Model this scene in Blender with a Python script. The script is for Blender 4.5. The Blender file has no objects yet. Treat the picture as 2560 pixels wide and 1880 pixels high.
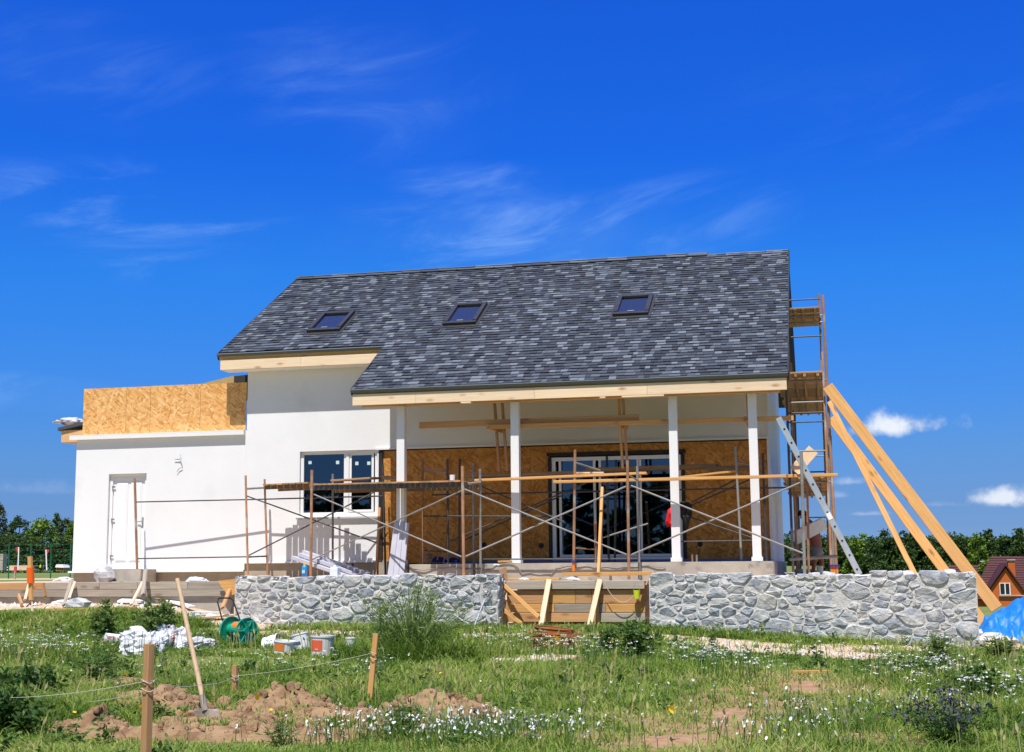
import bpy, math, random
import numpy as np
from mathutils import Vector, Matrix
random.seed(7)
RNG = np.random.default_rng(11)
SC = bpy.context.scene
COL = SC.collection

# ------------------------------------------------------------------ camera, sky, sun, exposure
FPX, YAW, PITCH, ROLL = 3330.0, -0.2261, 0.1396, -0.0091
CAM = np.array([12.0974, -26.8186, 0.0005])
PW, PH = 2560.0, 1880.0
_f = np.array([math.sin(YAW) * math.cos(PITCH), math.cos(YAW) * math.cos(PITCH), math.sin(PITCH)])
_r = np.array([math.cos(YAW), -math.sin(YAW), 0.0]); _u = np.cross(_r, _f)
CR = math.cos(ROLL) * _r + math.sin(ROLL) * _u
CU = -math.sin(ROLL) * _r + math.cos(ROLL) * _u
cd = bpy.data.cameras.new('camera'); cam = bpy.data.objects.new('camera', cd); COL.objects.link(cam)
cd.sensor_width = 36.0; cd.lens = FPX / PW * 36.0; cd.clip_start = 0.1; cd.clip_end = 3000
cam.matrix_world = Matrix(((CR[0], CU[0], -_f[0], CAM[0]), (CR[1], CU[1], -_f[1], CAM[1]), (CR[2], CU[2], -_f[2], CAM[2]), (0, 0, 0, 1)))
SC.camera = cam
SUN_EL, SUN_AZ = math.radians(66.0), math.radians(0.8)      # azimuth: towards the left of the facade's normal
sdir = Vector((-math.sin(SUN_AZ) * math.cos(SUN_EL), -math.cos(SUN_AZ) * math.cos(SUN_EL), math.sin(SUN_EL)))
sl = bpy.data.lights.new('sun', 'SUN'); sl.energy = 5.0; sl.angle = math.radians(0.5); sl.color = (1.0, 0.965, 0.915)
so = bpy.data.objects.new('sun', sl); COL.objects.link(so); so.rotation_euler = sdir.to_track_quat('Z', 'Y').to_euler(); so.location = (0, -20, 40)
SC.view_settings.view_transform = 'Standard'; SC.view_settings.look = 'None'; SC.view_settings.gamma = 1.0
SC.view_settings.exposure = 0.38; SC.view_settings.use_curve_mapping = False


def ray(px, py):
    return _f + CR * ((px - PW / 2) / FPX) - CU * ((py - PH / 2) / FPX)


def at(px, py, y):
    d = ray(px, py); return Vector(CAM + d * ((y - CAM[1]) / d[1]))


def atz(px, py, z):
    d = ray(px, py); return Vector(CAM + d * ((z - CAM[2]) / d[2]))


SKYG = 0.5      # head-room factor so the tint ramp stays within 0..1
SKYRAMP = [(0.0, (0.1218, 0.2243, 0.5053)), (0.0575, (0.1218, 0.2243, 0.5053)), (0.0978, (0.1, 0.1848, 0.4377)), (0.1382, (0.0974, 0.1758, 0.3978)), (0.2194, (0.0948, 0.197, 0.4132)), (0.3211, (0.0752, 0.2177, 0.4909)), (0.5227, (0.0487, 0.2547, 0.6059)), (0.7179, (0.0303, 0.2096, 0.6851)), (0.9438, (0.0296, 0.2035, 0.7263)), (1.0, (0.0296, 0.2035, 0.7263))]


def build_world():
    w = bpy.data.worlds.new('World'); SC.world = w; w.use_nodes = True
    nt = w.node_tree; nt.nodes.clear(); N = nt.nodes.new; L = nt.links.new
    out = N('ShaderNodeOutputWorld'); bg = N('ShaderNodeBackground'); bg.inputs['Strength'].default_value = 0.10
    sky = N('ShaderNodeTexSky'); sky.sky_type = 'NISHITA'; sky.sun_disc = False
    sky.sun_elevation = SUN_EL; sky.sun_rotation = math.pi + SUN_AZ
    sky.air_density = 1.0; sky.dust_density = 0.3; sky.ozone_density = 2.0; sky.altitude = 100
    tc = N('ShaderNodeTexCoord')

    def math_(op, a, b=None, c=None):
        n = N('ShaderNodeMath'); n.operation = op
        for i, v in enumerate((a, b, c)):
            if v is None: continue
            if isinstance(v, (int, float)): n.inputs[i].default_value = v
            else: L(v, n.inputs[i])
        return n.outputs[0]

    def ramp(v, a, b):
        n = N('ShaderNodeMapRange'); n.interpolation_type = 'SMOOTHSTEP'; n.inputs['From Min'].default_value = a; n.inputs['From Max'].default_value = b
        L(v, n.inputs['Value']); return n.outputs[0]
    sx = N('ShaderNodeSeparateXYZ'); L(tc.outputs['Generated'], sx.inputs[0])
    # deepen the blue of the clear sky away from the sun, as a polarised saturated photograph shows it
    el = ramp_lin = N('ShaderNodeMapRange'); ramp_lin.inputs['From Min'].default_value = -0.02; ramp_lin.inputs['From Max'].default_value = 0.42; L(sx.outputs[2], ramp_lin.inputs['Value'])
    gr = N('ShaderNodeValToRGB'); L(el.outputs[0], gr.inputs[0]); els = gr.color_ramp.elements
    for i, (p, c) in enumerate(SKYRAMP):
        e = els[0] if i == 0 else els[1] if i == 1 else els.new(p)
        e.position = p; e.color = (*c, 1)
    far = ramp(sx.outputs[1], -0.55, 0.15)
    tint = N('ShaderNodeMix'); tint.data_type = 'RGBA'; L(far, tint.inputs[0]); tint.inputs[6].default_value = (SKYG * .50, SKYG * .62, SKYG * .80, 1); L(gr.outputs[0], tint.inputs[7])
    gm = N('ShaderNodeMix'); gm.data_type = 'RGBA'; gm.blend_type = 'MULTIPLY'; gm.inputs[0].default_value = 1.0; L(sky.outputs[0], gm.inputs[6]); L(tint.outputs[2], gm.inputs[7])
    hs = N('ShaderNodeVectorMath'); hs.operation = 'SCALE'; hs.inputs['Scale'].default_value = 1 / SKYG; L(gm.outputs[2], hs.inputs[0])
    # thin high cirrus: noise on the cloud sheet (direction divided by height), stretched along one way
    hr = N('ShaderNodeVectorMath'); hr.operation = 'DOT_PRODUCT'; L(tc.outputs['Generated'], hr.inputs[0]); hr.inputs[1].default_value = tuple(_r)
    cx = N('ShaderNodeCombineXYZ'); L(hr.outputs['Value'], cx.inputs[0]); L(sx.outputs[2], cx.inputs[1])
    mr = N('ShaderNodeMapping'); mr.inputs['Rotation'].default_value = (0, 0, math.radians(-13)); L(cx.outputs[0], mr.inputs[0])
    mp = N('ShaderNodeMapping'); mp.inputs['Scale'].default_value = (5.5, 21, 1); mp.inputs['Location'].default_value = (2.3, 0.9, 0); L(mr.outputs[0], mp.inputs[0])
    n1 = N('ShaderNodeTexNoise'); n1.inputs['Scale'].default_value = 1.0; n1.inputs['Detail'].default_value = 8; n1.inputs['Roughness'].default_value = 0.62; n1.inputs['Distortion'].default_value = 0.9
    L(mp.outputs[0], n1.inputs['Vector'])
    n2 = N('ShaderNodeTexNoise'); n2.inputs['Scale'].default_value = 5.0; n2.inputs['Detail'].default_value = 3; L(mr.outputs[0], n2.inputs['Vector'])

    def lobe(px, py, rx, ry):
        d = ray(px, py); d = d / np.linalg.norm(d)
        h = math_('DIVIDE', math_('SUBTRACT', hr.outputs['Value'], float(np.dot(d, _r))), rx / FPX); v = math_('DIVIDE', math_('SUBTRACT', sx.outputs[2], float(d[2])), ry / FPX)
        return math_('SUBTRACT', 1.0, math_('SQRT', math_('ADD', math_('MULTIPLY', h, h), math_('MULTIPLY', v, v))))
    cm = None
    for (px, py, rx, ry, amt) in ((330, 520, 480, 130, 1.0), (1300, 600, 620, 150, 1.0), (1180, 455, 260, 60, .8), (420, 660, 260, 70, .7), (1700, 530, 330, 120, .6), (60, 980, 300, 60, .7), (200, 170, 420, 160, .35), (900, 220, 420, 240, .35), (2200, 260, 500, 160, .12)):
        m = math_('MULTIPLY', ramp(lobe(px, py, rx, ry), 0.0, 0.75), amt); cm = m if cm is None else math_('MAXIMUM', cm, m)
    cir = math_('MULTIPLY', math_('MULTIPLY', math_('ADD', math_('MULTIPLY', ramp(n1.outputs[0], 0.44, 0.80), 0.85), math_('MULTIPLY', ramp(n2.outputs[0], .40, .75), .22)), cm), 0.55)
    # small fair-weather cumulus low over the wood: noise puffs inside a few far bearings
    n3 = N('ShaderNodeTexNoise'); n3.inputs['Scale'].default_value = 34; n3.inputs['Detail'].default_value = 6; n3.inputs['Roughness'].default_value = 0.6
    L(tc.outputs['Generated'], n3.inputs['Vector'])
    tot = None
    for (px, py, rx, ry, amt) in ((2245, 1068, 145, 42, 1.0), (2205, 1058, 55, 30, .9), (2300, 1064, 60, 30, .9), (2530, 1245, 150, 34, .9), (2130, 1205, 60, 16, .45), (2350, 1262, 90, 15, .35), (2160, 1285, 60, 9, .3), (70, 1225, 160, 26, .12), (2090, 1240, 40, 14, .3), (185, 1052, 22, 9, .8)):
        d = ray(px, py); d = d / np.linalg.norm(d)
        dt = N('ShaderNodeVectorMath'); dt.operation = 'SUBTRACT'; L(tc.outputs['Generated'], dt.inputs[0]); dt.inputs[1].default_value = tuple(d)
        hd = N('ShaderNodeVectorMath'); hd.operation = 'DOT_PRODUCT'; L(dt.outputs[0], hd.inputs[0]); hd.inputs[1].default_value = tuple(_r)
        vd = N('ShaderNodeSeparateXYZ'); L(dt.outputs[0], vd.inputs[0])
        h2 = math_('POWER', math_('ABSOLUTE', math_('DIVIDE', hd.outputs['Value'], rx / FPX)), 2.0)
        v2 = math_('POWER', math_('ABSOLUTE', math_('DIVIDE', vd.outputs[2], ry / FPX)), 2.0)
        v2 = math_('MULTIPLY', v2, math_('ADD', 1.0, math_('MULTIPLY', math_('LESS_THAN', vd.outputs[2], 0.0), 2.5)))      # flatter undersides
        m = math_('SUBTRACT', 1.0, math_('SQRT', math_('ADD', h2, v2)))           # 1 centre, 0 rim
        nz = math_('MULTIPLY', math_('SUBTRACT', n3.outputs[0], 0.5), 2.6)
        m = math_('MULTIPLY', ramp(math_('ADD', m, nz), 0.0, 1.05), amt)
        tot = m if tot is None else math_('MAXIMUM', tot, m)
    mx = N('ShaderNodeMix'); mx.data_type = 'RGBA'; L(cir, mx.inputs[0]); L(hs.outputs[0], mx.inputs[6]); mx.inputs[7].default_value = (3.4, 5.4, 8.6, 1)
    cc = N('ShaderNodeMix'); cc.data_type = 'RGBA'; L(ramp(n3.outputs[0], .38, .62), cc.inputs[0]); cc.inputs[6].default_value = (3.6, 4.6, 6.4, 1); cc.inputs[7].default_value = (6.6, 7.0, 7.7, 1)
    m2 = N('ShaderNodeMix'); m2.data_type = 'RGBA'; L(tot, m2.inputs[0]); L(mx.outputs[2], m2.inputs[6]); L(cc.outputs[2], m2.inputs[7])
    L(m2.outputs[2], bg.inputs['Color']); L(bg.outputs[0], out.inputs[0])


build_world()

# ------------------------------------------------------------------ materials
MATS = {}


def mat(name, c1, c2=None, scale=8.0, stretch=(1, 1, 1), rough=0.8, bump=0.0, bscale=40.0, detail=5, contrast=(0.35, 0.65), metal=0.0, spec=0.3, rnd=True, c3=None, c3t=(0.6, 0.72), c3scale=3.0, vary=0.0, bdist=0.01):
    if name in MATS: return MATS[name]
    m = bpy.data.materials.new(name); m.use_nodes = True; nt = m.node_tree; N = nt.nodes.new; L = nt.links.new
    b = nt.nodes['Principled BSDF']; b.inputs['Roughness'].default_value = rough; b.inputs['Metallic'].default_value = metal; b.inputs['Specular IOR Level'].default_value = spec
    tc = N('ShaderNodeTexCoord'); vec = tc.outputs['Object']
    if rnd:
        oi = N('ShaderNodeObjectInfo'); ml = N('ShaderNodeMath'); ml.operation = 'MULTIPLY'; ml.inputs[1].default_value = 57.0; L(oi.outputs['Random'], ml.inputs[0])
        ad = N('ShaderNodeVectorMath'); ad.operation = 'ADD'; L(vec, ad.inputs[0]); L(ml.outputs[0], ad.inputs[1]); vec = ad.outputs[0]
    mp = N('ShaderNodeMapping'); mp.inputs['Scale'].default_value = stretch; L(vec, mp.inputs[0])
    col = None
    if c2 is not None:
        n = N('ShaderNodeTexNoise'); n.inputs['Scale'].default_value = scale; n.inputs['Detail'].default_value = detail; n.inputs['Roughness'].default_value = 0.6; L(mp.outputs[0], n.inputs['Vector'])
        r = N('ShaderNodeMapRange'); r.inputs['From Min'].default_value = contrast[0]; r.inputs['From Max'].default_value = contrast[1]; L(n.outputs[0], r.inputs['Value'])
        mx = N('ShaderNodeMix'); mx.data_type = 'RGBA'; L(r.outputs[0], mx.inputs[0]); mx.inputs[6].default_value = (*c1, 1); mx.inputs[7].default_value = (*c2, 1); col = mx.outputs[2]
        if c3 is not None:
            n2 = N('ShaderNodeTexNoise'); n2.inputs['Scale'].default_value = c3scale; n2.inputs['Detail'].default_value = 6; L(vec, n2.inputs['Vector'])
            r2 = N('ShaderNodeMapRange'); r2.inputs['From Min'].default_value = c3t[0]; r2.inputs['From Max'].default_value = c3t[1]; L(n2.outputs[0], r2.inputs['Value'])
            m3 = N('ShaderNodeMix'); m3.data_type = 'RGBA'; L(r2.outputs[0], m3.inputs[0]); L(col, m3.inputs[6]); m3.inputs[7].default_value = (*c3, 1); col = m3.outputs[2]
    if vary and rnd:
        hv = N('ShaderNodeHueSaturation'); mr = N('ShaderNodeMapRange'); mr.inputs['To Min'].default_value = 1 - vary; mr.inputs['To Max'].default_value = 1 + vary
        L(oi.outputs['Random'], mr.inputs['Value']); L(mr.outputs[0], hv.inputs['Value'])
        if col is not None: L(col, hv.inputs['Color'])
        else: hv.inputs['Color'].default_value = (*c1, 1)
        col = hv.outputs[0]
    if col is not None: L(col, b.inputs['Base Color'])
    else: b.inputs['Base Color'].default_value = (*c1, 1)
    if bump > 0:
        nb = N('ShaderNodeTexNoise'); nb.inputs['Scale'].default_value = bscale; nb.inputs['Detail'].default_value = 6; nb.inputs['Roughness'].default_value = 0.65; L(mp.outputs[0], nb.inputs['Vector'])
        bp = N('ShaderNodeBump'); bp.inputs['Strength'].default_value = bump; bp.inputs['Distance'].default_value = bdist; L(nb.outputs[0], bp.inputs['Height']); L(bp.outputs[0], b.inputs['Normal'])
    MATS[name] = m; return m


def wood(name, c1, c2, knot=None, vary=0.12, rough=0.75, sc=(1.2, 26, 26)):
    """pale sawn timber: grain along the local X of each board, dark knots"""
    if name in MATS: return MATS[name]
    m = mat(name, c1, c2, scale=1.6, stretch=sc, rough=rough, bump=0.25, bscale=3.0, vary=vary, detail=4, contrast=(0.3, 0.7), spec=0.2)
    nt = m.node_tree; N = nt.nodes.new; L = nt.links.new
    b = nt.nodes['Principled BSDF']; src = b.inputs['Base Color'].links[0].from_socket
    tc = [n for n in nt.nodes if n.type == 'TEX_COORD'][0]
    add = [n for n in nt.nodes if n.type == 'VECT_MATH'][0]
    mp = N('ShaderNodeMapping'); mp.inputs['Scale'].default_value = (2.0, 5.5, 5.5); L(add.outputs[0], mp.inputs[0])
    v = N('ShaderNodeTexVoronoi'); v.inputs['Scale'].default_value = 1.0; L(mp.outputs[0], v.inputs['Vector'])
    r = N('ShaderNodeMapRange'); r.inputs['From Min'].default_value = 0.05; r.inputs['From Max'].default_value = 0.22; r.inputs['To Min'].default_value = 0.85; r.inputs['To Max'].default_value = 0.0; L(v.outputs['Distance'], r.inputs['Value'])
    mx = N('ShaderNodeMix'); mx.data_type = 'RGBA'; L(r.outputs[0], mx.inputs[0]); L(src, mx.inputs[6]); mx.inputs[7].default_value = (*(knot or (c1[0] * .45, c1[1] * .32, c1[2] * .25)), 1)
    L(mx.outputs[2], b.inputs['Base Color'])
    return m


def osb(name, dark, mid, light):
    m = bpy.data.materials.new(name); m.use_nodes = True; nt = m.node_tree; N = nt.nodes.new; L = nt.links.new
    b = nt.nodes['Principled BSDF']; b.inputs['Roughness'].default_value = 0.7; b.inputs['Specular IOR Level'].default_value = 0.25
    tc = N('ShaderNodeTexCoord'); oi = N('ShaderNodeObjectInfo'); ml = N('ShaderNodeMath'); ml.operation = 'MULTIPLY'; ml.inputs[1].default_value = 31.0; L(oi.outputs['Random'], ml.inputs[0])
    ad = N('ShaderNodeVectorMath'); ad.operation = 'ADD'; L(tc.outputs['Object'], ad.inputs[0]); L(ml.outputs[0], ad.inputs[1])
    cur = None
    for k, (ang, sx, sz) in enumerate(((12, 9, 34), (72, 8, 30), (-38, 10, 38))):
        m0 = N('ShaderNodeMapping'); m0.inputs['Rotation'].default_value = (0, math.radians(ang), 0); L(ad.outputs[0], m0.inputs[0])
        mp = N('ShaderNodeMapping'); mp.inputs['Scale'].default_value = (sx, 1, sz); mp.inputs['Location'].default_value = (k * 3.1, 0, k * 1.7); L(m0.outputs[0], mp.inputs[0])
        nz = N('ShaderNodeTexNoise'); nz.inputs['Scale'].default_value = .6; L(mp.outputs[0], nz.inputs['Vector'])
        mxv = N('ShaderNodeMix'); mxv.data_type = 'VECTOR'; mxv.inputs[0].default_value = 0.25; L(mp.outputs[0], mxv.inputs[4]); L(nz.outputs['Color'], mxv.inputs[5])
        v = N('ShaderNodeTexVoronoi'); v.inputs['Scale'].default_value = 1.0; L(mxv.outputs[1], v.inputs['Vector'])
        sp = N('ShaderNodeSeparateColor'); L(v.outputs['Color'], sp.inputs[0])
        if cur is None: cur = sp.outputs[0]
        else:
            pick = N('ShaderNodeMath'); pick.operation = 'GREATER_THAN'; L(sp.outputs[1], pick.inputs[0]); pick.inputs[1].default_value = 0.55
            mm = N('ShaderNodeMix'); L(pick.outputs[0], mm.inputs[0]); L(cur, mm.inputs[2]); L(sp.outputs[0], mm.inputs[3]); cur = mm.outputs[0]
    cr = N('ShaderNodeValToRGB'); e = cr.color_ramp.elements; e[0].position = 0.0; e[0].color = (*dark, 1); e[1].position = 1.0; e[1].color = (*light, 1); k = e.new(0.35); k.color = (*mid, 1); k2 = e.new(0.8); k2.color = (*[(a + c) / 2 for a, c in zip(mid, light)], 1)
    L(cur, cr.inputs[0]); L(cr.outputs[0], b.inputs['Base Color'])
    bp = N('ShaderNodeBump'); bp.inputs['Strength'].default_value = 0.25; bp.inputs['Distance'].default_value = 0.004; L(cur, bp.inputs['Height']); L(bp.outputs[0], b.inputs['Normal'])
    MATS[name] = m; return m


def glass(name, refl=0.10, tint=(0.2, 0.23, 0.26), gcol=(.34, .58, 1.0)):
    m = bpy.data.materials.new(name); m.use_nodes = True; nt = m.node_tree; nt.nodes.clear(); N = nt.nodes.new; L = nt.links.new
    o = N('ShaderNodeOutputMaterial'); g = N('ShaderNodeBsdfGlossy'); g.inputs['Roughness'].default_value = 0.015; g.inputs['Color'].default_value = (*gcol, 1)
    t = N('ShaderNodeBsdfTransparent'); t.inputs['Color'].default_value = (*tint, 1)
    fr = N('ShaderNodeFresnel'); fr.inputs['IOR'].default_value = 1.5
    ml = N('ShaderNodeMath'); ml.operation = 'MULTIPLY_ADD'; L(fr.outputs[0], ml.inputs[0]); ml.inputs[1].default_value = 1.6; ml.inputs[2].default_value = refl; ml.use_clamp = True
    gb = N('ShaderNodeNewGeometry'); fb = N('ShaderNodeMath'); fb.operation = 'SUBTRACT'; fb.inputs[0].default_value = 1.0; L(gb.outputs['Backfacing'], fb.inputs[1])      # mirror only on the outer face of a pane
    fm = N('ShaderNodeMath'); fm.operation = 'MULTIPLY'; L(ml.outputs[0], fm.inputs[0]); L(fb.outputs[0], fm.inputs[1])
    mx = N('ShaderNodeMixShader'); L(fm.outputs[0], mx.inputs[0]); L(t.outputs[0], mx.inputs[1]); L(g.outputs[0], mx.inputs[2]); L(mx.outputs[0], o.inputs[0])
    MATS[name] = m; return m


M_white = mat('white_plaster', (.775, .775, .777), (.735, .737, .741), scale=.9, rough=.85, bump=.25, bscale=38, rnd=False, detail=9, c3=(.69, .686, .675), c3t=(.60, .82), c3scale=1.3)
M_plinth = mat('beige_plinth', (.40, .34, .25), (.34, .29, .22), scale=5, rough=.9, bump=.3, bscale=60)
M_conc = mat('grey_concrete', (.46, .41, .34), (.33, .30, .26), scale=2.6, rough=.9, bump=.5, bscale=30, c3=(.22, .20, .18), c3t=(.62, .7))
M_wpvc = mat('white_pvc', (.80, .80, .80), rough=.35, spec=.5)
M_gpvc = mat('grey_line', (.35, .36, .38), rough=.5)
M_black = mat('black_tape', (.02, .02, .022), (.035, .03, .028), scale=10, rough=.6)
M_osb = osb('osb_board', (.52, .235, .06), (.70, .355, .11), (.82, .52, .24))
M_osb2 = osb('osb_board_shaded', (.34, .135, .022), (.46, .20, .042), (.62, .315, .09))  # darker OSB copy for the porch wall; its shade is in the colour
M_ply = mat('tan_sheathing', (.52, .36, .14), (.46, .31, .12), scale=6, rough=.8)
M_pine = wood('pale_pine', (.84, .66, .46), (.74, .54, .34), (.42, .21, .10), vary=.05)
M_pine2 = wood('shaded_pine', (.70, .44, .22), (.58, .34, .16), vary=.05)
M_orange = wood('orange_timber', (.68, .38, .14), (.52, .265, .085), (.20, .085, .03), vary=.16)
M_brownw = wood('brown_timber', (.56, .31, .145), (.43, .225, .10), vary=.15)
M_greyw = wood('weathered_timber', (.42, .36, .29), (.30, .25, .20), vary=.18)
M_darkw = wood('dark_deck_timber', (.30, .20, .12), (.18, .12, .07), vary=.3)
M_deckw = wood('used_deck_timber', (.42, .27, .14), (.28, .17, .09), vary=.25)
M_rust = mat('rusty_pipe', (.44, .22, .115), (.28, .165, .10), scale=4, rough=.75, metal=.0, contrast=(.4, .6), c3=(.45, .42, .36), c3t=(.56, .68), c3scale=2.2, vary=.2)
M_dpipe = mat('dark_pipe', (.045, .045, .05), (.12, .085, .06), scale=5, rough=.55, contrast=(.5, .75), vary=.2, spec=.5)
M_gpipe = mat('grey_pipe', (.25, .245, .235), (.20, .16, .12), scale=5, rough=.5, contrast=(.5, .7), vary=.15, spec=.5)
M_bluep = mat('blue_paint', (.03, .05, .30), rough=.5)
M_orgp = mat('orange_paint', (.75, .22, .03), rough=.5)
M_alu = mat('ladder_aluminium', (.62, .66, .70), (.50, .55, .60), scale=6, rough=.38, metal=.55, spec=.5)
M_hole = mat('dark_hole', (.03, .03, .035), rough=.9)
SH = [mat('shingle_%s' % n, c, tuple(v * .72 for v in c), scale=160, rough=.92, spec=.15, detail=2, bump=.35, bscale=220, rnd=False)
      for n, c in (('black', (.044, .051, .066)), ('charcoal', (.060, .069, .087)), ('slate', (.082, .094, .117)), ('grey', (.112, .128, .155)), ('pale', (.175, .197, .230)), ('plum', (.060, .062, .078)))]
M_drip = mat('grey_drip_edge', (.11, .125, .13), rough=.6)
M_skyf = mat('skylight_frame', (.030, .030, .032), (.045, .042, .040), scale=6, rough=.45, spec=.5)
M_glass = glass('window_glass', .06)
M_skyg = glass('skylight_glass', .05, (.75, .76, .78), (.9, .9, .9))
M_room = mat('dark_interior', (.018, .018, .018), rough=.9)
ST = [mat('stone_%s' % n, c, tuple(v * .72 for v in c), scale=9, rough=.9, bump=1.0, bscale=13, detail=8, c3=(.58, .565, .53), c3t=(.46, .64), c3scale=6, bdist=.025)
      for n, c in (('blue', (.43, .455, .50)), ('slate', (.37, .39, .43)), ('grey', (.47, .48, .50)), ('pale', (.55, .555, .555)), ('warm', (.54, .515, .47)))]
M_mortar = mat('mortar', (.62, .595, .55), (.52, .50, .46), scale=9, rough=.95, bump=.9, bscale=28, bdist=.02)
M_skin = mat('tanned_skin', (.36, .13, .07), (.30, .10, .055), scale=6, rough=.55)
M_foam = mat('white_foam', (.82, .82, .82), (.74, .74, .74), scale=14, rough=.8)
M_bag = mat('white_bag_film', (.70, .70, .72), (.58, .58, .61), scale=6, rough=.5, bump=.5, bscale=11, spec=.3, c3=(.30, .30, .33), c3t=(.62, .70), c3scale=5, bdist=.03)
M_green = mat('green_plastic', (.01, .30, .18), rough=.35, spec=.5)
M_orangep = mat('orange_plastic', (.80, .20, .03), rough=.4, spec=.5)
M_red = mat('red_print', (.62, .03, .03), rough=.5)

# ------------------------------------------------------------------ object helpers
WM = {}


def tag(o, label=None, cat=None, group=None, kind=None):
    if label: o['label'] = label
    if cat: o['category'] = cat
    if group: o['group'] = group
    if kind: o['kind'] = kind
    return o


def place(o, M, parent=None):
    WM[o.name] = M
    if parent is not None:
        o.parent = parent; o.matrix_local = WM[parent.name].inverted() @ M
    else: o.matrix_local = M
    return o


def thing(name, loc, label, cat, group=None):
    o = bpy.data.objects.new(name, None); o.empty_display_size = .1; COL.objects.link(o)
    place(o, Matrix.Translation(Vector(loc))); return tag(o, label, cat, group)


def link(name, me, M, parent=None):
    o = bpy.data.objects.new(name, me); COL.objects.link(o); return place(o, M, parent)


class MB:
    def __init__(s): s.v = []; s.f = []; s.m = []
    def poly(s, pts, mi=0):
        n = len(s.v); s.v += [tuple(p) for p in pts]; s.f.append(tuple(range(n, n + len(pts)))); s.m.append(mi)
    def add(s, vs, fs, mi=0):
        n = len(s.v); s.v += [tuple(p) for p in vs]; s.f += [tuple(i + n for i in f) for f in fs]; s.m += [mi] * len(fs)
    def hexa(s, p, mi=0):                                   # 8 corners: bottom ring 0-3, top ring 4-7
        s.add(p, [(3, 2, 1, 0), (4, 5, 6, 7), (0, 1, 5, 4), (1, 2, 6, 5), (2, 3, 7, 6), (3, 0, 4, 7)], mi)
    def box(s, x0, x1, y0, y1, z0, z1, mi=0):
        s.hexa([(x0, y0, z0), (x1, y0, z0), (x1, y1, z0), (x0, y1, z0), (x0, y0, z1), (x1, y0, z1), (x1, y1, z1), (x0, y1, z1)], mi)
    def tube(s, pts, r, n=8, mi=0, cap=True):
        pts = [Vector(p) for p in pts]; rs = r if isinstance(r, (list, tuple)) else [r] * len(pts); rings = []
        for i, p in enumerate(pts):
            d = (pts[min(i + 1, len(pts) - 1)] - pts[max(i - 1, 0)]).normalized()
            a = d.cross(Vector((0, 0, 1)) if abs(d.z) < .9 else Vector((1, 0, 0))).normalized(); b = d.cross(a)
            rings.append([p + (a * math.cos(t) + b * math.sin(t)) * rs[i] for t in (2 * math.pi * k / n for k in range(n))])
        base = len(s.v)
        for rg in rings: s.v += [tuple(q) for q in rg]
        for i in range(len(pts) - 1):
            for k in range(n):
                s.f.append((base + i * n + k, base + i * n + (k + 1) % n, base + (i + 1) * n + (k + 1) % n, base + (i + 1) * n + k)); s.m.append(mi)
        if cap:
            s.f.append(tuple(base + k for k in range(n))); s.m.append(mi)
            e = base + (len(pts) - 1) * n; s.f.append(tuple(e + n - 1 - k for k in range(n))); s.m.append(mi)
    def lathe(s, prof, c, n=20, axis=Vector((0, 0, 1)), mi=0, squash=None):
        axis = Vector(axis).normalized(); a = axis.cross(Vector((0, 0, 1)) if abs(axis.z) < .9 else Vector((1, 0, 0))).normalized(); b = axis.cross(a); c = Vector(c); base = len(s.v)
        for (r, h) in prof:
            for k in range(n):
                t = 2 * math.pi * k / n; s.v.append(tuple(c + axis * h + (a * math.cos(t) + b * math.sin(t)) * r))
        for i in range(len(prof) - 1):
            for k in range(n):
                s.f.append((base + i * n + k, base + i * n + (k + 1) % n, base + (i + 1) * n + (k + 1) % n, base + (i + 1) * n + k)); s.m.append(mi)
    def mesh(s, name, mats, c=None, smooth=False):
        me = bpy.data.meshes.new(name); v = s.v
        if c is not None: v = [(p[0] - c[0], p[1] - c[1], p[2] - c[2]) for p in v]
        me.from_pydata(v, [], s.f)
        for m in (mats if isinstance(mats, (list, tuple)) else [mats]): me.materials.append(m)
        if any(s.m): me.polygons.foreach_set('material_index', s.m)
        if smooth: me.polygons.foreach_set('use_smooth', [True] * len(s.f))
        me.update(); return me
    def build(s, name, mats, parent=None, smooth=False):
        a = np.array(s.v); c = (a.min(0) + a.max(0)) / 2
        return link(name, s.mesh(name, mats, c, smooth), Matrix.Translation(Vector(c)), parent)


def boxo(name, x0, x1, y0, y1, z0, z1, m, parent=None):
    b = MB(); b.box(x0, x1, y0, y1, z0, z1); return b.build(name, m, parent)


def frame_x(p0, p1, up):
    d = (p1 - p0).normalized(); y = Vector(up).cross(d)
    if y.length < 1e-4: y = Vector((0, 1, 0)).cross(d)
    y.normalize(); z = d.cross(y)
    M = Matrix((d, y, z)).transposed().to_4x4(); M.translation = (p0 + p1) / 2; return M


def board(name, p0, p1, w, t, m, parent=None, up=(0, 0, 1), warp=0.0):
    """sawn board from p0 to p1: t thick along 'up', w wide across"""
    p0, p1 = Vector(p0), Vector(p1); L = (p1 - p0).length; b = MB(); c = min(.004, t * .12, w * .12)
    n = 4 if L > 1.2 and warp else 1; xs = [-L / 2 + L * i / n for i in range(n + 1)]; rings = []
    for x in xs:
        k = warp * (1 - (2 * x / L) ** 2)
        rings.append([(x, y, z + k) for y, z in ((-w / 2 + c, -t / 2), (w / 2 - c, -t / 2), (w / 2, -t / 2 + c), (w / 2, t / 2 - c), (w / 2 - c, t / 2), (-w / 2 + c, t / 2), (-w / 2, t / 2 - c), (-w / 2, -t / 2 + c))])
    b.v = [p for r in rings for p in r]
    for i in range(n):
        for k in range(8): b.f.append((i * 8 + k, i * 8 + (k + 1) % 8, i * 8 + 8 + (k + 1) % 8, i * 8 + 8 + k)); b.m.append(0)
    b.f += [tuple(range(7, -1, -1)), tuple(n * 8 + k for k in range(8))]; b.m += [0, 0]
    return link(name, b.mesh(name, m), frame_x(p0, p1, up), parent)


_tube_cache = {}


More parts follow.
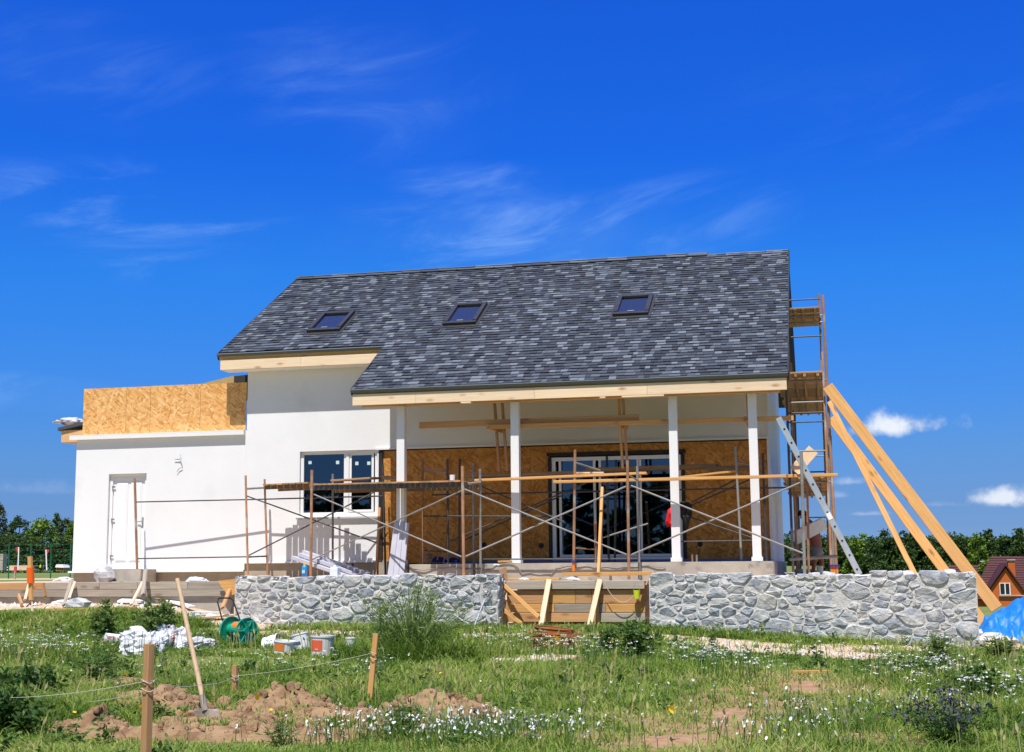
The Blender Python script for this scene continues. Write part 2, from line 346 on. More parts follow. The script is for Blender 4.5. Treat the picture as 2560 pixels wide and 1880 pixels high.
def pipe(name, p0, p1, r, m, parent=None, n=8):
    p0, p1 = Vector(p0), Vector(p1); L = (p1 - p0).length
    key = (round(L, 2), r, m.name, n)
    if key not in _tube_cache:
        b = MB(); L2 = key[0] / 2; b.tube([(-L2, 0, 0), (L2, 0, 0)], r, n); _tube_cache[key] = b.mesh(name, m, smooth=False)
    return link(name, _tube_cache[key], frame_x(p0, p1, (0, 0, 1) if abs((p1 - p0).normalized().z) < .95 else (0, 1, 0)), parent)


# ------------------------------------------------------------------ value noise (for shapes, not pictures)
_perm = np.random.default_rng(3).random((256, 256))


def vnoise(x, y):
    x = np.asarray(x, float); y = np.asarray(y, float); xi = np.floor(x).astype(int); yi = np.floor(y).astype(int); fx = x - xi; fy = y - yi
    fx = fx * fx * (3 - 2 * fx); fy = fy * fy * (3 - 2 * fy); g = lambda a, b: _perm[a & 255, b & 255]
    return (g(xi, yi) * (1 - fx) + g(xi + 1, yi) * fx) * (1 - fy) + (g(xi, yi + 1) * (1 - fx) + g(xi + 1, yi + 1) * fx) * fy


def fbm(x, y, o=4, s=1.0):
    t = 0; a = .5
    for k in range(o): t = t + a * (vnoise(x * s + 13.7 * k, y * s + 7.1 * k) - .5); s *= 2.03; a *= .55
    return t


def sst(x, a, b):
    t = np.clip((np.asarray(x, float) - a) / (b - a), 0, 1); return t * t * (3 - 2 * t)


# ------------------------------------------------------------------ terrain
YW = -5.5                     # front face of the stone walls


def hgt(x, y):
    x = np.asarray(x, float); y = np.asarray(y, float)
    near = -1.28 + np.clip(y + 15, 0, 12) * .028
    k = np.clip((y + 15) / 9.5, 0, 1)
    near = near - np.clip(x - 9.2, 0, 6) * .065 * k
    near = near + .36 * sst(-x, -3.4, -0.6) * sst(y, -9.5, -5.6)
    near = near + .10 * fbm(x, y, 3, .45) * sst(-y, 6.2, 8) + .03 * fbm(x + 9, y, 3, 1.9)
    terr = -.36 - .006 * np.clip(y, 0, 60) + .02 * fbm(x, y, 3, 1.5)
    right = -1.28 - .0 * y + .06 * fbm(x, y, 3, .5)
    right = np.where(y > 12, right - (y - 12) * .055, right); right = np.maximum(right, -9.0 + .3 * fbm(x, y, 2, .05))
    wr = np.where(y > 9, sst(x, 11.5, 13.5), sst(x, 13.75, 14.4))
    back = terr * (1 - wr) + right * wr
    wb = np.where(x < 2.2, sst(y, -5.28, -4.9), np.where((x > 6.8) & (x < 9.5), sst(y, -4.5, -4.2), sst(y, -5.42, -5.2)))
    wb = np.where(x > 14.25, sst(y, -6.5, -3.0), wb)
    return near * (1 - wb) + back * wb


def ground_z(x, y): return float(hgt(x, y))


def G(px, py):
    """where the sight line through a photo pixel meets the ground"""
    d = ray(px, py); lo, t = 4.0, 4.0
    while t < 120:
        p = CAM + d * t
        if p[2] <= ground_z(p[0], p[1]): break
        lo = t; t += .25
    hi = t
    for _ in range(18):
        m = (lo + hi) / 2; p = CAM + d * m
        if p[2] <= ground_z(p[0], p[1]): hi = m
        else: lo = m
    return Vector(CAM + d * hi)


def ell(px, py, rx, ry):
    g = G(px, py); return (g.x, g.y, rx, ry)


def inzone(zones, x, y, soft=.35):
    m = np.zeros_like(np.asarray(x, float))
    for (cx, cy, rx, ry) in zones:
        d = np.sqrt(((x - cx) / rx) ** 2 + ((y - cy) / ry) ** 2); m = np.maximum(m, 1 - sst(d, 1 - soft, 1 + soft))
    return m


MOUNDS = [(*ell(px, py, rx, ry), h) for px, py, rx, ry, h in (
    (290, 1706, .46, .42, .08), (350, 1735, .45, .40, .06), (420, 1775, .55, .40, .09), (560, 1805, .55, .35, .04), (705, 1775, .46, .36, .12), (840, 1800, .40, .30, .05),
    (1060, 1785, .42, .36, .14), (1170, 1800, .32, .28, .08), (225, 1830, .32, .26, .09), (640, 1840, .8, .25, .02), (380, 1840, .6, .25, .02), (960, 1830, .4, .2, .02))]
BARE = [ell(1690, 1850, .28, .40), ell(1830, 1790, .22, .5), ell(2010, 1715, .22, .5)] + [(a, b, c * 1.12, d * 1.12) for a, b, c, d, h in MOUNDS] + [ell(1330, 1835, .30, .25), ell(1240, 1830, .2, .15), ell(380, 1830, .5, .3), ell(750, 1830, .6, .3)]
DRY = [ell(1780, 1810, .55, 1.5), ell(1680, 1860, .5, .9), ell(2030, 1720, .8, 1.3), ell(1850, 1750, .5, 1.2), ell(2230, 1850, .5, .5), ell(1650, 1800, .5, .6), ell(1900, 1770, .7, .8), ell(2400, 1780, .4, .5), ell(1500, 1850, .5, .4)]
SAND = [ell(1950, 1622, 1.2, 1.05), ell(2075, 1634, .8, .8), ell(1800, 1607, .9, .75), ell(2200, 1622, 1.0, .5), ell(1700, 1596, .8, .5), ell(2500, 1612, .8, .9), ell(2440, 1590, .7, .7), ell(900, 1588, 1.5, .35), ell(720, 1582, 1.4, .5), ell(1320, 1590, 1.4, .45), ell(600, 1560, .7, .5),
        ell(1390, 1645, .45, .35), ell(1270, 1650, .4, .3), ell(2330, 1622, .8, .35)]
SAND2 = [ell(480, 1520, 1.8, .8), ell(250, 1508, 2.2, .7), ell(60, 1512, 1.6, .7)]


def terrain():
    xs = np.concatenate([-12 - np.geomspace(1, 600, 34)[::-1], np.arange(-12, 19, .14), 19 + np.geomspace(.2, 600, 40)])
    ys = np.concatenate([-24 - np.geomspace(.5, 200, 24)[::-1], np.arange(-24, -4.6, .14), np.arange(-4.6, 14, .45), 14 + np.geomspace(.6, 900, 46)])
    X, Y = np.meshgrid(xs, ys); Z = hgt(X, Y); nx, ny = len(xs), len(ys)
    me = bpy.data.meshes.new('ground'); me.vertices.add(nx * ny); me.vertices.foreach_set('co', np.stack([X, Y, Z], -1).astype(np.float32).ravel())
    i = np.arange((ny - 1) * nx).reshape(ny - 1, nx)[:, :-1].ravel(); q = np.stack([i, i + 1, i + nx + 1, i + nx], 1).astype(np.int32)
    me.loops.add(q.size); me.loops.foreach_set('vertex_index', q.ravel()); me.polygons.add(len(q)); me.polygons.foreach_set('loop_start', np.arange(0, q.size, 4, dtype=np.int32))
    me.polygons.foreach_set('use_smooth', np.ones(len(q), bool))
    sand = np.clip(np.maximum(inzone(SAND, X, Y), inzone(SAND2, X, Y)), 0, 1)
    sand = np.where((Y > -5.0) & (X < 14.5) & (Y < 12) & (X > -12), .85, sand); sand = np.where((Y > -4) & (X > 14.3) & (Y < 1), np.maximum(sand, .6), sand)
    sand = np.where((Y > 20) & (X < 0), .15, sand)
    dirt = inzone(BARE, X, Y); dry = inzone(DRY, X, Y)
    grv = np.where((X < -3), sst(Y, 22, 26) * (1 - sst(Y, 40, 42)), 0)
    for nm, a in (('sand', np.clip(sand + grv, 0, 1)), ('dirt', dirt), ('dry', dry)):
        at_ = me.attributes.new(nm, 'FLOAT', 'POINT'); at_.data.foreach_set('value', a.astype(np.float32).ravel())
    me.update(); me.validate()
    m = bpy.data.materials.new('ground_soil'); m.use_nodes = True; nt = m.node_tree; N = nt.nodes.new; L = nt.links.new; b = nt.nodes['Principled BSDF']; b.inputs['Roughness'].default_value = .95; b.inputs['Specular IOR Level'].default_value = .1
    tc = N('ShaderNodeTexCoord')

    def nz(s, d=6):
        n = N('ShaderNodeTexNoise'); n.inputs['Scale'].default_value = s; n.inputs['Detail'].default_value = d; n.inputs['Roughness'].default_value = .65; L(tc.outputs['Object'], n.inputs['Vector']); return n.outputs[0]

    def mixc(f, a, c):
        x = N('ShaderNodeMix'); x.data_type = 'RGBA'; L(f, x.inputs[0])
        for v, i in ((a, 6), (c, 7)):
            if isinstance(v, tuple): x.inputs[i].default_value = (*v, 1)
            else: L(v, x.inputs[i])
        return x.outputs[2]

    def edge(name, k):
        a = N('ShaderNodeAttribute'); a.attribute_name = name; s = N('ShaderNodeMath'); s.operation = 'MULTIPLY_ADD'; L(nz(k), s.inputs[0]); s.inputs[1].default_value = .9; L(a.outputs['Fac'], s.inputs[2])
        r = N('ShaderNodeMapRange'); r.inputs['From Min'].default_value = .72; r.inputs['From Max'].default_value = 1.08; L(s.outputs[0], r.inputs['Value']); return r.outputs[0]

    def rr(v, a, c):
        r = N('ShaderNodeMapRange'); r.inputs['From Min'].default_value = a; r.inputs['From Max'].default_value = c; L(v, r.inputs['Value']); return r.outputs[0]
    green = mixc(rr(nz(1.1), .35, .65), (.12, .18, .04), (.19, .21, .065)); green = mixc(rr(nz(14), .55, .75), green, (.17, .13, .06))
    dryc = mixc(rr(nz(9), .35, .65), (.27, .17, .085), (.36, .25, .13))
    dirtc = mixc(rr(nz(7), .35, .65), (.31, .175, .095), (.43, .27, .155))
    sandc = mixc(rr(nz(5), .35, .65), (.60, .45, .30), (.50, .36, .23)); sandc = mixc(rr(nz(30), .6, .7), sandc, (.66, .60, .52))
    c = mixc(edge('dry', 3.5), green, dryc); c = mixc(edge('sand', 3), c, sandc); c = mixc(edge('dirt', 4), c, dirtc); L(c, b.inputs['Base Color'])
    bp = N('ShaderNodeBump'); bp.inputs['Strength'].default_value = .7; bp.inputs['Distance'].default_value = .05; L(nz(18, 8), bp.inputs['Height']); L(bp.outputs[0], b.inputs['Normal'])
    me.materials.append(m); o = link('ground', me, Matrix.Identity(4)); tag(o, 'sloping building plot of grass, sand and bare soil', kind='structure')


terrain()

# ------------------------------------------------------------------ the house
XR, XP = 11.605, 3.275
YE, ZE, SL = -2.444, 3.3685, .5841
YU = -.43; YRG = 3.992
LV = math.sqrt(1 + SL * SL)
VU = (YU - YE) * LV; VR = (YRG - YE) * LV
NRM = Vector((0, -SL, 1)).normalized(); UPS = Vector((0, 1, SL)).normalized()


def rf(x, v, h=0.0):
    return Vector((x, YE, ZE)) + UPS * v + NRM * h


def roofpix(px, py, h=0.0):
    d = Vector(ray(px, py)); o = Vector((0, YE, ZE)) + NRM * h; t = (o - Vector(CAM)).dot(NRM) / d.dot(NRM); p = Vector(CAM) + d * t
    return p.x, (p - o).dot(UPS)


XL = roofpix(543, 887)[0]; XP = roofpix(876.5, 977)[0]

house = thing('house', (3.5, 0, -.33), 'white plastered house under construction with a grey shingled roof and timber porch', 'house')


def wall_sheet(name, xs, zs, hole, y0, y1, m, parent, kindm=None):
    """front wall with openings: hole(xc, zc) says where there is none; reveals are built"""
    b = MB(); nx, nz = len(xs) - 1, len(zs) - 1
    solid = [[not hole((xs[i] + xs[i + 1]) / 2, (zs[j] + zs[j + 1]) / 2) for j in range(nz)] for i in range(nx)]
    S = lambda i, j: 0 <= i < nx and 0 <= j < nz and solid[i][j]
    for i in range(nx):
        for j in range(nz):
            if not solid[i][j]: continue
            x0, x1, z0, z1 = xs[i], xs[i + 1], zs[j], zs[j + 1]
            b.poly([(x0, y0, z0), (x1, y0, z0), (x1, y0, z1), (x0, y0, z1)]); b.poly([(x1, y1, z0), (x0, y1, z0), (x0, y1, z1), (x1, y1, z1)])
            if not S(i - 1, j): b.poly([(x0, y1, z0), (x0, y0, z0), (x0, y0, z1), (x0, y1, z1)])
            if not S(i + 1, j): b.poly([(x1, y0, z0), (x1, y1, z0), (x1, y1, z1), (x1, y0, z1)])
            if not S(i, j - 1): b.poly([(x0, y1, z0), (x1, y1, z0), (x1, y0, z0), (x0, y0, z0)])
            if not S(i, j + 1): b.poly([(x0, y0, z1), (x1, y0, z1), (x1, y1, z1), (x0, y1, z1)])
    return b.build(name, m, parent)


WX0, WX1 = at(749, 1200, 0).x, at(943, 1200, 0).x
WZ0, WZ1 = at(848, 1290, 0).z, at(848, 1126.5, 0).z
OX0, OX1 = at(956, 1250, 0).x, at(1922, 1250, 0).x
ZT = 2.415
XW = 11.14
BX0 = at(946, 1250, 0).x
xs = sorted([0, WX0, WX1, BX0 + .001, OX1, XW]); zs = sorted([.08, WZ0, WZ1, ZT, 4.62])
wall_sheet('wall', xs, zs, lambda x, z: (WX0 < x < WX1 and WZ0 < z < WZ1) or (x > BX0 and x < OX1 and z < ZT), 0, .28, M_white, house)
# gable end walls and the back wall close the shell
for xg, nm in ((XW, 1), (0.0, 0)):
    b = MB(); y1 = 8.0; x0, x1 = (xg - .24, xg) if nm else (xg, xg + .24)
    prof = [(.281, -.33), (y1, -.33), (y1, ZE + SL * (2 * YRG - y1 - YE) - .2), (YRG, ZE + SL * (YRG - YE) - .2), (.281, ZE + SL * (.281 - YE) - .2)]
    n = len(prof); b.add([(x0, y, z) for y, z in prof] + [(x1, y, z) for y, z in prof], [tuple(range(n)), tuple(range(2 * n - 1, n - 1, -1))] + [(i, i + n, (i + 1) % n + n, (i + 1) % n) for i in range(n)])
    b.build('gable_wall', M_white, house)
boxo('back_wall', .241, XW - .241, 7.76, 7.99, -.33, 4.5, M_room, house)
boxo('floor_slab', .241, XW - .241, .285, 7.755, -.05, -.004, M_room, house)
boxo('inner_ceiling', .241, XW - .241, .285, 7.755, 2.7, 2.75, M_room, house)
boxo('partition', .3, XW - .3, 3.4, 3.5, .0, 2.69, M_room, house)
# plaster trim, base ledge, plinths
boxo('trim', BX0 - .06, OX1 + .02, -.035, -.002, ZT - .012, ZT + .03, M_wpvc, house)
boxo('base_ledge', -.0, BX0, -.05, -.002, .045, .085, M_wpvc, house)
boxo('plinth', -.0, BX0 + .6, .02, .279, -.4, .0795, M_plinth, house)
boxo('corner_board', OX1 + .0, XW + .012, -.014, -.002, -.1, 4.5, M_white, house)
sb = MB(); sb.box(4.42, 11.22, -2.30, .0, -.42, -.003); sb.build('porch_slab', M_conc, house)
boxo('floor_edge_membrane', 4.5, 11.1, -.16, -.02, -.001, .05, mat('blue_membrane', (.10, .16, .32), rough=.6), house)
boxo('slab_ledge', XW + .013, 11.24, -2.2, 6, -.4, -.02, M_conc, house)
# sheets of OSB behind the porch, round the glazed door
DX0, DX1 = at(1381, 1300, .05).x, at(1706, 1300, .05).x
DZ1 = at(1545, 1140, .05).z


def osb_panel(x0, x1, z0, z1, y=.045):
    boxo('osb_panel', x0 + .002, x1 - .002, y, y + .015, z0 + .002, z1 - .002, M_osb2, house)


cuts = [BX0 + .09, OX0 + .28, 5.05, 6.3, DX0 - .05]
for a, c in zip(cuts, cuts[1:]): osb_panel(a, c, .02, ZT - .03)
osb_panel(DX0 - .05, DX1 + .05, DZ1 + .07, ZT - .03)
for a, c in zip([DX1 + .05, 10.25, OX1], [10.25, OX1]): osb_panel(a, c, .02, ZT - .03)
boxo('black_strip', BX0 + .012, BX0 + .088, -.004, .06, .1, ZT - .03, M_black, house)
for px, py in ((1353, 1364), (1210, 1362), (1750, 1360)):
    p = at(px, py, .04); b = MB(); b.lathe([(.0, -.012), (.05, -.01), (.055, .0)], p, 10, axis=(0, 1, 0)); b.build('pipe_hole', M_hole, house)
# black tape round the door
for a in ((DX0 - .075, DX0 - .004, .0, DZ1 + .004), (DX1 + .004, DX1 + .075, .0, DZ1 + .004), (DX0 - .10, DX1 + .10, DZ1 + .005, DZ1 + .10)):
    boxo('sealing_tape', a[0], a[1], .026, .044, a[2] + .02, a[3], M_black, house)


def glazed(name, x0, x1, z0, z1, y, th, lights, m_fr, parent, fw=.065, sticker=()):
    """frame with sashes; lights = list of (x0,x1,z0,z1) panes"""
    fr = MB(); fr.box(x0, x1, y, y + th, z0, z0 + fw); fr.box(x0, x1, y, y + th, z1 - fw, z1); fr.box(x0, x0 + fw, y, y + th, z0 + fw, z1 - fw); fr.box(x1 - fw, x1, y, y + th, z0 + fw, z1 - fw)
    o = fr.build(name, m_fr, parent)
    for (a, c, e, g) in lights:
        s = MB(); k = .05; q = y + .012
        s.box(a - k, c + k, q, q + .05, e - k, e); s.box(a - k, c + k, q, q + .05, g, g + k); s.box(a - k, a, q, q + .05, e, g); s.box(c, c + k, q, q + .05, e, g)
        s.build('sash', m_fr, o)
        boxo('pane', a, c, q + .024, q + .03, e, g, M_glass, o)
    return o


P0 = lambda px, py, y=.08: at(px, py, y)
win = glazed('window', WX0 + .004, WX1 - .004, WZ0 + .004, WZ1 - .004, .06, .07,
             [(P0(757, 1200).x, P0(860, 1200).x, P0(810, 1281).z, P0(810, 1133).z), (P0(879, 1200).x, P0(929, 1200).x, P0(900, 1274).z, P0(900, 1138).z)], M_wpvc, house)
b = MB(); xm = (P0(860, 1200).x + P0(879, 1200).x) / 2; b.box(xm - .03, xm + .03, .058, .12, WZ0 + .07, WZ1 - .07); b.build('mullion', M_wpvc, win)
for px, py in ((775, 1156), (844, 1156), (892, 1158.5), (922, 1158)):
    p = at(px, py, .09); boxo('sticker', p.x - .036, p.x + .036, .0905, .0935, p.z - .036, p.z + .036, mat('pale_sticker', (.55, .68, .66), rough=.6), win)
boxo('sill', WX0 - .05, WX1 + .03, -.06, .059, WZ0 - .055, WZ0 - .02, mat('grey_sill', (.45, .47, .50), rough=.6), house)
cl = MB(); p = at(822, 1276, .16)
for k in range(26):
    a = k / 26 * math.pi; cl.v.append((p.x - .17 * math.cos(a), p.y + .05, p.z - .03 + .13 * math.sin(a) * (1 + .15 * math.sin(9 * a))))
n = len(cl.v); cl.v += [(v[0] * .97 + p.x * .03, v[1] + .14, v[2] - .01) for v in cl.v]; cl.f = [tuple(range(n))[::-1], tuple(range(n, 2 * n))] + [(i, (i + 1) % n, (i + 1) % n + n, i + n) for i in range(n)]; cl.m = [0] * len(cl.f)
# sliding glazed door
D1 = lambda px, py: at(px, py, .08)
sd = glazed('sliding_door', DX0, DX1, .03, DZ1, .05, .09,
            [(D1(1405, 1300).x, D1(1485, 1300).x, .16, D1(1440, 1152).z), (D1(1505, 1300).x, D1(1595, 1300).x, .16, D1(1550, 1148).z), (D1(1606, 1300).x, D1(1690, 1300).x, .16, D1(1650, 1146).z)], M_wpvc, house, fw=.075)
boxo('threshold', DX0 - .02, DX1 + .02, .0, .049, -.002, .028, M_gpvc, sd)
boxo('handle', D1(1489, 1290).x - .012, D1(1489, 1290).x + .012, .03, .061, 1.0, 1.18, M_wpvc, sd)

# garage wing
wing_top = at(400, 1083, 0).z
xlw = -4.095
DOX0, DOX1, DOZ1 = -3.275, -2.36, at(320, 1184, 0).z
wall_sheet('wing_wall', [xlw, DOX0, DOX1, -.001], [-.09, -.06, DOZ1, wing_top], lambda x, z: DOX0 < x < DOX1 and -.06 < z < DOZ1, 0, .25, M_white, house)
boxo('wing_side_wall', xlw, xlw + .2, .251, 7, -.35, wing_top, M_white, house)
boxo('wing_plinth', xlw + .02, -.001, .03, .26, -.45, -.0925, M_plinth, house)
boxo('wing_plinth_side', xlw + .02, xlw + .19, .261, 7, -.45, -.355, M_plinth, house)
boxo('base_ledge', xlw - .07, -.001, -.06, -.002, -.125, -.085, M_wpvc, house)
zc0, zc1 = at(400, 1093, -.08).z, at(400, 1081.5, -.08).z
boxo('cornice', xlw - .13, -.03, -.10, -.002, zc0, zc1 - .02, M_white, house)
boxo('cornice_top', xlw - .13, -.03, -.10, .26, zc1 - .018, zc1, M_wpvc, house)
edges = [at(p, 1010, .10).x for p in (208.5, 316, 376, 501, 616)]
zp0, zp1 = zc1 + .005, at(420, 963.5, .10).z
for i in range(4):
    boxo('parapet_panel', edges[i] + .003, edges[i + 1] - .003, .10, .12, zp0, zp1 + random.uniform(-.004, .004), M_osb, house)
boxo('parapet_panel', edges[0] + .001, edges[0] + .02, .125, 5.5, zp0, zp1 - .01, M_osb, house)
boxo('flat_roof', xlw + .0, -.01, .262, 6.99, wing_top - .06, wing_top - .01, M_ply, house)
# sloping sheathing that shows behind the parapet, with a dark upstand
b = MB(); a0, a1, a2 = at(485, 964, 1.2), at(585, 939, 1.2), at(585, 975, 1.2)
b.add([(*a0,), (a2.x, a2.y, a0.z - .1), (*a1,), (a0.x, 5, a0.z), (a2.x, 5, a0.z - .1), (a1.x, 5, a1.z)], [(0, 1, 2), (5, 4, 3), (0, 2, 5, 3), (0, 3, 4, 1), (1, 4, 5, 2)]); b.build('roof_sheathing', M_ply, house)
a0, a1 = at(587, 960, 1.1), at(620, 936.5, 1.1); b = MB(); b.hexa([(a0.x, 1.05, a0.z - .3), (-.02, 1.05, a0.z - .3), (-.02, 4.5, a0.z - .3), (a0.x, 4.5, a0.z - .3), (a0.x, 1.05, a1.z - .03), (-.02, 1.05, a1.z + .02), (-.02, 4.5, a1.z + .02), (a0.x, 4.5, a1.z - .03)])
b.build('upstand', mat('dark_felt', (.05, .042, .035), rough=.9), house)
# low eave at the wing's far side
q0, q1 = at(154, 1106, .35), at(200, 1073, .35)
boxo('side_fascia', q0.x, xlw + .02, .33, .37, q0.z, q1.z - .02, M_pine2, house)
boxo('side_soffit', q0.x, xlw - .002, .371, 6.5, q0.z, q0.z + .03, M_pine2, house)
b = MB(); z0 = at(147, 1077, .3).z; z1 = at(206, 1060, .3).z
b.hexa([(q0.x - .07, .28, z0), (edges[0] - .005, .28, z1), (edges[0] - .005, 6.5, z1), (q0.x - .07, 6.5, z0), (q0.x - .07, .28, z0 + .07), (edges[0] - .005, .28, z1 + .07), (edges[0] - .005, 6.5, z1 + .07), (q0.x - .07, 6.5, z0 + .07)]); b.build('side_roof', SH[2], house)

# wing door
dr = boxo('door', DOX0 + .07, DOX1 - .07, .10, .14, -.05, DOZ1 - .075, M_wpvc, house)
b = MB()
for x0, x1, z0, z1 in ((DOX0 + .002, DOX0 + .068, -.058, DOZ1 - .002), (DOX1 - .068, DOX1 - .002, -.058, DOZ1 - .002), (DOX0 + .069, DOX1 - .069, DOZ1 - .072, DOZ1 - .002)): b.box(x0, x1, .07, .16, z0, z1)
b.build('door_frame', M_wpvc, house)
for x0, x1 in ((DOX0 + .16, DOX0 + .43), (DOX0 + .50, DOX1 - .15)):
    b = MB(); b.box(x0, x1, .088, .0985, .12, DOZ1 - .19); b.box(x0 + .03, x1 - .03, .082, .0875, .15, DOZ1 - .22); b.build('door_panel', M_wpvc, dr)
for z in (.22, 1.02, 1.74):
    b = MB(); b.tube([(DOX0 + .068, .06, z - .06), (DOX0 + .068, .06, z + .04)], .012, 8); b.box(DOX0 + .05, DOX0 + .13, .062, .0695, z + .0, z + .035); b.build('hinge', mat('steel_hinge', (.35, .35, .36), rough=.4, metal=.6), dr)
b = MB(); hx = DOX1 - .11; b.box(hx - .018, hx + .018, .088, .0995, .86, 1.08); b.tube([(hx, .09, .99), (hx, .045, .99), (hx - .11, .045, .975)], .011, 8); b.build('handle', mat('steel_handle', (.45, .46, .48), rough=.35, metal=.7), dr)
# loose cable ends out of the wing wall
b = MB(); c = [at(*p, -.03) for p in ((451, 1137), (452, 1147), (436, 1148.5), (450, 1149), (455, 1160), (455, 1168), (447, 1172), (442, 1180))]
b.tube(c, .007, 6); b.build('cable', M_gpvc, house)
b = MB(); z = at(1200, 1421, -2.31).z
b.tube([(x, -2.315 - .01 * math.sin(x * 7), z + .02 * math.sin(x * 5.1) + .012 * math.sin(x * 17) - (.10 if 6.6 < x < 7.2 else 0) + (.07 if 6.05 < x < 6.5 else 0)) for x in np.linspace(4.5, 9.3, 60)], .009, 5); b.build('cable', mat('grey_cable', (.25, .24, .22), rough=.7), house)

# porch posts
for px in (1003.5, 1291.5, 1691.5, 1893):
    p = at(px, 1380, -2.05); w = .078
    b = MB(); b.box(p.x - w, p.x + w, -2.05 - w, -2.05 + w, .0, 3.06)
    b.box(p.x - w - .022, p.x + w + .022, -2.05 - w - .022, -2.05 + w + .022, .001, .075)
    b.build('post', M_white, house)
# fascia boards, each length its own
zf0 = 3.065; zf1 = ZE - .085
fx = [XP + .02, 4.58, 6.92, 9.05, 11.585]
for a, c in zip(fx, fx[1:]): board('fascia_board', (a + .002, -2.40, (zf0 + zf1) / 2), (c - .002, -2.40, (zf0 + zf1) / 2), .045, zf1 - zf0, M_pine, house)
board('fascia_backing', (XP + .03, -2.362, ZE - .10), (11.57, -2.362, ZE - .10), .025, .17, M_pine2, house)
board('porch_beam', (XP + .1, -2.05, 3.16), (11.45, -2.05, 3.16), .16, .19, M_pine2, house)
zu = ZE + SL * (YU - YE); zu0 = at(553, 925.4, YU + .03).z
for a, c in ((XL + .06, 1.4), (1.4, XP + .25)): board('fascia_board', (a + .002, YU + .033, (zu0 + zu - .14) / 2), (c - .002, YU + .033, (zu0 + zu - .14) / 2), .04, zu - .14 - zu0, M_pine, house)
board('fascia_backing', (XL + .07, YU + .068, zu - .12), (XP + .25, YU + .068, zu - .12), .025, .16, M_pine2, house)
boxo('soffit', XL + .08, XP + .25, YU + .055, -.003, zu0 - .004, zu0 + .012, M_foam, house)
for px0, px1, py in ((1153, 1178, 1008), (1500, 1514, 993), (1555, 1660, 990)):
    a, c = at(px0, py, -2.38), at(px1, py - 4 * (px1 - px0) / 100, -2.38); boxo('cleat', a.x, c.x, -2.42, -2.3, zf0 - .03, zf0 - .002, M_pine, house)

# roof deck, drip edges, shingles, ridge
TH = .10


def slab(b, x0, x1, v0, v1, h0, h1, mi=0):
    b.hexa([rf(x0, v0, h0), rf(x1, v0, h0), rf(x1, v1, h0), rf(x0, v1, h0), rf(x0, v0, h1), rf(x1, v0, h1), rf(x1, v1, h1), rf(x0, v1, h1)], mi)


b = MB(); slab(b, XP + .02, XR - .02, .02, VU, -TH - .06, -.012); slab(b, XL + .02, XR - .02, VU + .001, VR - .02, -TH - .06, -.012)
roof = b.build('roof', M_ply, house)
b = MB(); slab(b, XP + .005, XR - .005, .0, VU + .02, -.0115, -.009); slab(b, XL + .005, XR - .005, VU + .021, VR, -.0115, -.009); b.build('underlay', M_black, roof)
yb = 2 * YRG - YE - 1.4
b = MB(); zr = ZE + SL * (YRG - YE); b.hexa([(XL, YRG + .02, zr - .17), (XR, YRG + .02, zr - .17), (XR, yb, zr - .17 - SL * (yb - YRG)), (XL, yb, zr - .17 - SL * (yb - YRG)), (XL, YRG + .02, zr - .01), (XR, YRG + .02, zr - .01), (XR, yb, zr - .01 - SL * (yb - YRG)), (XL, yb, zr - .01 - SL * (yb - YRG))])
b.build('rear_roof', SH[1], house)
for x0, x1, v in ((XP, XR, 0.0), (XL, XP - .0, VU)):
    b = MB(); slab(b, x0 - .01, x1 + .01, v - .035, v + .01, -.05, .012); b.build('drip_edge', M_drip, house)
b = MB(); slab(b, XR - .004, XR + .022, .0, VR, -.14, .014); b.build('verge_trim', SH[0], house)
b = MB(); slab(b, XL - .022, XL + .004, VU, VR, -.14, .014); b.build('verge_trim', SH[0], house)
b = MB(); slab(b, XP - .02, XP + .002, 0, VU - .04, -.12, .014); b.build('verge_trim', SH[0], house)
skylights = []
for cs in (((768, 822), (846, 824), (885, 777), (809, 779)), ((1106, 806), (1189, 805), (1216, 755), (1140, 758)), ((1532, 783), (1620, 781), (1633, 734), (1547, 737))):
    pts = [roofpix(*c, .09) for c in cs]; x = sum(p[0] for p in pts) / 4; v = sum(p[1] for p in pts) / 4
    w = (pts[1][0] - pts[0][0] + pts[2][0] - pts[3][0]) / 2; h = (pts[2][1] + pts[3][1] - pts[0][1] - pts[1][1]) / 2; skylights.append((x, v, w, h))
# shingle tabs
EXPO = .150; tabs = []
row = 0; v = .0
while v < VR - .05:
    e = min(EXPO, VR - .03 - v); x = (XP if v < VU - .05 else XL) - random.uniform(0, .15)
    if v < VU < v + EXPO: pass
    while x < XR:
        w = random.choice((.10, .12, .14, .16, .18, .22)); x1 = min(x + w, XR)
        xa = max(x, XP if v < VU - .05 else XL)
        if x1 - xa > .03:
            sky_ = any(abs((xa + x1) / 2 - sx) < sw / 2 and abs(v + e / 2 - sv) < sh / 2 - .03 for sx, sv, sw, sh in skylights)
            if not sky_: tabs.append((xa, x1, v, e, w))
        x += w
    v += EXPO; row += 1
blot = lambda x, v: vnoise(x * .9 + 40, v * 1.1 + 12)
shade = []
last = 1
for (x0, x1, v, e, w) in tabs:
    r = random.random() + .20 * (float(blot((x0 + x1) / 2, v)) - .5)
    k = 0 if r < .14 else 1 if r < .36 else 2 if r < .58 else 3 if r < .78 else 4 if r < .89 else 5
    shade.append(k)
vis = sorted(range(len(tabs)), key=lambda i: -(tabs[i][1] - tabs[i][0]) / np.linalg.norm(np.array(rf(tabs[i][0], tabs[i][2])) - CAM) ** 2 * (1 if abs(tabs[i][4] - (tabs[i][1] - tabs[i][0])) < 1e-6 else 0))
single = set(vis[:300])
MR = Matrix((Vector((1, 0, 0)), UPS, NRM)).transposed().to_4x4()
tab_me = {}


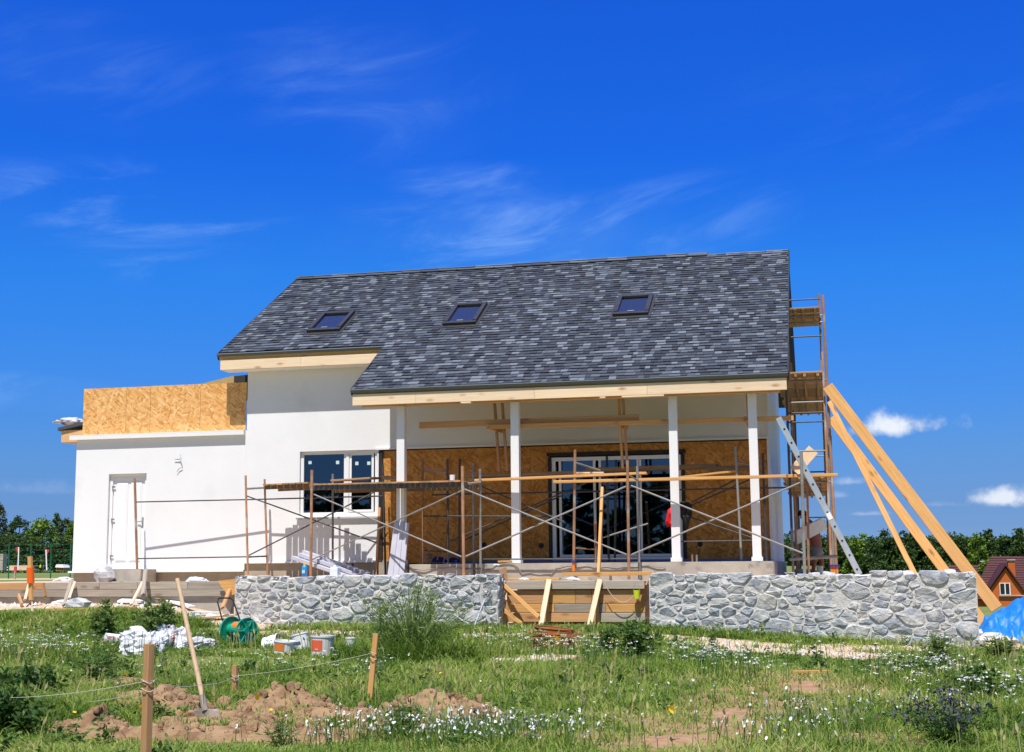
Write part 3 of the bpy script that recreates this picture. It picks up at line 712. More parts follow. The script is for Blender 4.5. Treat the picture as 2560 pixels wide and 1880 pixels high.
def tab_geo(b, x0, x1, v0, e, lift, mi, world):
    q = [(x0 + .002, v0, .002 + lift), (x1 - .002, v0, .002 + lift), (x1 - .002, v0 + e + .01, -.008), (x0 + .002, v0 + e + .01, -.008), (x0 + .002, v0, .018 + lift), (x1 - .002, v0, .018 + lift), (x1 - .002, v0 + e + .01, .004), (x0 + .002, v0 + e + .01, .004)]
    b.hexa([rf(*p) for p in q] if world else q, mi)


rest = MB()
for i, (x0, x1, v, e, w) in enumerate(tabs):
    lift = random.choice((0, 0, .006, .010))
    if i in single:
        key = (w, shade[i], lift, round(e, 3))
        if key not in tab_me:
            t = MB(); tab_geo(t, -w / 2, w / 2, 0, e, lift, 0, False); tab_me[key] = t.mesh('shingle', SH[shade[i]])
        M = MR.copy(); M.translation = rf((x0 + x1) / 2, v); link('shingle', tab_me[key], M, roof)
    else: tab_geo(rest, x0, x1, v, e, lift, shade[i], True)
o = rest.build('shingles', SH, roof); tag(o, kind='stuff')
b = MB(); slab(b, XP + .02, XP + .26, VU - .20, VU - .02, .0, .004, 0)
# ridge: raised vent strip along most of it, cap pieces at the right end
nrg = 26; x0 = XL + .6
for i in range(nrg):
    a = XL + .02 + (XR - XL - .06) * i / nrg; c = a + (XR - XL - .06) / nrg + .03; up = 0.0 if i > nrg - 5 else .055
    h = .012 + up + random.uniform(0, .006); b = MB(); zr = ZE + SL * (YRG - YE)
    b.add([(a, YRG - .15, zr - .15 * SL + h), (c, YRG - .15, zr - .15 * SL + h - .008), (c, YRG, zr + h - .008), (a, YRG, zr + h), (c, YRG + .15, zr - .15 * SL + h - .008), (a, YRG + .15, zr - .15 * SL + h),
           (a, YRG - .15, zr - .15 * SL + h - .02), (c, YRG - .15, zr - .15 * SL + h - .028), (c, YRG, zr + h - .03), (a, YRG, zr + h - .022), (c, YRG + .15, zr - .15 * SL + h - .028), (a, YRG + .15, zr - .15 * SL + h - .02)],
          [(0, 1, 2, 3), (3, 2, 4, 5), (6, 9, 8, 7), (9, 11, 10, 8), (0, 6, 7, 1), (5, 4, 10, 11), (0, 3, 9, 6), (3, 5, 11, 9), (1, 7, 8, 2), (2, 8, 10, 4)])
    b.build('ridge_cap', SH[random.choice((2, 3, 4))], roof)
b = MB(); b.box(XL + .1, XR - 2.3, YRG - .10, YRG + .10, ZE + SL * (YRG - YE) - .06, ZE + SL * (YRG - YE) + .03); b.build('ridge_vent', M_black, roof)
# roof windows
for (x, v, w, h) in skylights:
    fr = MB(); a, c = x - w / 2, x + w / 2; d, e = v - h / 2, v + h / 2; k = .085
    slab(fr, a, c, d, d + .12, .0, .085); slab(fr, a, a + k, d + .121, e, .0, .10); slab(fr, c - k, c, d + .121, e, .0, .10); slab(fr, a + k + .001, c - k - .001, e - .12, e, .0, .10)
    o = fr.build('skylight', M_skyf, house)
    fl = MB(); slab(fl, a - .06, c + .06, d - .12, e + .06, .0155, .026); fl.build('flashing', M_skyf, o)
    g = MB(); slab(g, a + k, c - k, d + .12, e - .12, .052, .06); g.build('pane', M_skyg, o)
    g = MB(); slab(g, a + k, c - k, d + .12, e - .12, .0265, .03); g.build('blind', mat('grey_blind', (.10, .105, .115), rough=.9), o)
    g = MB(); slab(g, x - .07, x + .07, d + .10, d + .135, .086, .10); g.build('vent_bar', mat('steel_bar', (.4, .4, .4), rough=.4, metal=.5), o)

# ------------------------------------------------------------------ stone walls
def clip_poly(P, a, n):
    out = []; m = len(P)
    for i in range(m):
        p, q = P[i], P[(i + 1) % m]; dp = (p[0] - a[0]) * n[0] + (p[1] - a[1]) * n[1]; dq = (q[0] - a[0]) * n[0] + (q[1] - a[1]) * n[1]
        if dp <= 0: out.append(p)
        if dp * dq < 0: t = dp / (dp - dq); out.append((p[0] + (q[0] - p[0]) * t, p[1] + (q[1] - p[1]) * t))
    return out


def cells(w, h, sx, sz, rnd):
    """rubble pattern: jittered seeds, cells wider than high, a few large ones"""
    S = []; tries = 0
    while tries < 9000:
        tries += 1; x, z = rnd.uniform(0, w), rnd.uniform(0, h); k = rnd.choice((.42, .5, .62, .75, .9, 1.1, 1.3))
        if all(((x - a) / sx) ** 2 + ((z - c) / sz) ** 2 > ((k + kk) / 2) ** 2 for a, c, kk in S): S.append((x, z, k))
    out = []
    for i, (x, z, k) in enumerate(S):
        P = [(0, 0), (w, 0), (w, h), (0, h)]
        for j, (a, c, kk) in enumerate(S):
            if i == j or abs(a - x) > 3 * sx or abs(c - z) > 3 * sz: continue
            t = k / (k + kk); mx, mz = x + (a - x) * t, z + (c - z) * t
            P = clip_poly(P, (mx, mz), ((a - x) / sx ** 2, (c - z) / sz ** 2))
            if len(P) < 3: break
        if len(P) >= 3: out.append((x, z, P))
    return out


def stone_mesh(P, gap, depth, rnd):
    cx = sum(p[0] for p in P) / len(P); cz = sum(p[1] for p in P) / len(P)
    R = max(math.hypot(p[0] - cx, p[1] - cz) for p in P)
    Q = []
    for p in P:
        d = math.hypot(p[0] - cx, p[1] - cz); k = max(.3, (d - gap) / d); Q.append((cx + (p[0] - cx) * k, cz + (p[1] - cz) * k))
    T = []                                                   # cut the corners once, unevenly
    n = len(Q)
    for i in range(n):
        p, q = Q[i], Q[(i + 1) % n]; a = rnd.uniform(.05, .24); c = rnd.uniform(.76, .95)
        T += [(p[0] + (q[0] - p[0]) * a, p[1] + (q[1] - p[1]) * a), (p[0] + (q[0] - p[0]) * c, p[1] + (q[1] - p[1]) * c)]
    T = [(x - cx + rnd.uniform(-.008, .008), z - cz + rnd.uniform(-.008, .008)) for x, z in T]; n = len(T)
    tx, tz = rnd.uniform(-.10, .10), rnd.uniform(-.20, .06); v = []; f = []
    for (k, y) in ((1.05, .03), (1.0, -depth * .45), (.90, -depth * .95)):
        for x, z in T: v.append((x * k, y + (tx * x + tz * z if y < 0 else 0) + rnd.uniform(-.006, .006), z * k))
    for r in (0, 1):
        for i in range(n): f.append((r * n + i, r * n + (i + 1) % n, (r + 1) * n + (i + 1) % n, (r + 1) * n + i))
    m = max(3, n // 3); b0 = len(v)
    v.append((rnd.uniform(-.2, .2) * R, -depth * 1.12 + rnd.uniform(-.012, .012), rnd.uniform(-.15, .15) * R)); v[-1] = (v[-1][0], v[-1][1] + tx * v[-1][0] + tz * v[-1][2], v[-1][2])
    for i in range(n): f.append((2 * n + i, 2 * n + (i + 1) % n, b0))
    me = bpy.data.meshes.new('stone'); me.from_pydata(v, [], f); return me, cx, cz


def stone_wall(label, x0, x1, zt0, zt1, zb0, zb1, thick, sx, sz, seed, end=True):
    rnd = random.Random(seed); w = x1 - x0; zb = min(zb0, zb1) - .12; zt = max(zt0, zt1)
    root = thing('stone_wall', ((x0 + x1) / 2, YW, zb), label, 'stone wall', 'low rubble stone walls in front of the terrace')
    nb = 60; b = MB(); top = [(x0 + w * i / nb, zt0 + (zt1 - zt0) * i / nb - .035 + .02 * rnd.random()) for i in range(nb + 1)]
    for i in range(nb):
        (a, za), (c, zc) = top[i], top[i + 1]
        b.poly([(a, YW, zb - .3), (c, YW, zb - .3), (c, YW, zc), (a, YW, za)]); b.poly([(a, YW, za), (c, YW, zc), (c, YW + thick, zc + .02), (a, YW + thick, za + .02)])
        b.poly([(c, YW + thick, zb - .3), (a, YW + thick, zb - .3), (a, YW + thick, za + .02), (c, YW + thick, zc + .02)])
    b.poly([(x1, YW, zb - .3), (x1, YW + thick, zb - .3), (x1, YW + thick, top[-1][1] + .02), (x1, YW, top[-1][1])]); b.poly([(x0, YW + thick, zb - .3), (x0, YW, zb - .3), (x0, YW, top[0][1]), (x0, YW + thick, top[0][1] + .02)])
    b.build('mortar_core', M_mortar, root)
    pal = (0, 0, 0, 1, 1, 2, 2, 2, 3, 3, 4)

    def lay(cs, M, hh, ztop):
        for cx, cz, P in cs:
            hi = max(p[1] for p in P); wd = max(p[0] for p in P) - min(p[0] for p in P); ht = hi - min(p[1] for p in P)
            if wd < .05 or ht < .04: continue
            me, a, c = stone_mesh(P, rnd.uniform(.006, .034), rnd.uniform(.008, .03), rnd); me.materials.append(ST[rnd.choice(pal)])
            link('stone', me, M @ Matrix.Translation((a, 0, c + (rnd.uniform(-.03, .05) if hi > hh - .01 else 0))), root)
    hh = zt - zb
    lay(cells(w, hh, sx, sz, rnd), Matrix.Translation((x0, YW, zb)), hh, zt)
    if end: lay(cells(thick, hh, sx, sz, rnd), Matrix.Translation((x1, YW, zb)) @ Matrix.Rotation(math.pi / 2, 4, 'Z'), hh, zt)
    # cap: stones bedded on top, seen almost edge-on
    x = x0 + .02
    while x < x1 - .15:
        wd = rnd.uniform(.16, .42); wd = min(wd, x1 - x); P = [(x - x0, 0), (x - x0 + wd * .45, -.06), (x - x0 + wd, 0), (x - x0 + wd, thick * .8), (x - x0 + wd * .5, thick * .92), (x - x0, thick * .8)]
        me, a, c = stone_mesh(P, rnd.uniform(.02, .05), rnd.uniform(.02, .05), rnd); me.materials.append(ST[rnd.choice((2, 3, 3, 0, 4))])
        z = zt0 + (zt1 - zt0) * (x - x0) / w
        link('stone', me, Matrix.Translation((x0 + a, YW + .02 + c, z - .035)) @ Matrix.Rotation(-math.pi / 2, 4, 'X') @ Matrix.Scale(-1, 4, (0, 0, 1)) @ Matrix.Scale(-1, 4, (0, 1, 0)) @ Matrix.Rotation(math.pi, 4, 'Z') if False else Matrix.Translation((x0 + a, YW + .02 + c, z - .03 + rnd.uniform(-.03, .03))) @ Matrix.Rotation(rnd.uniform(-.07, .07), 4, 'Y') @ Matrix.Rotation(-math.pi / 2, 4, 'X'), root)
        x += wd
    return root


wl0, wl1 = at(588, 1442, YW), at(1244, 1446, YW)
stone_wall('shorter rubble stone wall below the porch scaffold, ending at the timber step shuttering', wl0.x, wl1.x, -.19, -.235, -1.02, -1.07, .42, .26, .165, 5)
wr0, wr1 = at(1622, 1443, YW), at(2440, 1432, YW)
stone_wall('longer rubble stone wall of larger blocks, beside the blue tarpaulin', wr0.x, wr1.x, -.24, -.20, -1.14, -1.40, .45, .31, .20, 9, end=False)
M_loose = ST[2]


def rubble(name, label, c, r, m, cat='stone', seed=1, group=None, sq=(1, 1, .7)):
    rnd = random.Random(seed); b = MB(); n = 8
    for j in range(1, 5):
        t = math.pi * j / 5
        for k in range(n):
            q = 2 * math.pi * k / n; rr = r * rnd.uniform(.78, 1.12); b.v.append((rr * math.sin(t) * math.cos(q) * sq[0], rr * math.sin(t) * math.sin(q) * sq[1], rr * math.cos(t) * sq[2]))
    b.v += [(0, 0, r * sq[2]), (0, 0, -r * sq[2])]
    for j in range(3):
        for k in range(n): b.f.append((j * n + k, (j + 1) * n + k, (j + 1) * n + (k + 1) % n, j * n + (k + 1) % n))
    for k in range(n): b.f += [(32, k, (k + 1) % n), (33, 24 + (k + 1) % n, 24 + k)]
    b.m = [0] * len(b.f)
    o = link(name, b.mesh(name, m), Matrix.Translation(Vector(c) + Vector((0, 0, r * sq[2] * .6)))); return tag(o, label, cat, group)


# ------------------------------------------------------------------ timber shuttering (left) and step shuttering (middle)
fw = thing('formwork', (0, -5.3, -.65), 'long low shuttering of weathered boards in front of the garage wing', 'formwork')
YF = -5.3
zt_ = at(300, 1455, YF).z; zm_ = at(300, 1474, YF).z; zb_ = at(300, 1492, YF).z
xa = -12.0
cutsA = [xa, -4.6, at(113, 1460, YF).x, at(250, 1460, YF).x, at(345, 1460, YF).x, at(470, 1460, YF).x, wl0.x - .02]
for i, (a, c) in enumerate(zip(cutsA, cutsA[1:])):
    m = M_brownw if i in (1,) or random.random() < .12 else M_greyw
    board('board', (a + .003, YF, (zt_ + zm_) / 2), (c - .003, YF, (zt_ + zm_) / 2), .04, zt_ - zm_ - .006, m if i != 4 else M_greyw, fw)
cutsB = [xa, -5.2, at(185, 1460, YF).x, at(334, 1460, YF).x, wl0.x - .02]
for i, (a, c) in enumerate(zip(cutsB, cutsB[1:])):
    board('board', (a + .003, YF + random.uniform(-.01, .01), (zm_ + zb_) / 2), (c - .003, YF, (zm_ + zb_) / 2), .04, zm_ - zb_ - .006, M_greyw, fw)
for a, c in (((113, 1490), (107, 1458)),): board('cleat', at(*a, YF - .05), at(*c, YF - .05), .06, .03, M_brownw, fw, up=(1, 0, 0))
boxo('concrete_pour', xa, wl0.x - .03, YF + .03, YF + .6, -.9, zt_ - .02, M_conc, fw)
for (x0, y0, x1, y1, w, m) in ((73, 1456, 62, 1500, .05, M_pine), (178, 1450, 160, 1513, .07, M_greyw), (186, 1456, 172, 1497, .05, M_pine), (364, 1424, 357, 1487, .07, M_greyw), (357, 1455, 328, 1512, .055, M_pine), (575, 1470, 556, 1520, .07, M_brownw), (46, 1488, 55, 1512, .06, M_brownw)):
    board('brace', at(x1, y1, YF - .75), at(x0, y0, YF - .06), w, .035, m, fw, up=(0, 1, 0))
# big sheet of board end leaning at the wall
b = MB(); p = [at(544, 1452, YF - .12), at(592, 1447, YF - .12), at(590, 1485, YF - .12), at(570, 1490, YF - .12)]
b.hexa([tuple(q) for q in p] + [(q.x, q.y + .02, q.z) for q in p]); tag(b.build('plywood_offcut', M_orange), 'orange plywood offcut leaning against the stone wall corner', 'board')

st = thing('step_formwork', (8.1, YW + .5, -1.05), 'timber shuttering for steps in the gap between the stone walls', 'formwork')
YS = YW + .45
pz = lambda py, px=1430, y=YS: at(px, py, y).z
px_ = lambda px, y=YS: at(px, 1480, y).x
X0, X1 = px_(1266), px_(1612)
rows = [(1451.5, 1473, M_greyw, [0, 1]), (1475, 1509, M_brownw, [0, .28, .5, .62, 1]), (1509.5, 1531, M_orange, [0, .35, .72, 1]), (1532, 1555, M_brownw, [0, .3, .68, 1])]
for ri, (ya, yb_, m, cu) in enumerate(rows):
    yo = YS + (0, .045, .03, .012)[ri]
    for k, (a, c) in enumerate(zip(cu, cu[1:])):
        mm = M_orange if ri == 1 and k == 1 else M_greyw if ri == 3 and k == 2 else m
        if ri == 2 and k == 1: mm = M_greyw
        xa_, xc_ = X0 + (X1 - X0) * a, X0 + (X1 - X0) * c
        board('board', (xa_ + .003, yo, (pz(ya, y=yo) + pz(yb_, y=yo)) / 2), (xc_ - .003, yo, (pz(ya, y=yo) + pz(yb_, y=yo)) / 2), .035, pz(ya, y=yo) - pz(yb_, y=yo) - .004, mm, st)
boxo('tread', X0, X1, YS + .02, YS + .9, pz(1452) - .05, pz(1452) - .01, M_conc, st)
for (x0, y0, x1, y1, w, m) in ((1373, 1449, 1352, 1567, .085, M_pine), (1500, 1449, 1473, 1568, .085, M_pine), (1260, 1463, 1347, 1543, .06, M_orange), (1258, 1524, 1305, 1560, .06, M_orange)):
    board('brace', at(x1, y1, YS - .35), at(x0, y0, YS - .06), w, .045, m, st, up=(0, 1, 0))
for px in (1366, 1491): board('cleat', at(px, 1449, YS - .026), at(px + 4, 1556, YS - .026), .075, .04, M_brownw, st, up=(1, 0, 0))
for (c, m) in ((((1247, 1425), (1262, 1418), (1268, 1470), (1252, 1505)), M_brownw), (((1247, 1505), (1272, 1498), (1277, 1552), (1256, 1556)), M_brownw), (((1613, 1462), (1618, 1448), (1615, 1500), (1592, 1532)), M_brownw)):
    b = MB(); P = [at(*q, YS - .1 + .12 * (i in (1, 2))) for i, q in enumerate(c)]; b.hexa([tuple(q) for q in P] + [(q.x + .02, q.y + .03, q.z) for q in P]); b.build('side_board', m, st)
# hanging cord and lime-yellow tub at the steps
b = MB(); c0, c1 = at(1510, 1455, YS - .1), at(1590, 1482, YS - .1); pts = []
for k in range(17):
    t = k / 16; pts.append(c0.lerp(c1, t) + Vector((0, -.02, -.23 * 4 * t * (1 - t) - .0)))
b.tube(pts, .006, 5); tag(b.build('cord', mat('pale_cord', (.55, .45, .35))), 'thin pale cord looped across the step shuttering', 'cord')
p = at(1592, 1496, YS - .1); b = MB(); b.lathe([(.0, 0), (.045, 0), (.055, .13), (.05, .13), (.042, .02)], p, 14); tub = b.build('tub', mat('lime_plastic', (.62, .72, .03), rough=.4)); tag(tub, 'small lime yellow tub hanging at the end of the step shuttering', 'tub')
b = MB(); b.tube([p + Vector((-.05, 0, .13)), p + Vector((-.02, 0, .26)), p + Vector((.02, 0, .26)), p + Vector((.05, 0, .13))], .004, 5); b.build('handle', M_gpvc, tub)

# ------------------------------------------------------------------ scaffolds
def scaffold(loc, label): return thing('scaffold', loc, label, 'scaffold', 'tubular steel scaffolds round the house')


def pl(root, p0, p1, y, m=M_rust, r=.024, y1=None, nm='pole'): return pipe(nm, at(*p0, y), at(*p1, y if y1 is None else y1), r, m, root)


def foot(root, px, py, y):
    p = at(px, py, y); b = MB(); b.box(p.x - .07, p.x + .07, y - .07, y + .07, p.z - .03, p.z - .018); b.tube([p + Vector((0, 0, -.018)), p + Vector((0, 0, .1))], .018, 8); b.build('base_plate', M_rust, root)



def deck_t(root, xa, xb, fr0, fr1, re0, re1, z0, z1, w=.115, gap=.012, m=None):
    """deck of short boards laid across; front / rear edges may run at a skew"""
    n = max(2, int((xb - xa) / (w + gap))); st_ = (xb - xa) / n
    for k in range(n):
        t = (k + .5) / n; x = xa + (xb - xa) * t; j = random.uniform(-.012, .012)
        board('deck_board', (x, fr0 + (fr1 - fr0) * t + j, z0 + (z1 - z0) * t), (x, re0 + (re1 - re0) * t + j, z0 + (z1 - z0) * t), st_ - gap - random.uniform(0, .006), .028, random.choice((M_deckw, M_deckw, M_brownw)), root)


F, Rr = -3.35, -2.5
B_, C_ = -1.12, -.30
s1 = scaffold((3.6, -1.2, -.33), 'rusty tube scaffold with plank deck in front of the white window')
pl(s1, (614, 1189), (620, 1444), B_); pl(s1, (661.5, 1198), (669, 1443), C_, M_rust); pl(s1, (779.7, 1175), (776.8, 1441), -1.7, r=.03); pl(s1, (832, 1185), (831.6, 1440), -.42, M_gpipe)
pl(s1, (1156, 1165), (1159.5, 1446), F, r=.028); pl(s1, (1200, 1172), (1201.7, 1446), Rr, M_gpipe); pl(s1, (957, 1161), (964, 1440), -.36, M_dpipe)
pl(s1, (616, 1222), (663, 1219), B_, M_gpipe, .022, C_, 'transom'); pl(s1, (779, 1224), (832, 1219), -1.7, M_gpipe, .02, -.42, 'transom'); pl(s1, (1157, 1210), (1201, 1206), F, M_gpipe, .02, Rr, 'transom')
pl(s1, (617, 1393), (667, 1390), B_, M_dpipe, .016, C_, 'transom'); pl(s1, (1158, 1423), (1201, 1420), F, M_dpipe, .014, Rr, 'transom')
for a, c, y, y1, m in (((616, 1239.6), (964, 1365), B_ + .03, -.40, M_dpipe), ((621.7, 1388.5), (954, 1221), B_ - .03, -.36, M_dpipe), ((785, 1236), (1154, 1392), -1.72, F, M_gpipe), ((779.7, 1399), (1157.5, 1225), -1.68, F, M_gpipe)):
    pl(s1, a, c, y, m, .014, y1, 'brace')
pl(s1, (661, 1248), (957, 1240), C_ - .03, M_dpipe, .015, -.39, 'ledger')
q0, q1 = at(657, 1212, -1.25), at(770, 1206.5, -1.25)
deck_t(s1, q0.x, q1.x, -1.25, -1.25, -.38, -.32, q0.z, q1.z)
for y in (-1.14, -.40): board('beam', (q0.x - .02, y, q0.z - .055), (q1.x + .1, y, q1.z - .055), .05, .075, M_darkw, s1)
q0, q1 = at(784, 1211, -1.75), at(1154, 1203, -3.3)
deck_t(s1, q0.x, q1.x, -1.75, -3.42, -.34, -2.2, q0.z, q1.z)
board('beam', (q0.x - .05, -1.66, q0.z - .065), (q1.x + .1, -3.30, q1.z - .065), .05, .09, M_dpipe, s1); board('beam', (q0.x, -.50, q0.z - .065), (q1.x + .1, -2.32, q1.z - .065), .05, .09, M_darkw, s1)
q0, q1 = at(835, 1202, -.9), at(945, 1195, -1.2); tag(board('plank', q0, q1, .24, .035, M_deckw), 'short worn plank lying loose on the deck below the window', 'plank')
q0, q1 = at(962, 1191, -1.0), at(978, 1199, -1.7); tag(board('plank', q0, q1, .2, .03, M_brownw), 'brown plank offcut tipped up on the deck by the window corner', 'plank')
p = at(1131, 1204, -2.9); b = MB(); b.lathe([(0, 0), (.045, 0), (.052, .125), (.046, .125), (.04, .02)], p, 14); tag(b.build('bucket', M_foam), 'small white bucket standing on the scaffold deck beside a pole', 'bucket')
# lone standard in front of the wing with two rails back to the scaffold
AY = -.45
s0 = scaffold(at(343, 1460, AY), 'lone rusty scaffold pole with two thin rails in front of the garage door')
pl(s0, (337, 1196), (343.5, 1450), AY, M_rust, .028); p = at(343.5, 1446, AY)
b = MB(); b.tube([p, p + Vector((0, 0, .02))], .06, 10); b.build('collar', M_bluep, s0); b = MB(); b.lathe([(.03, .0), (.055, -.03), (.035, -.11), (0, -.12)], p, 8); b.build('base_plate', M_dpipe, s0)
pl(s0, (340, 1255), (661, 1248), AY, M_dpipe, .014, C_, 'rail'); pl(s0, (345, 1396.5), (666, 1391), AY, M_dpipe, .014, C_, 'rail')

# right bay under the eave
s2 = scaffold((9.3, -3, -.33), 'tube scaffold with crossed braces and long orange planks before the glazed door')
pl(s2, (1568.5, 1150.6), (1572.5, 1449), F, r=.026); pl(s2, (1593, 1165), (1598.5, 1448), Rr, M_gpipe); pl(s2, (1437.7, 1124), (1434, 1436), -2.42, r=.026)
p = at(1434, 1428, -2.42); b = MB(); b.tube([at(1434, 1407, -2.42), p], .029, 8); b.build('jack', M_orgp, s2); b = MB(); q = at(1434, 1405, -2.42); b.tube([q, q + Vector((0, 0, .03))], .05, 10); b.build('collar', M_bluep, s2)
pl(s2, (1838, 1116), (1854, 1402), -1.75, M_gpipe, .022); pl(s2, (1571, 1187), (1597, 1203), F, M_gpipe, .016, Rr, 'transom')
for a, c, y, m in (((1161.7, 1223), (1566.7, 1386.7), F - .03, M_gpipe), ((1161.7, 1392), (1565, 1216), F + .04, M_gpipe), ((1577.6, 1214), (2007, 1383), F, M_gpipe), ((1579, 1386.7), (1999.5, 1207), F + .06, M_gpipe)):
    pl(s2, a, c, y, m, .015, None, 'brace')
pl(s2, (2003, 1130), (2012, 1436), F, M_gpipe, .028); pl(s2, (2018, 1200), (2022, 1436), Rr, M_rust, .024)
for y in (1407, 1421): pl(s2, (1575, y), (1598, y - 1), F, M_gpipe, .010, Rr, 'rung')
pl(s2, (1440, 1157), (1500, 1176), -2.42, M_gpipe, .018, -1.9, 'transom'); pl(s2, (1842, 1155), (1875, 1163), -1.75, M_gpipe, .014, None, 'transom')
pl(s2, (1440, 1370), (1488, 1374), -2.42, M_rust, .013, -1.5, 'rail')


def plank(p0, p1, y0, y1, w, t, m, label, up=(0, 0, 1), grp='long loose planks laid on the scaffolds', nm='plank'):
    return tag(board(nm, at(*p0, y0), at(*p1, y1), w, t, m, up=up), label, 'plank', grp)


plank((1189, 1201), (1617, 1183), -2.30, -2.42, .16, .045, M_orange, 'orange plank resting on another, from the bucket pole to the middle of the glazed door')
plank((1385, 1205), (2094, 1187), -2.42, -2.42, .17, .05, M_orange, 'longest orange plank, reaching from the glazed door past the house corner')
plank((1440, 1183), (1510, 1182), -2.0, -2.0, .12, .03, M_pine, 'short pale plank end on the scaffold before the glazed door')
plank((1695, 1194), (1838, 1178), -1.9, -1.7, .14, .035, M_orange, 'thin plank sloping up to the grey pole beside the last porch post')
plank((1406, 1436), (1637, 1433), -4.0, -4.0, .15, .06, M_orange, 'pale plank lying low along the porch slab above the steps', grp=None)
plank((1266, 1448), (1400, 1447), -4.5, -4.5, .12, .035, M_orange, 'thin board lying flat behind the step shuttering', grp=None)

# inner porch scaffold with its dark deck
s3 = scaffold((7.4, -1.1, 0), 'dark scaffold inside the porch in front of the OSB wall')
I0, I1 = -1.5, -.7
for a, c, y, m in (((1057, 1145), (1055, 1406), I0, M_rust), ((1118.5, 1147), (1120, 1406), I0, M_dpipe), ((1149, 1147), (1148, 1406), I1, M_dpipe), ((1182, 1158), (1185, 1441), -2.6, M_dpipe), ((1517, 1140), (1522, 1405), I1, M_dpipe), ((1540, 1150), (1537, 1405), I1 + .2, M_dpipe), ((1907, 1134), (1916, 1402), I0, M_dpipe), ((1488.6, 1305), (1488.6, 1405), I0, M_rust)):
    pl(s3, a, c, y, m, .024)
for x, y in ((1120, 1405), (1055, 1405)): foot(s3, x, y, I0)
q0, q1 = at(1163, 1189, I0), at(1874, 1166, I0); 
for k, (a, c) in enumerate(((q0.x, q0.x + 2.6), (q0.x + 2.4, q0.x + 4.9), (q0.x + 4.7, q1.x))):
    for j in range(3): board('deck_board', (a, I0 + .13 + .26 * j, q0.z + (q1.z - q0.z) * (a - q0.x) / (q1.x - q0.x) + .05 * (k == 1)), (c, I0 + .13 + .26 * j, q0.z + (q1.z - q0.z) * (c - q0.x) / (q1.x - q0.x) + .05 * (k == 1)), .245, .05, M_darkw, s3)
for a, c in (((1080, 1237), (1700, 1224)), ((1700, 1224), (1965, 1219))): pl(s3, a, c, I0, M_dpipe, .016, None, 'ledger')
pl(s3, (1055, 1290), (1385, 1291), I0, M_dpipe, .016, None, 'ledger'); pl(s3, (1060, 1376), (1160, 1382), I0, M_dpipe, .013, None, 'ledger'); pl(s3, (1200, 1398), (1595, 1397), -2.4, M_dpipe, .013, None, 'ledger'); pl(s3, (1700, 1354), (1882, 1351), I0, M_dpipe, .013, None, 'ledger')
pl(s3, (1062, 1172), (1118, 1182), I0, M_gpipe, .018, None, 'transom')
for a, c, y in (((1203.5, 1216), (1410.5, 1305), I0 - .03), ((1127, 1352), (1465, 1207), I0 + .05), ((1152.6, 1354), (1407, 1237.8), I1), ((1729, 1256), (1838, 1199.6), I0), ((1729, 1263), (1874, 1199), I1), ((1729, 1294), (1881.5, 1345), I0)):
    pl(s3, a, c, y, M_dpipe, .015, None, 'brace')
pl(s3, (1500, 1346), (1620, 1309), I0, M_gpipe, .015, None, 'brace')

# timber staging under the eave: two pairs of uprights, cross pieces and long beams
tg = thing('timber_staging', (8, -2.2, 1.6), 'timber staging hung under the porch eave, uprights carrying long beams', 'timber staging')
YT = -1.75
for a, c, m in (((1236, 1000), (1248, 1178), M_brownw), ((1255, 1000), (1268, 1178), M_brownw), ((1546, 989), (1557, 1171), M_orange), ((1557, 988), (1568, 1160), M_brownw), ((1867, 982), (1873, 1068), M_brownw)):
    board('upright', at(*a, YT), at(*c, YT), .07, .045, m, tg, up=(1, 0, 0))
board('beam', at(1049, 1063, YT - .12), at(1598, 1044, YT - .12), .045, .12, M_brownw, tg); board('beam', at(1219, 1067.5, YT - .2), at(1984, 1045, YT - .2), .05, .085, M_orange, tg)
board('beam', at(1049, 1066, YT + .12), at(1240, 1058, YT + .12), .05, .085, M_orange, tg)
for p0, p1 in (((1218, 1066), (1262, 1078)), ((1538, 1058), (1568, 1066)), ((1862, 1046), (1872, 1062))): board('cross_piece', at(*p0, YT - .25), at(*p1, YT + .2), .05, .09, M_brownw, tg)
# slanting props by the window and the steps
tag(board('timber_prop', at(950, 1270, -.5), at(941, 1441, -.9), .08, .05, M_brownw, up=(1, 0, 0)), 'brown timber prop standing upright beside the window corner', 'timber', 'single timber props')
tag(board('timber_prop', at(1506, 1219, -3.0), at(1496, 1441, -3.6), .085, .05, M_orange, up=(1, 0, 0)), 'leaning pale timber prop before the glazed door above the steps', 'timber', 'single timber props')

# gable tower
s4 = scaffold((12, 2, -.36), 'tall scaffold tower with three plank decks along the gable end')
TF, TR = -1.3, 7.2
zd = [at(2012, 1188, TF).z, at(2012, 933, TF).z]
tx0, tx1 = 11.55, at(2062, 930, TF).x - .03
zd.append(at(2012, 770, 1.2).z)
for y in (TF, -.1, 2.4, 4.8, TR):
    for x in (tx0, tx1):
        top = 5.75 if y == 2.4 else 4.6 if y > 3 else 3.9
        
        if y == -.1 and x == tx0: continue
        pipe('pole', (x, y, -.36), (x, y, top), .024, M_rust if (x == tx1 and y < 0) else random.choice((M_gpipe, M_rust, M_dpipe)), s4)
for (a, c, y, m) in (((2057, 738), (2092, 1432), TF, M_rust), ((2053, 900), (2076, 1200), TF + .4, M_gpipe), ((2076, 1090), (2084, 1436), TF + .2, M_gpipe)): pl(s4, a, c, y, m, .026)
for px in (2080, 2086, 2093):
    p = at(px, 1432, TF); b = MB(); b.tube([p + Vector((0, 0, -.1)), p + Vector((0, 0, .12))], .025, 8); b.build('jack', M_orgp, s4); b = MB(); b.tube([p + Vector((0, 0, .12)), p + Vector((0, 0, .15))], .05, 10); b.build('collar', M_bluep, s4)
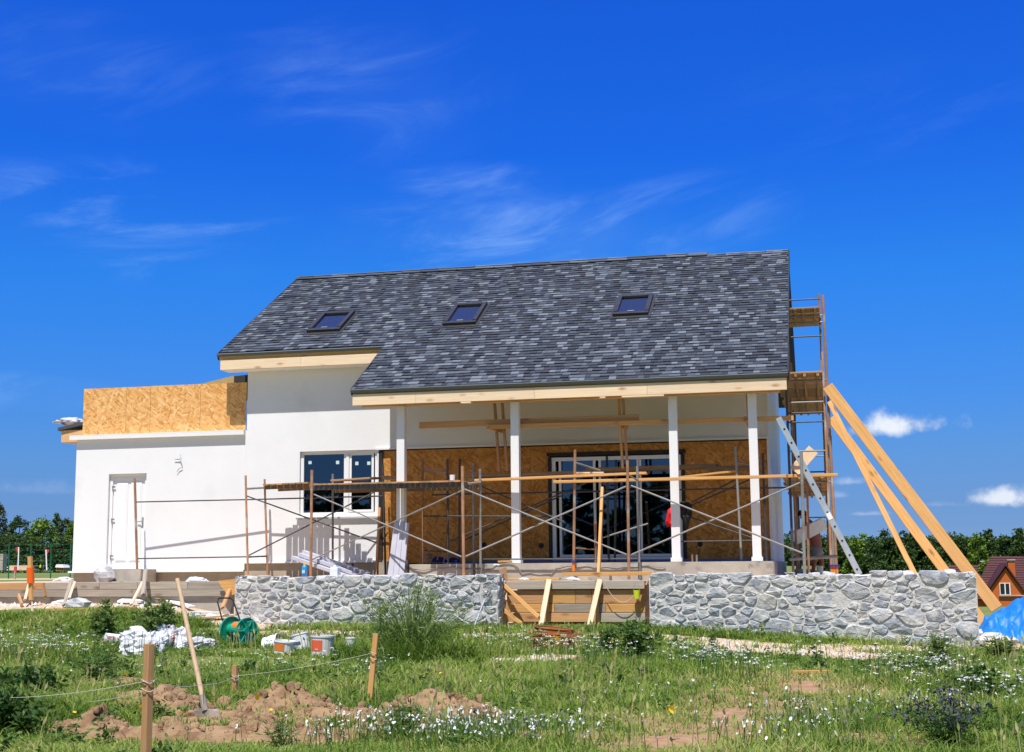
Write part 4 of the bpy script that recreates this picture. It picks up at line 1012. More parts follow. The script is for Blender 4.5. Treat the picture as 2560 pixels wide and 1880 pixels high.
for zz, ya, yb2, n in ((zd[0], TF - .1, 6.9, 10), (zd[1], TF - .1, 5.9, 10), (zd[2], 1.2, 3.4, 4)):
    for k in range(n):
        L0 = (yb2 - ya) / n; y = ya + L0 * (k + .5); board('deck_board', (tx0 - .15 + random.uniform(-.05, .03), y, zz + random.uniform(-.006, .006)), (tx1 + random.uniform(-.02, .03), y, zz + random.uniform(-.006, .006)), L0 * .96, .035, random.choice((M_deckw, M_deckw, M_brownw)), s4)
    for x in (tx0 + .18, (tx0 + tx1) / 2, tx1 - .1): board('joist', (x, ya, zz - .045), (x, yb2 - .3, zz - .045), .05, .05, M_deckw, s4)
    for y in (ya + .3, (ya + yb2) / 2): pipe('transom', (tx0 - .05, y, zz - .12), (tx1 + .05, y, zz - .12), .02, M_gpipe, s4)
for zz, y in ((zd[1] - .75, TF), (zd[0] + 1.0, TF), (zd[0] + .45, TF), (zd[2] + .16, 1.1), (zd[2] - .62, 1.1), (zd[1] - .55, TF), (zd[0] - .6, 4.8), (zd[0] - 1.1, 4.8), (zd[0] + .45, 4.8), (zd[0] + 1.0, TR)): pipe('rail', (tx0, y, zz), (tx1 + .02, y, zz), .016, random.choice((M_gpipe, M_dpipe)), s4)
for zz in (zd[0] + .9, zd[0] + .45, -.1): pipe('ledger', (tx1, TF, zz), (tx1, TR, zz), .016, M_gpipe, s4)
pl(s4, (1975, 1398), (2093, 1391), F + 1.6, M_gpipe, .03, None, 'rail')
b = MB()
# orange panel board leaning up on the second lift
q0, q1 = at(1990, 1180, TF + .1), at(2030, 1125, TF + .1); plank((1986, 1178), (2034, 1124), TF + .15, TF + .15, .22, .035, M_pine, 'short pale board leaning up on the lowest deck of the gable tower', grp=None, up=(0, 1, 0))
# aluminium ladder leaning against the tower, seen side-on
ld = thing('ladder', at(2147, 1436, -3.0), 'aluminium ladder leaning on the house corner by the gable tower', 'ladder')
for k, y in enumerate((-3.0, -2.62)):
    a, c = at(1946, 1044, -3.0), at(2149, 1436, -3.0); a.y = c.y = y
    board('rail', c, a, .035, .10, M_alu, ld, up=(1, 0, .5))
a, c = at(1946, 1044, -3.0), at(2149, 1436, -3.0)
for k in range(11):
    p = c.lerp(a, (k + .35) / 11.2); b = MB(); b.tube([(p.x, -2.999, p.z), (p.x, -2.62, p.z)], .014, 8); b.build('rung', M_alu, ld); b = MB(); b.tube([(p.x, -3.021, p.z), (p.x, -3.0176, p.z)], .019, 10); b.build('rung_socket', M_hole, ld)
p = c.lerp(a, .36); tag(board('sticker', c.lerp(a, .345) + Vector((0, -.021, 0)), c.lerp(a, .385) + Vector((0, -.021, 0)), .004, .08, M_wpvc, ld, up=(1, 0, .5)))
# three raking timbers from the tower to the ground
rk = 'raking timbers bracing the gable tower'
q = [(2074, 1005, -1.55, 2300, 1462, -3.3, .06, .09, 'thin raking timber, narrowest of the braces beside the gable tower'), (2078, 1045, -.4, 2462, 1562, -2.2, .045, .175, 'middle raking board between the thin timber and the long plank'), (2069, 966, -1.4, 2492, 1522, -2.8, .05, .205, 'long wide raking plank running from the tower down to the tarpaulin')]
for (x0, y0, d0, x1, y1, d1, t, w, lab) in q:
    a, c = at(x0, y0, d0), at(x1, y1, d1); tag(board('raking_timber', c, a, t, w, M_orange, up=(1, 0, .7)), lab, 'timber', rk)

# ------------------------------------------------------------------ things on the terrace and porch
def text_obj(curve):
    """flat print as a thin mesh"""
    tmp = bpy.data.objects.new('lettering_source', curve); COL.objects.link(tmp); bpy.context.view_layer.update()
    me = bpy.data.meshes.new_from_object(tmp.evaluated_get(bpy.context.evaluated_depsgraph_get())); bpy.data.objects.remove(tmp)
    if not me.materials: me.materials.append(curve.materials[0])
    o = bpy.data.objects.new('lettering', me); COL.objects.link(o); return o



M_siding = mat('grey_siding', (.50, .50, .56), (.44, .44, .50), scale=3, rough=.5)
ss = thing('siding_stack', at(800, 1430, -1.2), 'grey grooved panels stacked at a slant below the window', 'panel stack')
for k, (a, c, y) in enumerate((((733, 1394), (880, 1444), -1.35), ((752, 1386), (900, 1438), -1.2), ((760, 1380), (925, 1437), -1.05))):
    board('panel', at(*a, y), at(*c, y), .22, .07, M_siding, ss, up=(0, 0, 1))
pn = thing('siding_bundle', at(995, 1440, -2.5), 'grey grooved siding panel propped upright against the first porch post', 'panel')
P = [at(968, 1441, -2.38), at(1010, 1441, -2.38), at(1022, 1307, -2.17), at(985, 1305, -2.17)]
for i in range(3):
    t0, t1 = i / 3 + .008, (i + 1) / 3 - .008; b = MB(); q = [P[0].lerp(P[1], t0), P[0].lerp(P[1], t1), P[3].lerp(P[2], t1), P[3].lerp(P[2], t0)]
    b.hexa([tuple(v) for v in q] + [(v.x, v.y + .03, v.z - .004) for v in q]); b.build('slat', M_siding, pn)
b = MB(); q = [P[0], P[1], P[2], P[3]]; b.hexa([(v.x, v.y + .032, v.z - .01) for v in q] + [(v.x, v.y + .05, v.z - .012) for v in q]); b.build('back_sheet', M_siding, pn)
tag(board('board', at(880, 1441, -3.6), at(1030, 1441, -3.6), .3, .05, M_siding), 'flat grey board lying behind the stone wall under the propped panel', 'board')
tag(boxo('slab_form', at(1016, 1425, -2.36).x, at(1020, 1425, -2.36).x, -2.42, -2.31, -.3, .0, M_dpipe), 'dark upright shutter at the end of the porch slab', 'board')


def bottle(px, py, y, h, r, m, mcap, label):
    p = at(px, py, y); t = thing('bottle', p, label, 'bottle'); b = MB(); b.lathe([(0, 0), (r, 0), (r, h * .72), (r * .75, h * .82), (r * .4, h * .85)], p, 14); b.build('body', m, t, True)
    b = MB(); b.lathe([(r * .42, h * .85), (r * .42, h), (0, h)], p, 12); b.build('cap', mcap, t)
    b = MB(); b.box(p.x - r * .6, p.x + r * .6, p.y - r - .004, p.y - r * .9, p.z + h * .25, p.z + h * .5); b.build('label_patch', mat('pale_label', (.45, .62, .75), rough=.5), t)


M_blueb = mat('bright_blue_plastic', (.01, .30, .75), rough=.35, spec=.5)
bottle(761, 1441, YW + .2, .215, .044, M_blueb, mat('yellow_plastic', (.85, .62, .02), rough=.4), 'bright blue bottle with yellow cap standing on the stone wall')
p = at(838, 1443, YW + .22); b = MB(); r = .095
b.lathe([(0, 0), (r, .0), (r, .15), (r * .9, .17), (.03, .175), (.03, .2), (0, .2)], p, 4); can = b.build('canister', mat('milky_plastic', (.78, .80, .82), rough=.4)); can.rotation_euler = (0, 0, .75); tag(can, 'squat milky white canister standing on the stone wall', 'canister')
p = at(881, 1419, -.6); b = MB(); b.lathe([(0, 0), (.03, 0), (.03, .08), (0, .1)], p, 10); tag(b.build('blue_cup', M_bluep), 'tiny dark blue cup at the foot of the wall below the window', 'cup')
# things on the porch slab
tag(board('orange_block', at(1246, 1404, -2.2), at(1278, 1403, -2.2), .1, .035, M_orange), 'orange wooden block lying on the porch slab edge by the second post', 'block')
M_navy = mat('navy_cloth', (.012, .02, .12), rough=.8)


def lump(name, c, rx, ry, rz, m, label, cat, seed=0, crumple=.25, n=22, kind=None, group=None, smooth=False):
    rnd = np.random.default_rng(seed); b = MB(); ph = rnd.uniform(0, 6.28, 12); fr = rnd.integers(2, 9, 12)
    for j in range(n // 2 + 1):
        t = math.pi * .5 * (1 - j / (n // 2))
        for k in range(n):
            q = 2 * math.pi * k / n; w = sum(math.sin(fr[i] * q + ph[i] + t * fr[(i + 3) % 12]) for i in range(6)) / 6; rr = 1 + crumple * w + rnd.uniform(-.5, .5) * crumple * .5
            b.v.append((c[0] + rx * rr * math.sin(t) * math.cos(q), c[1] + ry * rr * math.sin(t) * math.sin(q), c[2] + rz * max(0, math.cos(t)) * rr))
    h = n // 2
    for j in range(h):
        for k in range(n): b.f.append((j * n + k, j * n + (k + 1) % n, (j + 1) * n + (k + 1) % n, (j + 1) * n + k)[::-1]); b.m.append(0)
    return tag(b.build(name, m, None, smooth), label, cat, group, kind)


p = at(1098, 1406, -1.3); lump('blue_bag', p, .16, .12, .10, M_navy, 'dark blue bag slumped on the porch slab beside a scaffold foot', 'bag', 2)
p = at(1133, 1406, -1.3); lump('blue_bag', p, .13, .12, .09, M_navy, 'smaller dark blue bag on the porch slab between two dark poles', 'bag', 3)
p = at(1075, 1406, -1.0); lump('rubble_heap', p, .18, .15, .16, M_darkw, 'dark heap of offcuts on the porch floor behind the siding panel', 'heap', 4)


def cloth(name, outline, y, m, label, cat, dep=.05):
    b = MB(); P = [at(*o, y) for o in outline]; n = len(P); c = sum(P, Vector()) / n
    for i, q in enumerate(P): b.v.append((q.x, q.y + .02 * math.sin(i * 2.1), q.z))
    mid = [c.lerp(q, .55) + Vector((0, -dep * (1 + .6 * math.sin(i * 2.7)), 0)) for i, q in enumerate(P)]
    b.v += [tuple(q) for q in mid] + [tuple(c + Vector((0, -dep * .5, 0)))]
    b.v += [(q.x, q.y + dep, q.z) for q in P]
    for i in range(n):
        j = (i + 1) % n; b.f += [(i, j, n + j, n + i), (n + i, n + j, 2 * n), (j, i, 2 * n + 1 + i, 2 * n + 1 + j)]
    b.f.append(tuple(range(3 * n, 2 * n, -1))); b.m = [0] * len(b.f); return tag(b.build(name, m), label, cat)


M_redc = mat('red_cloth', (.62, .012, .02), rough=.8); M_blkc = mat('black_cloth', (.012, .012, .014), (.03, .03, .032), scale=12, rough=.9)
cloth('red_jacket', ((1669, 1275), (1677, 1268), (1690, 1272), (1691, 1316), (1684, 1312), (1678, 1319), (1672, 1314), (1667, 1318), (1664, 1305)), -1.6, M_redc, 'red jacket hanging behind the third porch post', 'jacket')
cloth('black_jacket', ((1699, 1257), (1708, 1253), (1722, 1256), (1730, 1262), (1729, 1290), (1724, 1300), (1719, 1322), (1711, 1318), (1706, 1300), (1699, 1290)), -1.6, M_blkc, 'black jacket hung up beside the third porch post', 'jacket', .07)
for px, lab in ((1731, 'short rusty pipe stub standing on the slab by the third post'), (1742, 'short grey pipe stub on the slab beside the rusty stub')):
    a = at(px, 1404, -1.4); tag(pipe('pipe_stub', a, a + Vector((0, 0, .13)), .02, M_rust if px < 1735 else M_gpipe), lab, 'pipe')
# by the steps: foil scraps
tag(rubble('rock', 'grey boulder lying before the garage door step', at(262, 1452, -.9), .24, ST[2], 'rock', 3, None, (1.1, .7, .9)), None)
ds = thing('door_step', at(300, 1450, -.5), 'rough concrete step in front of the white wing door', 'step')
a, c = at(256, 1424, -.75), at(352, 1424, -.75); boxo('block', a.x, c.x, -.75, -.065, -.45, a.z, M_conc, ds)
a, c = at(258, 1451, -.9), at(362, 1451, -.9); boxo('lower_block', a.x, c.x, -.95, -.751, -.5, a.z - .02, M_conc, ds)
for i, (px, py, y, s, lab) in enumerate(((1240, 1413, -3.2, .06, 'crumpled pale plastic bag by the left shutter board'), (1200, 1443, -4.9, .12, 'white crumpled sheet on the stone wall end'), (1310, 1449, -4.7, .09, 'grey white foil scrap on the step shuttering'), (1430, 1449, -4.7, .12, 'larger white foil scrap lying behind the step shuttering'), (490, 1453, -5.0, .2, 'white foam offcut lying on the weathered shuttering'), (160, 1452, -3.0, .2, 'white plastic scrap left of the wing plinth'))):
    lump('plastic_scrap', at(px, py, y), s, s * .6, s * .35, M_bag, lab, 'scrap', 30 + i, .35, 14)
a = at(180, 1060, 1.2); lump('foil_heap', a, .32, .5, .13, mat('pale_foil', (.70, .70, .74), (.58, .58, .62), scale=9, rough=.45), 'pale foil heaped on the low side roof of the wing', 'foil', 12, .3)

# ------------------------------------------------------------------ worker behind the tower
def skin_body(name, verts, edges, radii, m, parent=None, root=0, sub=2):
    me = bpy.data.meshes.new(name); me.from_pydata([tuple(v) for v in verts], edges, []); me.materials.append(m)
    o = link(name, me, Matrix.Identity(4), parent); k = o.modifiers.new('skin', 'SKIN'); k.use_smooth_shade = True
    for i, r in enumerate(radii): me.skin_vertices[0].data[i].radius = (r, r) if not isinstance(r, tuple) else r
    me.skin_vertices[0].data[root].use_root = True
    s = o.modifiers.new('sub', 'SUBSURF'); s.levels = sub; s.render_levels = sub; return o


YP = 3.2
sc_ = (YP - CAM[1]) / FPX * .985
O = at(2036, 1434, YP)


def wp(px, py, dy=0.0):                                    # photo pixel in the worker's own vertical plane
    q = at(px, py, YP); return Vector((q.x, YP + dy, q.z))


wk = thing('person', O, 'shirtless worker in dark cap and grey shorts carrying a white foam board', 'person')
V = [wp(2041, 1368), wp(2038, 1348), wp(2032, 1325), wp(2022, 1308), wp(2016, 1300), wp(2009, 1291, -.02), wp(2005, 1286, -.03),
     wp(2024, 1311, -.17), wp(2002, 1326, -.24), wp(1986, 1331, -.22), wp(1979, 1332, -.20),
     wp(2026, 1309, .17), wp(2044, 1318, .2), wp(2060, 1304, .02), wp(2058, 1312, -.06),
     wp(2041, 1378, -.10), wp(2036, 1402, -.12), wp(2033, 1430, -.12), wp(2025, 1433, -.14),
     wp(2047, 1378, .10), wp(2054, 1402, .12), wp(2054, 1429, .14), wp(2046, 1433, .12)]
Eg = [(0, 1), (1, 2), (2, 3), (3, 4), (4, 5), (5, 6), (3, 7), (7, 8), (8, 9), (9, 10), (3, 11), (11, 12), (12, 13), (13, 14), (0, 15), (15, 16), (16, 17), (17, 18), (0, 19), (19, 20), (20, 21), (21, 22)]
Rd = [.15, .145, .165, .13, .06, .085, .075, .062, .048, .036, .03, .065, .05, .04, .032, .09, .06, .042, .03, .09, .06, .042, .03]
skin_body('body', V, Eg, Rd, M_skin, wk)
skin_body('shorts', [wp(2041, 1360), wp(2041, 1370), wp(2040, 1381, -.10), wp(2037, 1396, -.12), wp(2047, 1381, .10), wp(2052, 1396, .12)], [(0, 1), (1, 2), (2, 3), (1, 4), (4, 5)], [.165, .165, .115, .085, .115, .085], mat('grey_shorts', (.20, .20, .19), rough=.9), wk)
b = MB(); hp = wp(2006, 1286, -.03)
b.lathe([(.0, .098), (.06, .088), (.098, .04), (.106, -.01), (.10, -.03)], hp, 16); b.poly([hp + Vector((-.09, -.06, -.012)), hp + Vector((-.19, -.05, -.035)), hp + Vector((-.19, .05, -.035)), hp + Vector((-.09, .06, -.012))]); b.build('cap', M_blkc, wk, True)
for s in (-1, 1):
    b = MB(); q = wp(2030 if s < 0 else 2050, 1433, -.13 * -s * -1); b.box(q.x - .16, q.x + .09, q.y - .045, q.y + .045, q.z - .02, q.z + .06); b.build('shoe', M_darkw, wk)
for (x, y, dy) in ((1979, 1332, -.2), (2058, 1312, -.06)):
    for k in range(4):
        q = wp(x, y, dy) + Vector((-.01, 0, .03 - .02 * k)); b = MB(); b.tube([q, q + Vector((-.03 if x < 2000 else .02, -.05, -.004)), q + Vector((-.02 if x < 2000 else .01, -.085, -.01))], [.011, .010, .008], 6); b.build('finger', M_skin, wk)
a, c = wp(1985, 1348, -.33), wp(2062, 1308, -.14); tag(board('foam_board', a, c, .04, .30, M_foam, up=(.4, -.2, 1)), 'white foam board held by the worker behind the scaffold', 'foam board')
p = at(2050, 1434, 2.6); b = MB(); b.lathe([(0, 0), (.06, 0), (.075, .16), (.068, .16), (.055, .03)], p, 14); tag(b.build('bucket', M_foam), 'white bucket on the ground behind the worker', 'bucket')
tag(boxo('pallet_wrap', at(1985, 1425, 3.8).x, at(2030, 1425, 3.8).x, 3.8, 4.6, -.42, at(2000, 1423, 3.8).z, mat('pale_blue_wrap', (.35, .45, .60), rough=.4)), 'pale blue wrapped pack on the ground below the gable tower', 'pack')

# ------------------------------------------------------------------ tarpaulin, rubble and sand at the end of the wall
def tarp():
    n = 80; Pl = at(2452, 1560, -4.1); Prr = at(2600, 1500, -3.2); u = Prr - Pl; b = MB(); rnd = np.random.default_rng(8)
    for j in range(n):
        for i in range(n):
            s, t = i / (n - 1), j / (n - 1); x = Pl.x - .08 + 2.1 * s; y = -4.3 + 1.5 * t
            base = ground_z(x, y)
            hump = .12 + .16 * math.exp(-((s - .15) / .16) ** 2 - ((t - .5) / .4) ** 2) + .78 * math.exp(-((s - .56) / .26) ** 2 - ((t - .6) / .35) ** 2)
            wx, wy = s * 5 + 1.5 * float(vnoise(s * 4, t * 4)), t * 5 + 1.5 * float(vnoise(s * 4 + 9, t * 4))
            fold = .13 * (1 - 2 * abs(float(vnoise(wx, wy)) - .5)) ** 2 + .09 * (1 - 2 * abs(float(vnoise(wx * 2.3 + 5, wy * 1.7)) - .5)) ** 2 + .05 * (1 - 2 * abs(float(vnoise(wx * 5 + 3, wy * 4)) - .5)) ** 2 - .08
            e = min(1, min(s, t, 1 - t) / .10); z = base + (hump + fold - .05) * e
            b.v.append((x + .06 * float(vnoise(t * 6, s * 5)), y + .06 * float(vnoise(s * 6 + 9, t * 5)), z))
    for j in range(n - 1):
        for i in range(n - 1): b.f.append((j * n + i, j * n + i + 1, (j + 1) * n + i + 1, (j + 1) * n + i)); b.m.append(0)
    m = mat('blue_tarpaulin', (.010, .19, .60), (.008, .15, .50), scale=5, rough=.5, spec=.4, bump=.3, bscale=24)
    tag(b.build('tarpaulin', m, None, True), 'crumpled bright blue tarpaulin heaped past the stone wall end', 'tarpaulin')


tarp()
RB = 'rubble pieces beside the blue tarpaulin'
cols = ((M_bag, 'white foam block'), (ST[3], 'pale grey stone'), (mat('yellow_foam', (.72, .60, .20), (.6, .55, .3), scale=9, rough=.9), 'yellow insulating foam lump'), (ST[2], 'grey stone'), (M_mortar, 'lump of mortar'), (ST[0], 'bluish stone'))
pos = ('nearest the wall end', 'just below the tarpaulin fold', 'in the middle of the rubble', 'at the foot of the rubble', 'highest up against the tarpaulin', 'at the photo edge')
for i in range(24):
    px = 2448 + (i * 37) % 118; py = 1572 + (i * 23) % 48 - (px - 2440) * .25; m, nm = cols[(i * 5 + i // 6) % 6]; g = G(px, py + 14); where = ('close to the stone wall end', 'a hand from the wall end', 'below the tarpaulin middle', 'towards the frame edge', 'at the frame edge')[min(4, int((px - 2448) / 24))]; hi = ('high', 'midway', 'low')[min(2, max(0, int((py + .25 * (px - 2440) - 1572) / 16)))]
    rubble('rubble_piece', '%s %s in the tarpaulin rubble, %s' % (nm, hi, where), g + Vector((0, 0, .02)), random.uniform(.07, .16), m, 'rubble', i, RB, (1.4, 1, .55))

# ------------------------------------------------------------------ hose reel
def hose_reel():
    base = G(603, 1612); D = base.y; t = thing('hose_reel', base, 'green garden hose reel with black tubular handle standing in the weeds', 'hose reel')
    c0, c1 = at(577, 1573, D + .10), at(616, 1577, D - .08); ax = (c1 - c0).normalized(); r = .185
    for c, s in ((c0, -1), (c1, 1)):
        b = MB(); b.lathe([(r * .90, -.012), (r, -.016), (r, .016), (r * .90, .012), (r * .90, -.012)], c, 28, ax); b.lathe([(.0, -.004), (r * .9, -.004), (r * .9, .004), (.0, .004)], c, 28, ax)
        a1 = ax.cross(Vector((0, 0, 1))).normalized(); a2 = ax.cross(a1)
        d = b.build('disc', M_green, t)
        for k in range(6):
            q = 2 * math.pi * k / 6; e = a1 * math.cos(q) + a2 * math.sin(q); k2 = MB(); k2.tube([c + ax * s * .012 + e * .05, c + ax * s * .012 + e * r * .9], .012, 5); k2.build('rib', M_green, d)
        h = MB(); h.tube([c - ax * .03, c + ax * .03], .055, 14); h.build('boss', M_green, d)
    b = MB(); b.tube([c0, c1], .085, 18); b.build('drum', M_green, t)
    b = MB(); b.tube([c0.lerp(c1, .3) + Vector((0, 0, .04)), c0.lerp(c1, .75) + Vector((0, 0, .05))], .075, 16); b.build('outlet', M_orangep, t)
    y0 = D + .06
    b = MB(); b.tube([c0 + Vector((-.03, 0, 0)), at(557, 1555, y0), at(544, 1505, y0), at(546, 1497, y0), at(552, 1495, y0), at(575, 1495, y0), at(582, 1499, y0 - .05), at(600, 1550, D - .06), c1 + Vector((0, 0, .02))], .011, 8); b.build('handle', M_blkc, t)
    b = MB(); q = c1 + ax * .05; b.tube([q + Vector((-.02, 0, .12)), q + Vector((.07, 0, .14)), q + Vector((.075, 0, .02))], .014, 6); b.build('crank', M_green, t)
    for c in (c0, c1):
        b = MB(); b.tube([c, Vector((c.x, c.y, base.z - .02))], .016, 6); b.build('leg', M_green, t)
    b = MB()
    for k in range(4): b.tube([c1 + ax * (.02 + .012 * k) + Vector((-.05 + .03 * k, -.01, -.02)), c1 + ax * (.02 + .012 * k) + Vector((-.05 + .025 * k, -.01, -.19))], .008, 5)
    b.build('hose_end', mat('grey_hose', (.25, .28, .27), rough=.6), t)


hose_reel()

# ------------------------------------------------------------------ bags and tubs


GB = 'empty cement bags thrown in the grass'


def sack(px, py, rx, ry, rz, label, seed, m=None, yaw=0.0, roll=0.0, lift=.0):
    """half-empty film sack: a flattened pillow with sharp folds"""
    g = G(px, py); b = MB(); nu, nv = 30, 18; R_ = Matrix.Rotation(yaw, 3, 'Z') @ Matrix.Rotation(roll, 3, 'Y'); q = seed * 7.7
    for j in range(nv + 1):
        la = -math.pi / 2 + math.pi * j / nv
        for i in range(nu):
            lo = 2 * math.pi * i / nu; d = Vector((math.cos(la) * math.cos(lo), math.cos(la) * math.sin(lo), math.sin(la)))
            e = Vector([math.copysign(abs(c) ** .72, c) for c in d]); u, v = d.x * 1.6 + d.z * .9 + q, d.y * 1.6 - d.z * .7 + q * .3
            f = (1 - 2 * abs(float(vnoise(u * 1.5, v * 1.5)) - .5)) ** 2 * .42 + (1 - 2 * abs(float(vnoise(u * 3.4 + 5, v * 3.4)) - .5)) ** 3 * .22 + .7
            p = R_ @ Vector((e.x * rx * f, e.y * ry * f, e.z * rz * f)); b.v.append((g.x + p.x, g.y + p.y, max(g.z - .02, g.z + rz * .62 + lift + p.z)))
    for j in range(nv):
        for i in range(nu): b.f.append((j * nu + i, j * nu + (i + 1) % nu, (j + 1) * nu + (i + 1) % nu, (j + 1) * nu + i)); b.m.append(0)
    return tag(b.build('plastic_bag', m or M_bag), label, 'bag', GB)


M_gbag = mat('grey_bag_film', (.56, .56, .58), (.30, .29, .30), scale=7, rough=.5, contrast=(.50, .60), bump=.5, bscale=11, bdist=.03)
M_rbag = mat('printed_bag_film', (.70, .70, .72), (.58, .58, .60), scale=6, rough=.5, c3=(.55, .03, .03), c3t=(.62, .64), c3scale=6, bump=.5, bscale=11, bdist=.03)
sack(352, 1634, .26, .20, .17, 'largest crumpled white bag at the front of the bag heap', 1, None, .4, .15)
sack(392, 1628, .22, .20, .15, 'crumpled white bag with red print in the middle of the heap', 2, M_rbag, 1.2, -.2)
sack(440, 1620, .24, .20, .17, 'grey and white smeared bag at the shovel side of the heap', 3, M_gbag, 2.1, .1)
sack(412, 1606, .20, .18, .15, 'white bag lying behind the others next to the broad bush', 4, None, .9, .3)
sack(478, 1624, .22, .17, .10, 'flat torn grey bag in the grass just beyond the shovel handle', 5, M_gbag, .2, .0)
sack(515, 1622, .17, .15, .08, 'last small white bag trailing towards the hose reel', 6, None, 1.7, .1)
g = G(345, 1612)
# tall folded flap and the flat bag that carries the print
b = MB(); y = g.y; P = [at(324, 1567, y), at(344, 1564, y + .05), at(378, 1600, y), at(345, 1612, y - .08), at(330, 1606, y - .05), at(338, 1585, y - .10)]
b.v = [tuple(p) for p in P] + [(p.x + .02, p.y + .09, p.z - .01) for p in P]; b.f = [(5, 4, 0), (5, 0, 1), (5, 1, 2), (5, 2, 3), (5, 3, 4), (6, 10, 9, 8, 7)] + [(i, (i + 1) % 5, (i + 1) % 5 + 6, i + 6) for i in range(5)]; b.m = [0] * len(b.f)
tag(b.build('plastic_bag', M_bag), 'upright folded white bag flap, tallest of the bag heap', 'bag', GB)
bg = thing('cement_bag', g, 'flattened white bag with a red printed number and red band', 'bag', GB)
yb0 = g.y - .30; P = [at(260, 1592, yb0), at(264, 1582, yb0), at(300, 1586, yb0), at(330, 1595, yb0), at(342, 1603, yb0), at(320, 1620, yb0 - .03), at(282, 1622, yb0 - .03), at(258, 1620, yb0)]
b = MB(); n = len(P); c = sum(P, Vector()) / n; b.v = [tuple(p) for p in P] + [tuple(c.lerp(p, .7) + Vector((0, -.035 - .012 * (i % 2), 0))) for i, p in enumerate(P)] + [(p.x, p.y + .16, p.z - .02) for p in P]
b.f = [(i, (i + 1) % n, n + (i + 1) % n, n + i)[::-1] for i in range(n)] + [tuple(range(2 * n - 1, n - 1, -1))[::-1]] + [(i, (i + 1) % n, 2 * n + (i + 1) % n, 2 * n + i) for i in range(n)]; b.m = [0] * len(b.f); b.build('sack', M_bag, bg)
fc = bpy.data.curves.new('lettering', 'FONT'); fc.body = 'CT 190'; fc.size = .085; fc.extrude = .001; fc.align_x = 'CENTER'; fc.align_y = 'CENTER'; fc.materials.append(M_red)
fo = text_obj(fc); q = at(290, 1597, yb0 - .06)
place(fo, Matrix.Translation(q) @ Matrix.Rotation(math.radians(7), 4, 'Y') @ Matrix.Rotation(math.radians(90), 4, 'X'), bg)
for (pa, pb) in (((256, 1606), (284, 1613)), ((296, 1606), (316, 1605))):
    board('red_band', at(*pa, yb0 - .055), at(*pb, yb0 - .055), .004, .035, M_red, bg)


def paint_tub(px, py, r, h, label, tilt=0.0, band=None, m=None, bk=(.25, .78), txt=None, tilt_axis='Y'):
    g = G(px, py); t = thing('paint_tub', g, label, 'tub', 'used tubs along the stone wall'); R_ = Matrix.Translation(g) @ Matrix.Rotation(tilt, 4, tilt_axis)
    m = m or M_foam
    b = MB(); b.lathe([(0, 0), (r * .9, 0), (r, h), (r * 1.04, h), (r * 1.04, h - .02), (r * 1.0, h - .02)], (0, 0, 0), 22); b.lathe([(r * .97, h), (r * .87, .01), (0, .01)], (0, 0, 0), 22); link('tub', b.mesh('tub', m), R_, t)
    if band:
        b = MB(); k0, k1 = bk
        for i in range(10):
            a0, a1 = [math.radians(-140 + 70 * (i + s) / 10) for s in (0, 1)]; rr = lambda z: r * (.9 + .1 * z) + .003
            b.poly([(rr(k0) * math.cos(a0), rr(k0) * math.sin(a0), h * k0), (rr(k0) * math.cos(a1), rr(k0) * math.sin(a1), h * k0), (rr(k1) * math.cos(a1), rr(k1) * math.sin(a1), h * k1), (rr(k1) * math.cos(a0), rr(k1) * math.sin(a0), h * k1)])
        link('printed_label', b.mesh('printed_label', band), R_, t)
    if txt:
        f = bpy.data.curves.new('lettering', 'FONT'); f.body = txt; f.size = .06; f.extrude = .001; f.align_x = 'CENTER'; f.materials.append(M_blkc); o = text_obj(f)
        place(o, R_ @ Matrix.Translation((0, -r - .004, h * .35)) @ Matrix.Rotation(math.radians(90), 4, 'X'), t)
    b = MB(); b.tube([(r * math.cos(q), r * .35 * -1, h - .03 + .10 * math.sin(q) - .12 * 0) if False else (r * 1.03 * math.cos(q), -.02 - .03 * math.sin(q), h - .02 - .07 * math.sin(q)) for q in np.linspace(0, math.pi, 9)], .004, 5); link('handle', b.mesh('handle', M_gpipe), R_, t)


paint_tub(664, 1618, .15, .22, 'wide white tub lying on its side next to the hose reel', 1.35, None, None)
paint_tub(710, 1634, .145, .17, 'low white tub with orange label patch in the grass', .10, mat('orange_label', (.75, .20, .04), rough=.5))
paint_tub(757, 1628, .12, .24, 'tilted white tub with a dark printed strip across its side', -.25, mat('dark_strip', (.10, .10, .16), rough=.5), None, (.38, .55))
paint_tub(805, 1638, .15, .25, 'grey rimmed tub with a large orange red label', .03, mat('orange_red_label', (.80, .13, .06), rough=.5), mat('grey_tub', (.68, .66, .67), rough=.5))
paint_tub(875, 1628, .07, .18, 'narrow white pail half hidden in grass under the wall', .05)
# loose metal rod with a wire tangle against the left wall end
tag(pipe('rod', G(1182, 1574), at(1211, 1500, YW - .15), .012, M_alu), 'thin pale metal rod leaning on the end of the shorter stone wall', 'rod')
b = MB(); c = at(1217, 1480, YW - .08); rr_ = random.Random(4); b.tube([c + Vector((rr_.uniform(-.09, .09), rr_.uniform(-.03, .03), rr_.uniform(-.10, .08))) for _ in range(26)], .006, 5); tag(b.build('wire_tangle', M_gpipe), 'tangle of wire hooked on the shorter stone wall end', 'wire')
